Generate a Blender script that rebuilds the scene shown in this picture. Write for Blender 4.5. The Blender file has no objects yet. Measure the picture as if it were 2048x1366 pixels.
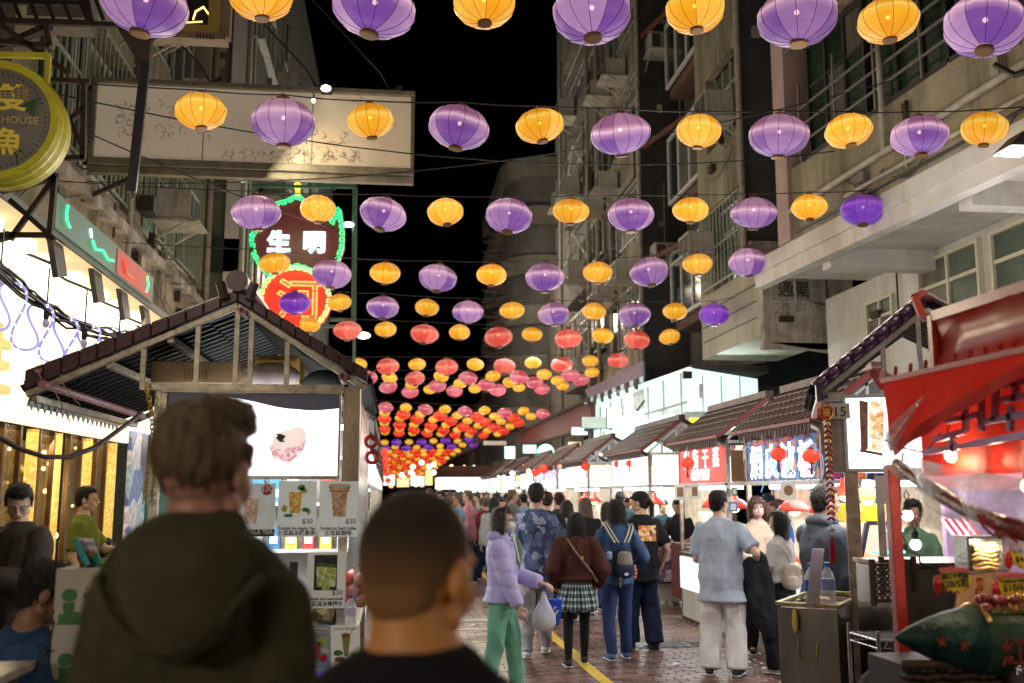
import bpy,bmesh,math,random
import numpy as np
from mathutils import Vector,Matrix,noise
R=math.radians
PI=math.pi
rnd=random.Random(7)
V=Vector
SC=bpy.context.scene
COL=SC.collection
CAMZ=1.7
FPX=1991.0
PITCH=math.atan(302/FPX)
YAW=math.atan(234/(FPX/math.cos(PITCH)))
cam=bpy.data.cameras.new('camera')
cam.sensor_width=36.0
cam.lens=FPX/2048*36.0
cam.clip_end=2000
cam.clip_start=0.05
cam.dof.use_dof=True
cam.dof.focus_distance=7.6
cam.dof.aperture_fstop=2.1
co=bpy.data.objects.new('camera',cam)
COL.objects.link(co)
co.location=(0,0,CAMZ)
co.rotation_euler=(PI/2+PITCH,0,-YAW)
SC.camera=co
_R=Matrix.Rotation(-YAW,3,'Z')@Matrix.Rotation(PI/2+PITCH,3,'X')
def ray(px,py):
 return _R@V(((px-1024)/FPX,(683-py)/FPX,-1.0))
def P(px,py,Y):
 d=ray(px,py)
 return V((0,0,CAMZ))+d*(Y/d.y)
def PZ(px,py,z):
 d=ray(px,py)
 return V((0,0,CAMZ))+d*((z-CAMZ)/d.z)
def PX(px,py,x):
 d=ray(px,py)
 return V((0,0,CAMZ))+d*(x/d.x)
SUN_EL,SUN_AZ=R(-6),R(200)
W=bpy.data.worlds.new('World')
SC.world=W
W.use_nodes=True
wn=W.node_tree
bg=wn.nodes['Background']
sky=wn.nodes.new('ShaderNodeTexSky')
sky.sky_type='NISHITA'
sky.sun_disc=False
sky.sun_elevation=SUN_EL
sky.sun_rotation=SUN_AZ
wn.links.new(sky.outputs[0],bg.inputs[0])
bg.inputs[1].default_value=0.05
sl=bpy.data.lights.new('city_glow','SUN')
sl.energy=0.2
sl.angle=R(60)
sl.color=(1.0,0.86,0.68)
so=bpy.data.objects.new('city_glow',sl)
COL.objects.link(so)
so.rotation_euler=(R(48),0,R(-28))
so['kind']='structure'
SC.view_settings.view_transform='Standard'
SC.view_settings.look='None'
SC.view_settings.exposure=0.0
SC.view_settings.gamma=1.0
SC.view_settings.use_curve_mapping=False
SC.render.engine='CYCLES'
SC.cycles.use_denoising=True
SC.cycles.denoiser='OPENIMAGEDENOISE'
SC.cycles.max_bounces=6
SC.cycles.diffuse_bounces=3
SC.cycles.glossy_bounces=3
SC.cycles.transmission_bounces=4
SC.cycles.transparent_max_bounces=12
SC.cycles.sample_clamp_indirect=3.0
SC.cycles.caustics_reflective=False
SC.cycles.caustics_refractive=False
SC.cycles.use_light_tree=True
def lamp(name,kind,loc,power,color=(1,1,1),size=.2,size_y=None,aim=None,spot=None,spread=None):
 l=bpy.data.lights.new(name,kind)
 l.energy=power
 l.color=color
 if kind=='AREA':
  l.size=size
  if size_y:
   l.shape='RECTANGLE'
   l.size_y=size_y
  if spread:
   l.spread=spread
 elif kind in('POINT','SPOT'):
  l.shadow_soft_size=size
  if kind=='SPOT':
   l.spot_size=spot or R(100)
   l.spot_blend=.6
 o=bpy.data.objects.new(name,l)
 COL.objects.link(o)
 o.location=loc
 if aim is not None:
  o.rotation_euler=(V(aim)-V(loc)).to_track_quat('-Z','Y').to_euler()
 return o
def LX(px,Y):
 return P(px,985,Y).x
_mats={}
def M(key,col=(.5,.5,.5),rough=.6,metal=0.,var=.14,scale=6.,bump=.08,bscale=60.,emit=0.,ecol=None,alpha=1.,trans=0.,coat=0.,sheen=0.,streak=None,dirt=0.,samp=True,sub=0.,spec=.5,wet=0.):
 if key in _mats:
  return _mats[key]
 m=bpy.data.materials.new(key)
 m.use_nodes=True
 nt=m.node_tree
 N,L=nt.nodes,nt.links
 b=N['Principled BSDF']
 b.inputs['Roughness'].default_value=rough
 b.inputs['Metallic'].default_value=metal
 b.inputs['Specular IOR Level'].default_value=spec
 if coat:
  b.inputs['Coat Weight'].default_value=coat
  b.inputs['Coat Roughness'].default_value=.15
 if sheen:
  b.inputs['Sheen Weight'].default_value=sheen
 if sub:
  b.inputs['Subsurface Weight'].default_value=sub
  b.inputs['Subsurface Radius'].default_value=(.02,.008,.004)
 if trans:
  b.inputs['Transmission Weight'].default_value=trans
 b.inputs['Alpha'].default_value=alpha
 tc=N.new('ShaderNodeTexCoord')
 mp=N.new('ShaderNodeMapping')
 L.new(tc.outputs['Object'],mp.inputs[0])
 if streak:
  mp.inputs['Scale'].default_value=streak
 nz=N.new('ShaderNodeTexNoise')
 nz.inputs['Scale'].default_value=scale
 nz.inputs['Detail'].default_value=7
 nz.inputs['Roughness'].default_value=.62
 L.new(mp.outputs[0],nz.inputs['Vector'])
 cr=N.new('ShaderNodeValToRGB')
 c=list(col)
 cr.color_ramp.elements[0].position=.32
 cr.color_ramp.elements[1].position=.68
 cr.color_ramp.elements[0].color=[max(0,x*(1-var))for x in c]+[1]
 cr.color_ramp.elements[1].color=[min(1,x*(1+var))for x in c]+[1]
 L.new(nz.outputs['Fac'],cr.inputs[0])
 colout=cr.outputs[0]
 if dirt:
  n2=N.new('ShaderNodeTexNoise')
  n2.inputs['Scale'].default_value=scale*.35
  n2.inputs['Detail'].default_value=9
  n2.inputs['Roughness'].default_value=.7
  mp2=N.new('ShaderNodeMapping')
  mp2.inputs['Scale'].default_value=(1.6,1.6,.28)
  L.new(tc.outputs['Object'],mp2.inputs[0])
  L.new(mp2.outputs[0],n2.inputs['Vector'])
  r2=N.new('ShaderNodeValToRGB')
  r2.color_ramp.elements[0].position=.46
  r2.color_ramp.elements[1].position=.62
  r2.color_ramp.elements[0].color=(1,1,1,1)
  k=1-dirt
  r2.color_ramp.elements[1].color=(k,k*.95,k*.85,1)
  L.new(n2.outputs['Fac'],r2.inputs[0])
  mx=N.new('ShaderNodeMix')
  mx.data_type='RGBA'
  mx.blend_type='MULTIPLY'
  mx.inputs['Factor'].default_value=1
  L.new(colout,mx.inputs[6])
  L.new(r2.outputs[0],mx.inputs[7])
  colout=mx.outputs[2]
 L.new(colout,b.inputs['Base Color'])
 if bump:
  bn=N.new('ShaderNodeTexNoise')
  bn.inputs['Scale'].default_value=bscale
  bn.inputs['Detail'].default_value=4
  L.new(tc.outputs['Object'],bn.inputs['Vector'])
  bp=N.new('ShaderNodeBump')
  bp.inputs['Strength'].default_value=min(1,bump*4)
  bp.inputs['Distance'].default_value=.01
  L.new(bn.outputs['Fac'],bp.inputs['Height'])
  L.new(bp.outputs[0],b.inputs['Normal'])
 if rough<.9:
  mr=N.new('ShaderNodeMapRange')
  mr.inputs['To Min'].default_value=max(.02,rough*.75)
  mr.inputs['To Max'].default_value=min(1,rough*1.3)
  L.new(nz.outputs['Fac'],mr.inputs[0])
  L.new(mr.outputs[0],b.inputs['Roughness'])
 if emit:
  e=ecol or col
  b.inputs['Emission Color'].default_value=list(e)+[1]
  b.inputs['Emission Strength'].default_value=emit
  if ecol is None and var:
   L.new(colout,b.inputs['Emission Color'])
 if not samp:
  m.cycles.emission_sampling='NONE'
 _mats[key]=m
 return m
def glow(key,col,s,samp=True):
 return M(key,col=tuple(min(1,c*.6)for c in col),ecol=col,emit=s,var=.05,bump=0,samp=samp,rough=.4)
def fabric(key,col=(.1,.1,.1),rough=.85,var=.09,scale=9,sheen=.15,bscale=220,bump=.12):
 return M(key,col,rough,0,var,scale,bump,bscale,spec=.18)
SKIN=M('skin',(.50,.30,.21),.52,var=.14,scale=14,bump=.03,bscale=150,sub=.12)
SKINP=M('skin_pale',(.62,.42,.32),.5,var=.1,scale=14,bump=.02,bscale=150,sub=.12)
SKIND=M('skin_tan',(.36,.19,.115),.5,var=.18,scale=14,bump=.03,bscale=150,sub=.1)
HAIRK=M('hair_black',(.010,.008,.008),.5,spec=.3,var=.5,scale=18,bump=.25,bscale=90,streak=(6,6,.6))
HAIRB=M('hair_brown',(.055,.030,.018),.45,var=.5,scale=18,bump=.25,bscale=90,streak=(6,6,.6))
HAIRG=M('hair_light_brown',(.115,.068,.034),.55,var=.55,scale=22,bump=.3,bscale=110,streak=(3,3,1))
STEEL=M('brushed_steel',(.55,.52,.48),.32,1.,var=.18,scale=5,bump=.05,bscale=30,streak=(1,1,6))
STEELW=M('stainless_frame',(.36,.31,.25),.34,1.,var=.4,scale=12,bump=.05)
DARKM=M('dark_painted_steel',(.035,.03,.03),.5,.3,var=.3,scale=20)
WIREM=M('black_cable',(.02,.02,.022),.5,var=.2)
RUST=M('rusty_steel',(.055,.035,.028),.8,.2,var=.5,scale=25,bump=.3)
TILEM=M('maroon_glazed_tile',(.055,.016,.020),.38,var=.3,scale=14,coat=.25,bump=.1,bscale=25)
TILED=M('dark_tile_underside',(.007,.007,.010),.5,var=.3,scale=14,spec=.16)
ROOFR=M('brown_red_roof_tile',(.052,.020,.017),.5,var=.35,scale=10,bump=.2,bscale=20)
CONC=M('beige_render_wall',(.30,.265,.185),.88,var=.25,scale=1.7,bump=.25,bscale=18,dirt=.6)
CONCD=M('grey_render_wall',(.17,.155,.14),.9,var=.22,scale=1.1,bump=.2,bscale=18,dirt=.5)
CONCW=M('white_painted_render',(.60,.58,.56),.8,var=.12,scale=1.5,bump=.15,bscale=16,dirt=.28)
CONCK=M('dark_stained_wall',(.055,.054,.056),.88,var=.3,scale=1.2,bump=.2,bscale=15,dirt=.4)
CONCS=M('peeling_stained_render',(.42,.38,.34),.9,var=.4,scale=3.2,bump=.4,bscale=14,dirt=.62)
PINKC=M('pinkish_column_paint',(.42,.30,.29),.85,var=.12,scale=2,bump=.1,bscale=20,dirt=.3)
ALUM=M('weathered_aluminium_frame',(.5,.5,.47),.5,.4,var=.2,scale=8)
GLASSD=M('dark_window_glass',(.02,.03,.028),.12,var=.4,scale=1.5,bump=.02,bscale=3)
GLASSG=M('greenish_window_glass',(.09,.115,.09),.18,var=.35,scale=1.5,bump=.02,bscale=3)
ACM=M('ac_casing',(.42,.40,.35),.6,var=.2,scale=4,dirt=.4)
ACD=M('ac_grille_dark',(.04,.04,.04),.7)
WHITEP=M('white_card',(.78,.78,.76),.5,var=.03,bump=0)
GOLD=M('gold_paint',(.75,.5,.13),.3,.7,var=.2)
class G:
 def __init__(self):
  self.v,self.f=[],[]
 def add(self,vs,fs):
  b=len(self.v)
  self.v+=[V(p)for p in vs]
  self.f+=[tuple(b+i for i in f)for f in fs]
  return self
 def box(self,a,b):
  x0,y0,z0=a
  x1,y1,z1=b
  x0,x1=min(x0,x1),max(x0,x1)
  y0,y1=min(y0,y1),max(y0,y1)
  z0,z1=min(z0,z1),max(z0,z1)
  vs=[(x0,y0,z0),(x1,y0,z0),(x1,y1,z0),(x0,y1,z0),(x0,y0,z1),(x1,y0,z1),(x1,y1,z1),(x0,y1,z1)]
  return self.add(vs,[(0,3,2,1),(4,5,6,7),(0,1,5,4),(1,2,6,5),(2,3,7,6),(3,0,4,7)])
 def hexa(self,q,d):
  q=[V(p)for p in q]
  d=V(d)
  vs=q+[p+d for p in q]
  return self.add(vs,[(3,2,1,0),(4,5,6,7),(0,1,5,4),(1,2,6,5),(2,3,7,6),(3,0,4,7)])
 def poly(self,q,d):
  q=[V(p)for p in q]
  d=V(d)
  n=len(q)
  return self.add(q+[p+d for p in q],[tuple(range(n))[::-1],tuple(range(n,2*n))]+[(i,(i+1)%n,n+(i+1)%n,n+i)for i in range(n)])
 def bar(self,p0,p1,w=.04,h=None,up=(0,0,1)):
  p0,p1=V(p0),V(p1)
  h=h or w
  d=(p1-p0).normalized()
  u=V(up)
  if abs(d.dot(u))>.95:
   u=V((0,1,0))
  a=d.cross(u).normalized()*w/2
  b=a.cross(d).normalized()*h/2
  q=[p0-a-b,p0+a-b,p0+a+b,p0-a+b]
  return self.hexa(q,p1-p0)
 def tube(self,pts,r,n=6,closed=False):
  pts=[V(p)for p in pts]
  rs=r if isinstance(r,(list,tuple))else[r]*len(pts)
  b=len(self.v)
  prev=None
  m=len(pts)
  for i,p in enumerate(pts):
   if closed:
    t=(pts[(i+1)%m]-pts[i-1])
   else:
    t=pts[min(i+1,m-1)]-pts[max(i-1,0)]
   t=t.normalized()if t.length>1e-9 else V((0,0,1))
   if prev is None:
    a=t.orthogonal().normalized()
   else:
    a=(prev-t*prev.dot(t))
    a=a.normalized()if a.length>1e-6 else t.orthogonal().normalized()
   prev=a
   c=t.cross(a)
   for k in range(n):
    an=2*PI*k/n
    self.v.append(p+(a*math.cos(an)+c*math.sin(an))*rs[i])
  for i in range(m if closed else m-1):
   j=(i+1)%m
   for k in range(n):
    self.f.append((b+i*n+k,b+i*n+(k+1)%n,b+j*n+(k+1)%n,b+j*n+k))
  if not closed:
   self.f.append(tuple(b+k for k in range(n))[::-1])
   self.f.append(tuple(b+(m-1)*n+k for k in range(n)))
  return self
 def lathe(self,prof,n=16,c=(0,0,0),sx=1,sy=1):
  c=V(c)
  b=len(self.v)
  for(r,z)in prof:
   for k in range(n):
    a=2*PI*k/n
    self.v.append(c+V((r*math.cos(a)*sx,r*math.sin(a)*sy,z)))
  for i in range(len(prof)-1):
   for k in range(n):
    self.f.append((b+i*n+k,b+i*n+(k+1)%n,b+(i+1)*n+(k+1)%n,b+(i+1)*n+k))
  self.f.append(tuple(b+k for k in range(n))[::-1])
  m=len(prof)-1
  self.f.append(tuple(b+m*n+k for k in range(n)))
  return self
 def ell(self,c,r,n=12,m=8,rot=None):
  c=V(c)
  r=(r,r,r)if isinstance(r,(int,float))else r
  b=len(self.v)
  for i in range(1,m):
   t=PI*i/m
   for k in range(n):
    a=2*PI*k/n
    p=V((r[0]*math.sin(t)*math.cos(a),r[1]*math.sin(t)*math.sin(a),-r[2]*math.cos(t)))
    if rot is not None:
     p=rot@p
    self.v.append(c+p)
  lo,hi=V((0,0,-r[2])),V((0,0,r[2]))
  if rot is not None:
   lo,hi=rot@lo,rot@hi
  self.v+=[c+lo,c+hi]
  s,e=b+(m-1)*n,b+(m-1)*n+1
  for i in range(m-2):
   for k in range(n):
    self.f.append((b+i*n+k,b+i*n+(k+1)%n,b+(i+1)*n+(k+1)%n,b+(i+1)*n+k))
  for k in range(n):
   self.f.append((s,b+(k+1)%n,b+k))
   self.f.append((e,b+(m-2)*n+k,b+(m-2)*n+(k+1)%n))
  return self
 def cap(self,p0,p1,r0,r1,wa=1.,wb=1.,a=None,n=14):
  p0,p1=V(p0),V(p1)
  d=(p1-p0)
  ln=d.length
  d=d.normalized()if ln>1e-9 else V((0,0,1))
  ax=V(a)if a is not None else V((1,0,0))
  ax=ax-d*ax.dot(d)
  ax=ax.normalized()if ax.length>1e-4 else d.orthogonal().normalized()
  bx=d.cross(ax)
  rings=[]
  for t in(-1,-.8,-.45,0):
   rings.append((p0+d*r0*t*min(wa,wb),r0*math.sqrt(max(0,1-t*t))))
  for t in(.33,.66):
   rings.append((p0.lerp(p1,t),r0+(r1-r0)*t))
  for t in(0,.45,.8,1):
   rings.append((p1+d*r1*t*min(wa,wb),r1*math.sqrt(max(0,1-t*t))))
  b=len(self.v)
  for(c,r)in rings:
   r=max(r,1e-4)
   for k in range(n):
    an=2*PI*k/n
    self.v.append(c+ax*math.cos(an)*r*wa+bx*math.sin(an)*r*wb)
  for i in range(len(rings)-1):
   for k in range(n):
    self.f.append((b+i*n+k,b+i*n+(k+1)%n,b+(i+1)*n+(k+1)%n,b+(i+1)*n+k))
  self.f.append(tuple(b+k for k in range(n))[::-1])
  m=len(rings)-1
  self.f.append(tuple(b+m*n+k for k in range(n)))
  return self
 def split(self,name,mat,parent=None,**kw):
  par=list(range(len(self.v)))
  def find(i):
   while par[i]!=i:
    par[i]=par[par[i]]
    i=par[i]
   return i
  for f in self.f:
   for k in f[1:]:
    par[find(k)]=find(f[0])
  groups={}
  for f in self.f:
   groups.setdefault(find(f[0]),[]).append(f)
  for fs in groups.values():
   ids=sorted({i for f in fs for i in f})
   mp={i:j for j,i in enumerate(ids)}
   h=G()
   h.v=[self.v[i]for i in ids]
   h.f=[tuple(mp[i]for i in f)for f in fs]
   h.build(name,mat,parent,**kw)
 def mesh(self,name):
  me=bpy.data.meshes.new(name)
  me.from_pydata([tuple(p)for p in self.v],[],self.f)
  return me
 def build(self,name,mat,parent=None,smooth=False,bevel=0.,local=False,label=None,kind=None):
  if parent is not None and not local:
   inv=parent.matrix_basis.inverted()
   if parent.parent is not None:
    inv=(parent.parent.matrix_basis@parent.matrix_basis).inverted()
   self.v=[inv@p for p in self.v]
  elif parent is None and not local and self.v:
   lo=V((min(p.x for p in self.v),min(p.y for p in self.v),min(p.z for p in self.v)))
   hi=V((max(p.x for p in self.v),max(p.y for p in self.v),max(p.z for p in self.v)))
   org=V(((lo.x+hi.x)/2,(lo.y+hi.y)/2,lo.z))
   self.v=[p-org for p in self.v]
  me=self.mesh(name)
  if mat is not None:
   me.materials.append(mat)
  if smooth:
   me.shade_smooth()
  o=bpy.data.objects.new(name,me)
  COL.objects.link(o)
  if parent is not None:
   o.parent=parent
  elif not local and self.v:
   o.location=org
  if bevel:
   md=o.modifiers.new('edge','BEVEL')
   md.width=bevel
   md.segments=2
   md.limit_method='ANGLE'
  if label:
   o['label']=label
  if kind:
   o['kind']=kind
  return o
def thing(name,label,cat,loc=(0,0,0),rz=0,group=None):
 o=bpy.data.objects.new(name,None)
 COL.objects.link(o)
 o.location=loc
 o.rotation_euler=(0,0,rz)
 o.matrix_basis=Matrix.Translation(V(loc))@Matrix.Rotation(rz,4,'Z')
 o.empty_display_size=.2
 o['label']=label
 o['category']=cat
 if group:
  o['group']=group
 return o
def tag(o,label,cat,group=None):
 o['label']=label
 o['category']=cat
 if group:
  o['group']=group
 return o
def struct(o):
 o['kind']='structure'
 return o
def copy_tree(o,parent=None,linked=True):
 c=o.copy()
 COL.objects.link(c)
 if parent is not None:
  c.parent=parent
 for ch in list(o.children):
  copy_tree(ch,c)
 return c
def work_dg():
 vl=TMPS.view_layers[0]
 vl.update()
 dg=vl.depsgraph
 if dg is None:
  with bpy.context.temp_override(scene=TMPS,view_layer=vl):
   dg=bpy.context.evaluated_depsgraph_get()
 dg.update()
 return dg
def text(parent,body,org,u,v,size,mat,ext=.002,align='CENTER',tube=0.,name='lettering',bold=0.,sx=1.):
 """lettering laid on the plane through org with reading direction u and up v; org is the baseline point"""
 cu=bpy.data.curves.new('lettering','FONT')
 cu.body=body
 cu.size=size
 cu.align_x=align
 cu.extrude=0 if tube else ext
 cu.resolution_u=2
 if tube:
  cu.fill_mode='NONE'
  cu.bevel_depth=tube
  cu.bevel_resolution=0
 cu.offset=bold
 to=TMPS
 o=bpy.data.objects.new('t',cu)
 to.collection.objects.link(o)
 dg=work_dg()
 me=bpy.data.meshes.new_from_object(o.evaluated_get(dg))
 bpy.data.objects.remove(o)
 bpy.data.curves.remove(cu)
 u=V(u).normalized()
 v=V(v).normalized()
 n=u.cross(v)
 mt=Matrix(((u.x*sx,v.x,n.x,org[0]),(u.y*sx,v.y,n.y,org[1]),(u.z*sx,v.z,n.z,org[2]),(0,0,0,1)))
 if parent is not None:
  pm=parent.matrix_basis
  if parent.parent is not None:
   pm=parent.parent.matrix_basis@pm
  mt=pm.inverted()@mt
 me.transform(mt)
 me.materials.clear()
 me.materials.append(mat)
 ob=bpy.data.objects.new(name,me)
 COL.objects.link(ob)
 if parent is not None:
  ob.parent=parent
 return ob
TMPS=bpy.data.scenes.new('workshop')
RS=random.Random(3)
# ================================================================ GROUND
def brick_material():
 m=bpy.data.materials.new('red_clay_paver')
 m.use_nodes=True
 nt=m.node_tree
 N,L=nt.nodes,nt.links
 b=N['Principled BSDF']
 g=N.new('ShaderNodeNewGeometry')
 oi=N.new('ShaderNodeObjectInfo')
 ad=N.new('ShaderNodeMath');ad.operation='ADD'
 L.new(g.outputs['Random Per Island'],ad.inputs[0])
 L.new(oi.outputs['Random'],ad.inputs[1])
 fr=N.new('ShaderNodeMath');fr.operation='FRACT'
 L.new(ad.outputs[0],fr.inputs[0])
 cr=N.new('ShaderNodeValToRGB')
 e=cr.color_ramp.elements
 e[0].color=(.075,.038,.032,1)
 e[1].color=(.22,.12,.10,1)
 x=e.new(.5);x.color=(.135,.070,.057,1)
 L.new(fr.outputs[0],cr.inputs[0])
 tc=N.new('ShaderNodeNewGeometry')
 nz=N.new('ShaderNodeTexNoise');nz.inputs['Scale'].default_value=2.2;nz.inputs['Detail'].default_value=9
 L.new(tc.outputs['Position'],nz.inputs['Vector'])
 mr=N.new('ShaderNodeMapRange');mr.inputs[3].default_value=.72;mr.inputs[4].default_value=1.25
 L.new(nz.outputs['Fac'],mr.inputs[0])
 mx=N.new('ShaderNodeMix');mx.data_type='RGBA';mx.blend_type='MULTIPLY';mx.inputs[0].default_value=1
 L.new(cr.outputs[0],mx.inputs[6]);L.new(mr.outputs[0],mx.inputs[7])
 L.new(mx.outputs[2],b.inputs['Base Color'])
 r=N.new('ShaderNodeMapRange');r.inputs[1].default_value=.35;r.inputs[2].default_value=.7;r.inputs[3].default_value=.24;r.inputs[4].default_value=.5
 L.new(nz.outputs['Fac'],r.inputs[0]);L.new(r.outputs[0],b.inputs['Roughness'])
 n2=N.new('ShaderNodeTexNoise');n2.inputs['Scale'].default_value=90
 L.new(tc.outputs['Position'],n2.inputs['Vector'])
 bp=N.new('ShaderNodeBump');bp.inputs[0].default_value=.25;bp.inputs[1].default_value=.004
 L.new(n2.outputs['Fac'],bp.inputs['Height']);L.new(bp.outputs[0],b.inputs['Normal'])
 return m
BRICK=brick_material()
ASPH=M('dark_ground',(.05,.042,.04),.55,var=.3,scale=2,bump=.2,bscale=60)
g=G();g.box((-60,-20,-.3),(70,260,-.016))
ground=struct(g.build('ground',ASPH))
BL,BW=.2,.1
pr=G();pr.hexa([(-.0965,-.0465,-.03),(.0965,-.0465,-.03),(.0965,.0465,-.03),(-.0965,.0465,-.03)],(0,0,.026))
pr.add([(-.0915,-.0415,0),(.0915,-.0415,0),(.0915,.0415,0),(-.0915,.0415,0)],[(0,1,2,3)])
pr.f=[f for i,f in enumerate(pr.f)if i not in(0,1)]
pr.f+=[(4,5,9,8),(5,6,10,9),(6,7,11,10),(7,4,8,11)]
brick_me=pr.mesh('brick');brick_me.materials.append(BRICK)
MANH=(3.02,11.35,.62,.42)
cands,rest=[],[]
nb=0
for j in range(int(2/BW),int(30/BW)):
 y=j*BW+.05
 off=(j%2)*.1
 for i in range(-8,28):
  x=i*BL+off
  if abs(x-MANH[0])<MANH[2]/2+.08 and abs(y-MANH[1])<MANH[3]/2+.05:
   continue
  vis=8.6<y<12.2 and 0.7<x<3.7 and not(x<1.0 and y>11)
  (cands if vis else rest).append((x,y))
cands.sort(key=lambda p:p[1])
ind,rest2=cands[:300],cands[300:]+rest
for(x,y)in ind:
 o=bpy.data.objects.new('brick',brick_me)
 COL.objects.link(o)
 o.parent=ground
 o.location=V((x,y,RS.uniform(-.002,.0015)))-ground.location
 o.rotation_euler=(RS.gauss(0,.006),RS.gauss(0,.006),RS.gauss(0,.006))
pv=np.array([v.co[:]for v in brick_me.vertices])
pf=[tuple(p.vertices)for p in brick_me.polygons]
vs,fs=[],[]
for(x,y)in rest2:
 b=len(vs)
 dz=RS.uniform(-.002,.0015)
 for p in pv:
  vs.append((p[0]+x,p[1]+y,p[2]+dz))
 fs+=[tuple(b+k for k in f)for f in pf]
gg=G();gg.v=[V(p)for p in vs];gg.f=fs
o=gg.build('brick_paving',BRICK,ground);o['kind']='stuff'
YEL=M('yellow_road_paint',(.62,.42,.03),.5,var=.3,scale=14,bump=.3,bscale=60)
g=G()
q=[]
for k in range(60):
 y=2.5+k*.55
 xc=1.93-.006*(y-8)+.01*math.sin(y*3)
 q.append((xc,y))
for(a,b)in zip(q,q[1:]):
 g.add([(a[0]-.06,a[1],.0055),(a[0]+.06,a[1],.0055),(b[0]+.06,b[1],.0055),(b[0]-.06,b[1],.0055)],[(0,1,2,3)])
o=g.build('painted_line',YEL,ground)
mc=thing('drain_cover','dark cast iron drain cover with swirling relief set in the brick paving','drain cover',(MANH[0],MANH[1],-.01))
g=G();g.box((MANH[0]-.36,MANH[1]-.24,-.03),(MANH[0]+.36,MANH[1]+.24,-.001));g.build('frame',DARKM,mc)
g=G();g.box((MANH[0]-.30,MANH[1]-.19,-.001),(MANH[0]+.30,MANH[1]+.19,.004));g.build('plate',M('cast_iron',(.05,.05,.055),.32,.7,bump=.3,bscale=30),mc)
for k in range(26):
 cx,cy=MANH[0]+RS.uniform(-.25,.25),MANH[1]+RS.uniform(-.15,.15)
 a0=RS.uniform(0,6.28)
 g=G();g.tube([(cx+.05*math.cos(a0+t*.8)*(1-t*.12),cy+.04*math.sin(a0+t*.8)*(1-t*.12),.006)for t in range(5)],.006,4)
 g.build('relief_scroll',M('cast_iron_worn',(.25,.25,.26),.25,.9),mc)
g=G();g.box((.6,13.6,.0),(7,13.95,.006));g.build('drain_strip',M('grey_concrete_strip',(.2,.19,.18),.4,var=.3),ground)
g=G();g.box((-.05,12.75,.0),(1.2,12.95,.006));g.build('drain_strip',M('grey_concrete_strip'),ground)
for(px,py,lb)in((938,1252,'small white paper scrap on the paving beyond the buzz-cut man'),(1345,1330,'crumpled pale receipt on the bricks near the drain cover')):
 q=PZ(px,py,.004)
 g=G();g.add([q,q+V((.09,.01,.012)),q+V((.1,.07,.004)),q+V((.05,.09,.016)),q+V((.0,.06,.003))],[(0,1,2,3,4)]);tag(g.build('paper_scrap',M('scrap_paper',(.6,.6,.58),.7)),lb,'litter')
g=G();g.box((4.6,0,-.016),(7.4,120,.012));pv_=g.build('pavement',M('pavement_slab',(.13,.12,.11),.5,var=.3,scale=1.5,bump=.1),None);struct(pv_)
g=G();g.box((-4,0,-.016),(-1.0,120,.012));pv_=g.build('pavement',M('pavement_slab'),None);struct(pv_)
# ================================================================ FACADES
def frame_pts(org,u,n):
 org,u,n=V(org),V(u).normalized(),V(n).normalized()
 return lambda a,z,d=0.:org+u*a+V((0,0,z))+n*d
def window(parent,f,a,z,w,h,cols=2,rows=1,glass=None,fr=None,t=.05,sill=True,depth=.0,transom=0):
 """window on the local wall frame f(along, up, out): frame mesh with its panes as children"""
 fr=fr or ALUM
 glass=glass or GLASSD
 g=G()
 def bx(a0,z0,a1,z1,d0,d1):
  q=[f(a0,z0,d0),f(a1,z0,d0),f(a1,z1,d0),f(a0,z1,d0)]
  g.hexa(q,f(0,0,d1)-f(0,0,d0))
 d0,d1=depth,depth+.07
 bx(a,z,a+w,z+t,d0,d1);bx(a,z+h-t,a+w,z+h,d0,d1)
 bx(a,z+t,a+t,z+h-t,d0,d1);bx(a+w-t,z+t,a+w,z+h-t,d0,d1)
 for i in range(1,cols):
  x=a+w*i/cols
  bx(x-t/2,z+t,x+t/2,z+h-t,d0,d1-.01)
 zs=[z+h*i/rows for i in range(1,rows)]
 if transom:
  zs=[z+h*transom]
 for zz in zs:
  bx(a+t,zz-t/2,a+w-t,zz+t/2,d0,d1-.02)
 if sill:
  bx(a-.06,z-.07,a+w+.06,z-.003,depth-.02,depth+.14)
 wd=g.build('window',fr,parent)
 zs=[z]+zs+[z+h]
 for i in range(cols):
  for j in range(len(zs)-1):
   p=G()
   a0,a1=a+w*i/cols+t/2,a+w*(i+1)/cols-t/2
   q=[f(a0,zs[j]+t/2,d0+.01),f(a1,zs[j]+t/2,d0+.01),f(a1,zs[j+1]-t/2,d0+.01),f(a0,zs[j+1]-t/2,d0+.01)]
   p.hexa(q,f(0,0,.015)-f(0,0,0))
   o=p.build('pane',glass if RS.random()>.25 else M('curtained_glass',(.10,.10,.08),.3,var=.4,scale=3,streak=(5,5,.4)),None,local=True)
   inv=(parent.matrix_basis).inverted()
   o.data.transform(inv)
   o.parent=wd
 return wd
def grille(parent,f,a,z,w,h,n=9,out=.35,mat=None):
 g=G()
 for i in range(n+1):
  x=a+w*i/n
  g.bar(f(x,z,out),f(x,z+h,out),.022)
 for zz in(z,z+h*.5,z+h):
  g.bar(f(a,zz,out),f(a+w,zz,out),.03)
 for x in(a,a+w):
  for zz in(z,z+h):
   g.bar(f(x,zz,.0),f(x,zz,out),.03)
 return g.build('window_grille',mat or M('pale_green_grille',(.30,.36,.28),.6,var=.3),parent)
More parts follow.
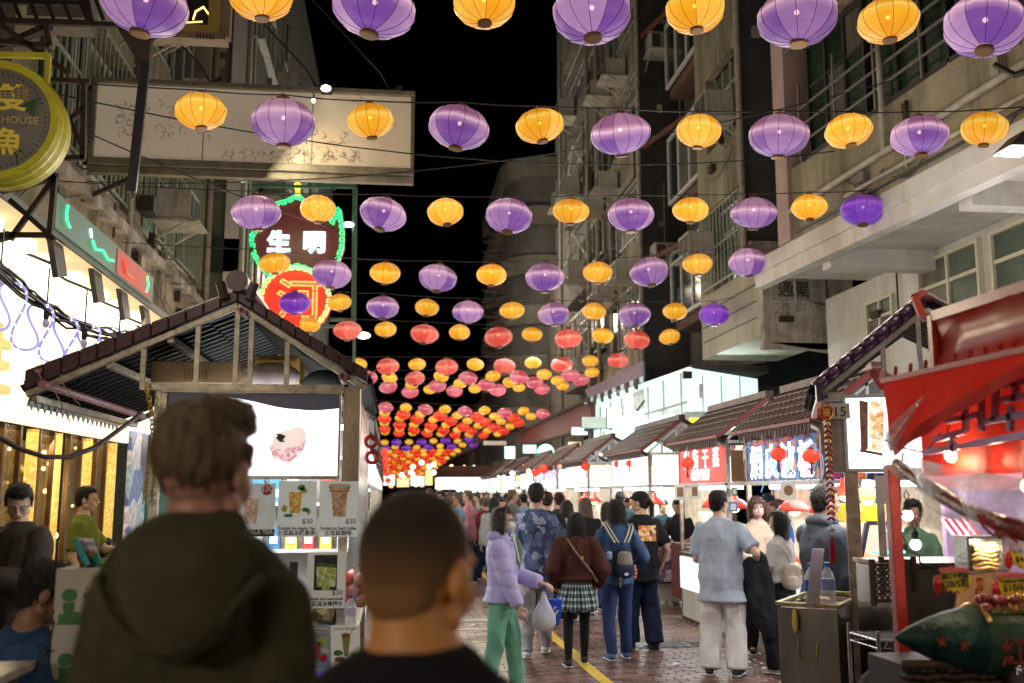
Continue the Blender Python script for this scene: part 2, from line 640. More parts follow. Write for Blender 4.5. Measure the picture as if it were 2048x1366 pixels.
def ac_unit(f,a,z,label,w=.72,h=.5,d=.55,two=True):
 t=thing('air_conditioner',label,'air conditioner',f(a,z,0),group='air conditioners on the facades')
 g=G();g.hexa([f(a,z,.06),f(a+w,z,.06),f(a+w,z+h,.06),f(a,z+h,.06)],f(0,0,d)-f(0,0,0));g.build('casing',ACM,t,bevel=.015)
 for s in(0,1):
  g=G()
  a0=a+.05+s*w*.5
  g.hexa([f(a0,z+.07,d+.061),f(a0+w*.36,z+.07,d+.061),f(a0+w*.36,z+h-.07,d+.061),f(a0,z+h-.07,d+.061)],f(0,0,.012)-f(0,0,0))
  g.build('grille',ACD,t)
 g=G();g.hexa([f(a-.06,z-.05,.0),f(a+w+.06,z-.05,.0),f(a+w+.06,z-.01,.0),f(a-.06,z-.01,.0)],f(0,0,d+.2)-f(0,0,0))
 g.bar(f(a,z-.4,.01),f(a,z-.05,d),.03);g.bar(f(a+w,z-.4,.01),f(a+w,z-.05,d),.03)
 g.build('bracket',ACM,t)
 return t
def pipe(parent,pts,r=.04,mat=None,name='pipe'):
 g=G();g.tube(pts,r,8)
 return g.build(name,mat or M('painted_pipe',(.3,.27,.22),.6,var=.3,scale=5),parent,smooth=True)
def clutter(parent,f,a0,a1,z0,z1,n):
 for k in range(n):
  a,z=RS.uniform(a0,a1),RS.uniform(z0,z1)
  kind=k%4
  if kind==0:
   h=RS.uniform(.8,3)
   pipe(parent,[f(a,z,.05),f(a+RS.uniform(-.02,.02),min(z1,z+h),.05)],RS.uniform(.012,.03),RUST if k%8 else None)
  elif kind==1:
   g=G();w,h=RS.uniform(.1,.25),RS.uniform(.1,.22)
   g.hexa([f(a,z,.0),f(a+w,z,.0),f(a+w,z+h,.0),f(a,z+h,.0)],f(0,0,.09)-f(0,0,0));g.build('meter_box',RS.choice((ACM,CONCD,RUST)),parent)
  else:
   b=a+RS.uniform(.8,3.5);zz=z+RS.uniform(-.3,.5)
   p,q=f(a,z,.04),f(min(b,a1),zz,.04)
   pipe(parent,[p.lerp(q,t/6)-V((0,0,.25*(t/6)*(1-t/6)*4*RS.uniform(.6,1)))for t in range(7)],.008,WIREM,'cable')
xe=lambda y:5.42+(14.5-y)*.075
b1=thing('corner_building','beige building with white wall and wide white overhang above the red stall','building',(6.6,9,0))
g=G();g.box((7.35,1,0),(7.9,16.2,5.0));g.build('lower_wall',CONCW,b1)
g=G();g.poly([(xe(1),1,5.0),(8.2,1,5.0),(8.2,14.6,5.0),(xe(14.6),14.6,5.0)],(0,0,.22));g.build('overhang_slab',CONCW,b1)
g=G();g.bar((xe(1)+.12,1,4.9),(xe(14.5)+.12,14.5,4.9),.16,.2);g.build('slab_edge_beam',CONCW,b1)
for yb in(6.5,9.6,12.6):
 g=G();g.box((xe(yb)+.25,yb,4.72),(7.348,yb+.25,4.998));g.build('soffit_beam',CONCW,b1)
up=G()
for z0,z1 in((5.222,6.25),(8.0,9.2),(11.0,12.2)):
 up.poly([(xe(1),1,z0),(8,1,z0),(8,13.1,z0),(xe(13.1),13.1,z0)],(0,0,z1-z0))
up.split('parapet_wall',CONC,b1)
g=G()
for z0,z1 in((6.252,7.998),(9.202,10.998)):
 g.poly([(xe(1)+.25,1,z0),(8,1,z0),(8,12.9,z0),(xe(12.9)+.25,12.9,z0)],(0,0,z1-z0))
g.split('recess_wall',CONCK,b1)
g=G();g.box((xe(13.4)-.03,13.12,5.23),(xe(13.1)+.42,13.55,16));g.build('corner_column',PINKC,b1)
fu=frame_pts((xe(12.8)-.0,12.8,0),(xe(1)-xe(12.8),-11.8,0),(-1,-.08,0))
for k,a in enumerate((.1,1.75,3.4,5.05)):
 window(b1,frame_pts((xe(12.8)+.14,12.8,0),(xe(1)-xe(12.8),-11.8,0),(-1,-.08,0)),a,6.3,1.5,1.6,3,1,glass=M('dark_green_glass',(.018,.035,.022),.15,var=.5,scale=3),fr=DARKM,transom=.62)
window(b1,frame_pts((xe(12.8)+.14,12.8,0),(xe(1)-xe(12.8),-11.8,0),(-1,-.08,0)),.1,9.3,5,1.6,6,1,fr=DARKM)
g=G()
for k in range(7):
 g.bar(fu(.05+k*.95,6.26,.02),fu(.05+k*.95,7.4,.02),.03)
for zz in(6.5,6.75,7.0):
 g.bar(fu(.05,zz,.02),fu(5.8,zz,.02),.025)
g.build('balcony_rail',M('grey_rail',(.22,.21,.19),.5,.5),b1)
pipe(b1,[fu(-.3,5.62,.06),fu(5,5.72,.06),fu(9,5.75,.06)],.045)
pipe(b1,[fu(1.2,5.4,.05),fu(9,5.42,.05)],.03)
pipe(b1,[fu(2.15,5.65,.07),fu(2.15,8,.07)],.035)
pipe(b1,[fu(-.2,5.3,.03),fu(3,5.28,.04),fu(9,5.3,.04)],.018,WIREM,'cable')
fl=frame_pts((7.35,15.6,0),(0,-1,0),(-1,0,0))
CREAMF=M('cream_window_frame',(.56,.53,.40),.55,var=.12,scale=8)
window(b1,fl,.95,4.02,.85,.62,2,1,glass=GLASSG,fr=CREAMF,t=.045,transom=.55)
window(b1,fl,2.55,3.92,1.5,.98,2,1,glass=GLASSG,fr=CREAMF,t=.05,transom=.6)
window(b1,fl,4.3,3.92,1.5,.98,2,1,glass=GLASSG,fr=CREAMF,t=.05,transom=.6)
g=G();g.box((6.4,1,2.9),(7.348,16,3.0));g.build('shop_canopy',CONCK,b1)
lamp('soffit_fill','AREA',(6.4,9,3.05),110,(1,.95,.92),.5,9,aim=(6.2,9,5))  # added unseen uplight that brightens the overhang soffit
g=G();g.tube([P(1990,130,8.2),P(2030,150,8.0),P(2060,140,7.9)],.03,6);g.build('pipe',DARKM,b1)
clutter(b1,fu,.2,9,5.3,6.1,22)
clutter(b1,frame_pts((7.34,15.6,0),(0,-1,0),(-1,0,0)),.3,8,3.5,4.9,10)
b2=thing('balcony_building','dirty beige tenement bay with stained corner balcony over the bright shop','building',(7.2,18,0))
g=G()
z0,z1=4.4,5.68
q=[(6.3,16.4,4.28),(7.95,16.4,4.05),(7.95,16.4,5.95),(6.3,16.4,5.75)]
g.hexa(q,(0,.16,0));g.build('balcony_end_wall',CONCS,b2)
g=G()
g.box((6.3,16.562,4.42),(6.42,19.9,5.7));g.box((6.421,16.562,4.42),(7.9,19.9,4.55));g.box((6.421,19.78,4.551),(7.9,19.9,5.7));g.split('balcony_front',M('pale_render_panel',(.42,.39,.31),.85,var=.12,scale=1.6,bump=.15,bscale=14,dirt=.3),b2)
g=G()
for k in range(3):
 g.box((6.286,16.7,4.75+k*.3),(6.2995,19.8,4.765+k*.3))
g.build('joint_line',CONCK,b2)
g=G();g.box((6.28,16.38,5.752),(7.95,16.6,5.86));g.box((6.28,16.4,4.16),(7.95,16.56,4.27));g.split('coping',CONCS,b2)
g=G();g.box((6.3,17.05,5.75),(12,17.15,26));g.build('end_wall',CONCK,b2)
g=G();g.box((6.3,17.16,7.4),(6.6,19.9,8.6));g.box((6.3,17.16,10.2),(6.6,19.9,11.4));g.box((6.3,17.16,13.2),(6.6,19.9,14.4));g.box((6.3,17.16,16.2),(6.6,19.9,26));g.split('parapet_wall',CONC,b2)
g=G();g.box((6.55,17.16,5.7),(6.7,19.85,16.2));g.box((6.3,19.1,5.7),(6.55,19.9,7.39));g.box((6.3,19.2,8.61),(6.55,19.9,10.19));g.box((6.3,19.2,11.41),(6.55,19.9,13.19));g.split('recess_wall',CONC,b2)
fb=frame_pts((6.54,17.2,0),(0,1,0),(-1,0,0))
for zz in(5.75,8.7,11.5,14.5):
 window(b2,fb,.05,zz,1.85,1.55,4,1,glass=GLASSG,transom=.68)
grille(b2,frame_pts((6.32,17.2,0),(0,1,0),(-1,0,0)),.0,5.75,2.3,1.5,11,.12)
pipe(b2,[(6.22,17.02,5.8),(6.22,17.0,26)],.06)
g=G();g.box((6.3,16.9,5.9),(6.9,17.04,6.2));g.build('ledge',CONCS,b2)
FADE=M('faded_white_stencil',(.52,.50,.47),.9,var=.35,scale=22,bump=0)
ax=16.385
bd=G();bd.box((6.47,ax,5.02),(7.25,16.397,5.34));bd.build('painted_patch',M('faded_grey_paint',(.30,.29,.28),.9,var=.5,scale=16),b2)
text(b2,'通渠',(6.86,ax-.004,5.1),(1,0,0),(0,0,1),.3,M('dark_stencil',(.06,.055,.05),.9,var=.3),bold=.006)
text(b2,'90617280',(6.86,ax+.002,4.8),(1,0,0),(0,0,1),.2,FADE)
text(b2,'10',(6.95,ax+.002,5.42),(1,0,0),(0,0,1),.26,M('dark_stencil'))
g=G()
for k in range(9):
 g.box((6.5+k*.085,ax+.004,4.97),(6.56+k*.085,ax+.01,5.0))
g.build('stencil_marks',FADE,b2)
g=G()
for k in range(60):
 a=RS.uniform(0,6.28);l=RS.uniform(.06,.2)
 c=V((7.35+RS.uniform(-.12,.12),16.33+RS.uniform(-.06,.04),5.55+RS.uniform(-.06,.06)))
 t_=c+V((math.cos(a)*l,-abs(math.sin(a))*l*.6,math.sin(a)*l*.6-.03))
 s_=V((-math.sin(a),0,math.cos(a)))*.015
 g.add([c,(c+t_)/2+s_,t_,(c+t_)/2-s_],[(0,1,2,3)])
tag(g.build('fern',M('fern_leaf',(.05,.10,.02),.6,var=.4,scale=20)),'small green fern rooted in the stained balcony wall','plant')
for(yy,zz,lb)in((17.35,8.75,'window air conditioner on the beige bay beside the upper lanterns'),(17.5,13.4,'high window air conditioner near the top of the beige bay'),(18.7,6.35,'air conditioner in a white bracket above the pale balcony panel')):
 ac_unit(frame_pts((6.3,yy,0),(0,1,0),(-1,0,0)),0,zz,lb)
b3=thing('tenement_building','beige tenement with dark end walls and white projecting window boxes','building',(7.4,27,0))
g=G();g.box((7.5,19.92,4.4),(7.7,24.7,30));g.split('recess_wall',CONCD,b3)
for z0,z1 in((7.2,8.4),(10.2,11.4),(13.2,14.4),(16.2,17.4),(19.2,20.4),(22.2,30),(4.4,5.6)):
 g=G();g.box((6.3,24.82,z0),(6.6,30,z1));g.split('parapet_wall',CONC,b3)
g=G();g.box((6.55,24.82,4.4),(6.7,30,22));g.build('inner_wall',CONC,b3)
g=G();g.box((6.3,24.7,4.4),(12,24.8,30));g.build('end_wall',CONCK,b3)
WHF=M('white_window_frame',(.62,.62,.6),.5,var=.1,scale=10)
for zz in(5.7,8.5,11.5,14.5,17.5):
 window(b3,frame_pts((6.56,24.9,0),(0,1,0),(-1,0,0)),.2,zz,2.2,1.6,3,1,glass=GLASSD,transom=.7)
 window(b3,frame_pts((6.56,24.9,0),(0,1,0),(-1,0,0)),2.9,zz,1.8,1.6,2,1,glass=GLASSD)
 grille(b3,frame_pts((6.5,24.9,0),(0,1,0),(-1,0,0)),.2,zz,2.2,1.5,8,.22,ALUM)
for k,zz in enumerate((5.9,8.9,12.0,15.1)):
 for(ya,yb,nn)in((20.3,23.9,4),):
  f1=frame_pts((6.85,ya,0),(0,1,0),(-1,0,0))
  g=G();g.box((6.9,ya,zz-.25),(7.49,yb,zz));g.box((6.9,ya,zz+1.75),(7.49,yb,zz+1.9));g.build('box_shelf',M('rust_stained_shelf',(.13,.07,.05),.8,var=.4,scale=5),b3)
  window(b3,f1,0,zz,yb-ya,1.75,nn,1,glass=GLASSD,fr=WHF,t=.08,sill=False)
  window(b3,frame_pts((6.86,ya-.02,0),(1,0,0),(0,-1,0)),0,zz,.62,1.75,1,1,glass=GLASSD,fr=WHF,t=.08,sill=False)
for k,(yy,zz)in enumerate(((25.3,7.3),(27.2,10.4),(26.0,13.3),(29.0,16.3),(28.2,13.6),(27.8,7.4),(29.2,10.3))):
 ac_unit(frame_pts((6.3,yy,0),(0,1,0),(-1,0,0)),0,zz,['lowest air conditioner on the tenement beyond the white projecting windows','air conditioner behind the third row of lanterns on the tenement wall','air conditioner midway up the tenement behind the purple lanterns','topmost air conditioner on the tenement beyond the white windows','second highest air conditioner on the tenement wall by the night sky','air conditioner low on the tenement beside the lowest one','air conditioner under the middle parapet of the far tenement bay'][k])
for(yy,zz,lb)in((24.66,13.2,'air conditioner on the dark end wall beneath the white window box'),(24.66,7.5,'air conditioner on the dark end wall low beside the coral lanterns')):
 ac_unit(frame_pts((6.45,yy,0),(1,0,0),(0,-1,0)),0,zz,lb,w=.6)
pipe(b3,[(6.22,24.66,4.5),(6.22,24.6,28)],.06)
pipe(b3,[(6.2,30.0,4.5),(6.2,30.0,28)],.07)
for k,zz in enumerate((7.6,10.7,13.8)):
 g=G();g.bar((6.35,24.6,zz),(7.4,20.6,zz+.15),.06,.12);g.build('brace',M('rust_brown_paint',(.16,.06,.035),.7,var=.4),b3)
b4=thing('balcony_block','grey apartment block with open balconies and crowded pipes','building',(7.5,34,0))
g=G();g.box((6.6,30.1,4.4),(12,40,27));g.build('wall',CONCD,b4)
for k in range(7):
 zz=5.2+k*3.05
 g=G();g.box((6.0,30.4,zz),(6.12,35.4,zz+1.0));g.box((6.121,30.4,zz),(6.6,35.4,zz+.12));g.build('balcony',CONCD,b4)
 window(b4,frame_pts((6.58,30.5,0),(0,1,0),(-1,0,0)),.2,zz+1.1,4.4,1.4,5,1,glass=GLASSD)
 grille(b4,frame_pts((6.1,30.5,0),(0,1,0),(-1,0,0)),.1,zz+1.0,4.6,1.5,10,.02,ALUM)
pipe(b4,[(5.95,35.5,3),(5.95,35.5,27)],.07)
pipe(b4,[(5.95,30.3,3),(5.95,30.3,27)],.06)
for k,(yy,zz)in enumerate(((30.8,8.5),(31.5,11.5),(32.4,14.6),(33.4,11.6),(30.9,17.8))):
 ac_unit(frame_pts((6.0,yy,0),(0,1,0),(-1,0,0)),0,zz,['lowest air conditioner on the grey balcony block','air conditioner beside a pipe on the grey balcony block, second floor up','air conditioner high on the grey balcony block edge','air conditioner farther along the grey balcony block, middle floor','top air conditioner on the grey balcony block against the black sky'][k],w=.8,h=.6)
for k in range(3):
 g=G();g.bar((5.6,31,7+3*k),(6.1,35,7.0+3*k),.05);g.bar((5.6,31,7+3*k),(6.1,31,7+3*k),.05);g.bar((5.6,31,7+3*k),(6.1,31,6.2+3*k),.04);g.split('drying_rack',ALUM,b4)
clutter(b2,frame_pts((6.29,17.2,0),(0,1,0),(-1,0,0)),0,2.6,7.4,8.5,6)
clutter(b2,frame_pts((6.4,17.04,0),(1,0,0),(0,-1,0)),0,1.4,6,12,14)
clutter(b2,frame_pts((6.4,16.39,0),(1,0,0),(0,-1,0)),0,1.4,4.4,5.9,8)
clutter(b3,frame_pts((6.4,24.69,0),(1,0,0),(0,-1,0)),0,1.1,5,16,22)
clutter(b3,frame_pts((6.29,25,0),(0,1,0),(-1,0,0)),0,5,7,17,26)
clutter(b4,frame_pts((5.98,30.5,0),(0,1,0),(-1,0,0)),0,5,6,20,30)
b5=thing('rounded_block','dark rounded corner apartment block behind the far lanterns','building',(9,58,0))
CRV=M('far_grey_render',(.20,.19,.165),.9,var=.2,scale=.8,dirt=.3)
def rounded(x0,x1,y0,r,y1):
 pts=[(x0,y1)]
 for k in range(7):
  a=PI+k*PI/12
  pts.append((x0+r+r*math.cos(a),y0+r+r*math.sin(a)))
 pts+=[(x1,y0),(x1,y1)]
 return pts
fp=rounded(5.6,14,52,2.4,66)
g=G();g.poly([(x+.35,y+.35,0)for x,y in fp],(0,0,20.2));g.build('wall',M('far_dark_render',(.12,.115,.11),.9,var=.3,scale=1),b5)
for k in range(7):
 z=2.4+k*2.75
 g=G();g.poly([(x,y,z)for x,y in fp],(0,0,1.05));g.build('balcony_band',CRV,b5)
 window(b5,frame_pts((8.1,52.33,0),(1,0,0),(0,-1,0)),.4,z+1.1,2.2,1.5,3,1,glass=GLASSD,sill=False,t=.09)
 window(b5,frame_pts((8.1,52.33,0),(1,0,0),(0,-1,0)),3.1,z+1.1,1.6,1.5,2,1,glass=GLASSD,sill=False,t=.09)
for(a,z)in((10.1,17.9),(13.2,17.9)):
 g=G();g.box((a,52.2,z),(a+(.28 if a<11 else .7),52.26,z+1.0));g.build('lit_window',glow('lit_window_green' if a<11 else 'lit_window_pink',(.5,.9,.7)if a<11 else(.9,.45,.35),.5,False),b5)
g=G()
for k in range(70):
 z=8+k*.1
 g.bar((4.6+.5*math.sin(k),49+math.cos(k*2),z),(5.6+.3*math.cos(k*1.7),49.5,z+RS.uniform(-.3,.4)),.03)
g.build('scaffold_poles',RUST,b5)
g=G();g.box((10,70,0),(30,80,26));o=tag(g.build('tower_block',CONCK),'dark tower block hidden behind the rounded block','building')
b6=thing('street_terrace','dark terrace of shops running on past the maroon fascia','building',(8,60,0))
g=G();g.box((7.6,40.1,0),(14,50,12));g.box((6.6,66.1,0),(14,130,9));g.build('wall',CONCD,b6)
for k in range(9):
 window(b6,frame_pts((6.58,68+k*6,0),(0,1,0),(-1,0,0)),0,5.5,4,1.6,4,1)
# ================================================================ LEFT SIDE
l1=thing('tenement_with_grilles','dingy beige tenement with barred windows above the bright gold shop','building',(-4.3,12,0))
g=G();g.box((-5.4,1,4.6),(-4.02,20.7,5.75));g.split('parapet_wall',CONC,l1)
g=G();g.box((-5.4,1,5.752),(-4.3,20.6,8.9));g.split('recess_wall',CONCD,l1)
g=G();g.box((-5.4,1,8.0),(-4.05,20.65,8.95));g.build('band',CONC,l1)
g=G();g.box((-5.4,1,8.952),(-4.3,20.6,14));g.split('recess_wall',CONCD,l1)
g=G();g.box((-4.29,1,5.35),(-3.86,20.7,5.5));g.build('ledge',CONCS,l1)
g=G();g.box((-4.28,14.9,5.752),(-3.98,15.5,12));g.box((-4.28,20.2,5.752),(-3.98,20.7,14));g.box((-4.28,10.2,5.752),(-3.98,10.9,12));g.split('pier',CONC,l1)
fw=frame_pts((-4.28,9.2,0),(0,1,0),(1,0,0))
for a in(1.9,4.0,6.6,8.9):
 for zz in(5.95,9.2):
  window(l1,fw,a,zz,1.7,1.8,2,1,glass=M('dark_green_glass'),fr=ALUM,transom=.7)
 grille(l1,fw,a,5.85,1.9,2.0,9,.3)
for k,(yy,zz)in enumerate(((13.9,8.4),(16.2,6.1),(17.6,8.6),(15.7,9.4))):
 ac_unit(frame_pts((-4.0,yy,0),(0,1,0),(1,0,0)),0,zz,['air conditioner on the dingy wall over the blank signboard edge','air conditioner seen under the blank signboard beside barred windows','pale air conditioner on the dingy wall behind the blank signboard','air conditioner with pink streaks high above the blank signboard'][k])
pipe(l1,[(-3.9,20.5,3),(-3.9,20.5,14)],.06)
pipe(l1,[(-3.9,14.6,4),(-3.9,14.6,9)],.04)
pipe(l1,[(-3.9,11.0,6.6),(-3.9,11.0,12)],.05)
g=G();g.box((-3.92,15.1,5.9),(-3.7,15.5,6.15));g.build('flood_light',DARKM,l1)
clutter(l1,frame_pts((-4.0,9,0),(0,1,0),(1,0,0)),0,11,4.8,5.7,26)
l2=thing('grey_green_block','grey green block with pipes behind the neon gourd sign','building',(-4,30,0))
GGR=M('grey_green_render',(.16,.165,.135),.9,var=.2,scale=1.2,bump=.2,bscale=15,dirt=.4)
g=G();g.box((-9,20.75,0),(-3.15,21,18));g.build('end_wall',GGR,l2)
g=G();g.box((-3.6,20.6,3),(-3.2,20.74,18));g.build('pilaster',CONCW,l2)
g=G();g.box((-9,21.01,3),(-3.3,48,18));g.build('wall',CONCK,l2)
for k in range(5):
 for zz in(6,9,12):
  window(l2,frame_pts((-3.28,22+k*4.6,0),(0,1,0),(1,0,0)),0,zz,2.6,1.5,3,1,glass=GLASSG)
for k in range(4):
 zz=5.4+k*3
 pipe(l2,[(-4.0,20.66,zz),(-3.4,20.66,zz+.02),(-3.1,20.66,zz)],.03)
 g=G();g.box((-3.9,20.6,zz+.8),(-3.3,20.74,zz+1.5));g.build('vent_window',GLASSD,l2)
pipe(l2,[(-3.25,20.6,3),(-3.25,20.6,16)],.05)
clutter(l2,frame_pts((-8,20.74,0),(1,0,0),(0,-1,0)),3.5,4.8,4,12,20)
clutter(l2,frame_pts((-3.28,21,0),(0,1,0),(1,0,0)),0,20,5,15,30)
for k,(yy,zz)in enumerate(((23.3,8.7),(27,11.8),(25,12.0))):
 ac_unit(frame_pts((-3.3,yy,0),(0,1,0),(1,0,0)),0,zz,['air conditioner above the neon gourd sign on the dark block','far air conditioner above the signboard floodlight','air conditioner between pipes on the dark block above the signboard'][k])
g=G();g.box((-12,48.1,0),(-3.6,130,9));tag(g.build('shop_terrace',CONCK),'dark terrace running on far behind the roofed drinks stall','building')
# ================================================================ LANTERNS
def lantern_mat(key,low,mid,band,top,s=1.0,lit=True):
 m=bpy.data.materials.new(key)
 m.use_nodes=True
 nt=m.node_tree
 N,L=nt.nodes,nt.links
 b=N['Principled BSDF']
 tc=N.new('ShaderNodeTexCoord')
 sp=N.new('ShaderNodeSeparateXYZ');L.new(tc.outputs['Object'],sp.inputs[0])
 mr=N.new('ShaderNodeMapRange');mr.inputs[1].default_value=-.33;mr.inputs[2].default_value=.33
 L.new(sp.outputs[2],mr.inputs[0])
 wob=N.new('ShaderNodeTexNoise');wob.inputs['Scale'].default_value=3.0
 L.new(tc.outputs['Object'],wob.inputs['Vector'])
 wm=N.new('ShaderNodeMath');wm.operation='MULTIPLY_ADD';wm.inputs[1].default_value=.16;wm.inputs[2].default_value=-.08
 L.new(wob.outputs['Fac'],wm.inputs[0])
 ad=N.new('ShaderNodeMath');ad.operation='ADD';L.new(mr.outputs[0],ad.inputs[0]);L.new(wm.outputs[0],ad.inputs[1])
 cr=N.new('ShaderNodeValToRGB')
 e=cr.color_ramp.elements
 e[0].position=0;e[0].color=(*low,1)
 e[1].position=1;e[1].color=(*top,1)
 for p,c in((.36,mid),(.49,[.62*x+.38*y for x,y in zip(mid,band)]),(.565,band),(.635,[.6*x+.4*y for x,y in zip(top,band)]),(.71,top)):  # bulb's bright glow band painted into the shell emission by height
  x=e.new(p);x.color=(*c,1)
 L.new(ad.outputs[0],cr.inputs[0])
 th=N.new('ShaderNodeTexNoise');th.inputs['Scale'].default_value=6
 mp=N.new('ShaderNodeMapping');mp.inputs['Scale'].default_value=(1,1,26)
 L.new(tc.outputs['Object'],mp.inputs[0]);L.new(mp.outputs[0],th.inputs['Vector'])
 t2=N.new('ShaderNodeMapRange');t2.inputs[3].default_value=.72;t2.inputs[4].default_value=1.28
 L.new(th.outputs['Fac'],t2.inputs[0])
 at=N.new('ShaderNodeMath');at.operation='ARCTAN2';L.new(sp.outputs[0],at.inputs[0]);L.new(sp.outputs[1],at.inputs[1])
 sn=N.new('ShaderNodeMath');sn.operation='SNAP';sn.inputs[1].default_value=PI/2
 L.new(at.outputs[0],sn.inputs[0])
 wn_=N.new('ShaderNodeTexWhiteNoise');wn_.noise_dimensions='1D';L.new(sn.outputs[0],wn_.inputs['W'])
 t3=N.new('ShaderNodeMapRange');t3.inputs[3].default_value=.72;t3.inputs[4].default_value=1.28
 L.new(wn_.outputs['Value'],t3.inputs[0])
 oi=N.new('ShaderNodeObjectInfo')
 t4=N.new('ShaderNodeMapRange');t4.inputs[3].default_value=.86;t4.inputs[4].default_value=1.12
 L.new(oi.outputs['Random'],t4.inputs[0])
 a=N.new('ShaderNodeMath');a.operation='MULTIPLY';L.new(t2.outputs[0],a.inputs[0]);L.new(t3.outputs[0],a.inputs[1])
 a2=N.new('ShaderNodeMath');a2.operation='MULTIPLY';L.new(a.outputs[0],a2.inputs[0]);L.new(t4.outputs[0],a2.inputs[1])
 a3=N.new('ShaderNodeMath');a3.operation='MULTIPLY';L.new(a2.outputs[0],a3.inputs[0]);a3.inputs[1].default_value=s
 px_=N.new('ShaderNodeMapRange');px_.inputs[1].default_value=.5;px_.inputs[2].default_value=.62;px_.inputs[4].default_value=.42
 L.new(wn_.outputs['Value'],px_.inputs[0])
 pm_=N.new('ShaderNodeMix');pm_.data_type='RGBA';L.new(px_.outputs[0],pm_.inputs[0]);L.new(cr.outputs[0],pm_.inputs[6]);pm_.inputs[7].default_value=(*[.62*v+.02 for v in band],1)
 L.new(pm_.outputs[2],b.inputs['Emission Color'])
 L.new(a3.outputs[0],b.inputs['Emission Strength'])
 mid_c=[min(1,x*.35+.01)for x in mid]
 b.inputs['Specular IOR Level'].default_value=.25
 b.inputs['Base Color'].default_value=(*mid_c,1)
 b.inputs['Roughness'].default_value=.38
 b.inputs['Sheen Weight'].default_value=.3
 tr=N.new('ShaderNodeBsdfTransparent')
 tr.inputs[0].default_value=(*[min(1,x*1.2+.1)for x in band],1)
 ms=N.new('ShaderNodeMixShader');ms.inputs[0].default_value=.1
 L.new(b.outputs[0],ms.inputs[1]);L.new(tr.outputs[0],ms.inputs[2])
 L.new(ms.outputs[0],N['Material Output'].inputs['Surface'])
 m.cycles.emission_sampling='NONE'
 return m
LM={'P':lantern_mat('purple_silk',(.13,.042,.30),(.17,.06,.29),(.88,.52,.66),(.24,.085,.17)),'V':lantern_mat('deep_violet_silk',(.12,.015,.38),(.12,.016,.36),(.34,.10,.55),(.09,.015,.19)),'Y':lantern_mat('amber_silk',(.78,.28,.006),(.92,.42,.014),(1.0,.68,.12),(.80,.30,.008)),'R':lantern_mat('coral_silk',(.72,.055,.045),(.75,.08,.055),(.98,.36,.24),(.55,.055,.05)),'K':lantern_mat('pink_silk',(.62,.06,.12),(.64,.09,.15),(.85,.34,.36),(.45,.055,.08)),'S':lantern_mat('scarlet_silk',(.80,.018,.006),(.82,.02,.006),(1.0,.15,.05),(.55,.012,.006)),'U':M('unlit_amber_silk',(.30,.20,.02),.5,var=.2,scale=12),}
LNAME={'P':'purple','V':'deep violet','Y':'amber yellow','R':'coral red','K':'pink','S':'scarlet','U':'unlit dull yellow'}
SEAM={'P':M('purple_seam',(.05,.015,.08),.8),'V':M('purple_seam'),'Y':M('amber_seam',(.16,.06,.005),.8),'R':M('red_seam',(.2,.02,.02),.8)}
CAPM=M('gilt_wire_cap',(.20,.10,.035),.5,.6,var=.3,scale=20)
BULB=glow('lantern_bulb',(1,.82,.55),8,False)
def lantern_proto(c,detail,seed=0):
 n=24 if detail else 14
 g=G()
 prof=[]
 m=11 if detail else 7
 for i in range(m+1):
  t=-PI/2+PI*i/m
  t=t*.86
  prof.append((.5*math.cos(t),.335*math.sin(t)/math.sin(PI/2*.86)*1.0))
 b=len(g.v)
 for(r,z)in prof:
  for k in range(n):
   a=2*PI*k/n
   rr=r*(1-(.026 if k%2==0 and detail else 0))*(1+.035*noise.noise(V((math.cos(a)*1.3+seed*9,math.sin(a)*1.3,z*3))))
   g.v.append(V((rr*math.cos(a),rr*math.sin(a),z*(1+.03*math.sin(a+seed*2)))))
 for i in range(m):
  for k in range(n):
   g.f.append((i*n+k,i*n+(k+1)%n,(i+1)*n+(k+1)%n,(i+1)*n+k))
 parts=[]
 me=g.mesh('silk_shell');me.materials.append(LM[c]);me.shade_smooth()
 parts.append(('silk_shell',me))
 z0=prof[0][1];z1=prof[-1][1];r0=prof[0][0]
 g=G()
 g.lathe([(r0*.8,z0-.05),(r0*1.08,z0-.045),(r0*1.08,z0-.02),(r0*.9,z0-.015),(r0*1.05,z0),(r0*.6,z0+.02)],14 if detail else 8)
 me=g.mesh('bottom_cap');me.materials.append(CAPM);parts.append(('bottom_cap',me))
 g=G()
 g.lathe([(r0*.6,z1-.02),(r0*1.0,z1-.0),(r0*.85,z1+.02),(r0*.95,z1+.045),(r0*.3,z1+.05)],12 if detail else 8)
 if detail:
  for s in(-1,1):
   g.tube([(s*r0*.7,0,z1+.03),(s*.03,0,z1+.09),(0,0,z1+.11)],.008,4)
 me=g.mesh('top_cap');me.materials.append(CAPM);parts.append(('top_cap',me))
 if c!='U':
  g=G();g.ell((0,0,.07),.034 if detail else .045,8,6)
  me=g.mesh('bulb');me.materials.append(BULB);parts.append(('bulb',me))
 if detail:
  g=G()
  for k in range(0,n,2):
   a=2*PI*k/n
   g.tube([((r*.976*(1+.035*noise.noise(V((math.cos(a)*1.3+seed*9,math.sin(a)*1.3,z*3))))+.003)*math.cos(a),(r*.976*(1+.035*noise.noise(V((math.cos(a)*1.3+seed*9,math.sin(a)*1.3,z*3))))+.003)*math.sin(a),z*(1+.03*math.sin(a+seed*2)))for r,z in prof],.0042,3)
  me=g.mesh('seam');me.materials.append(SEAM.get(c,SEAM['P']));parts.append(('seam',me))
 return parts
PROTO={}
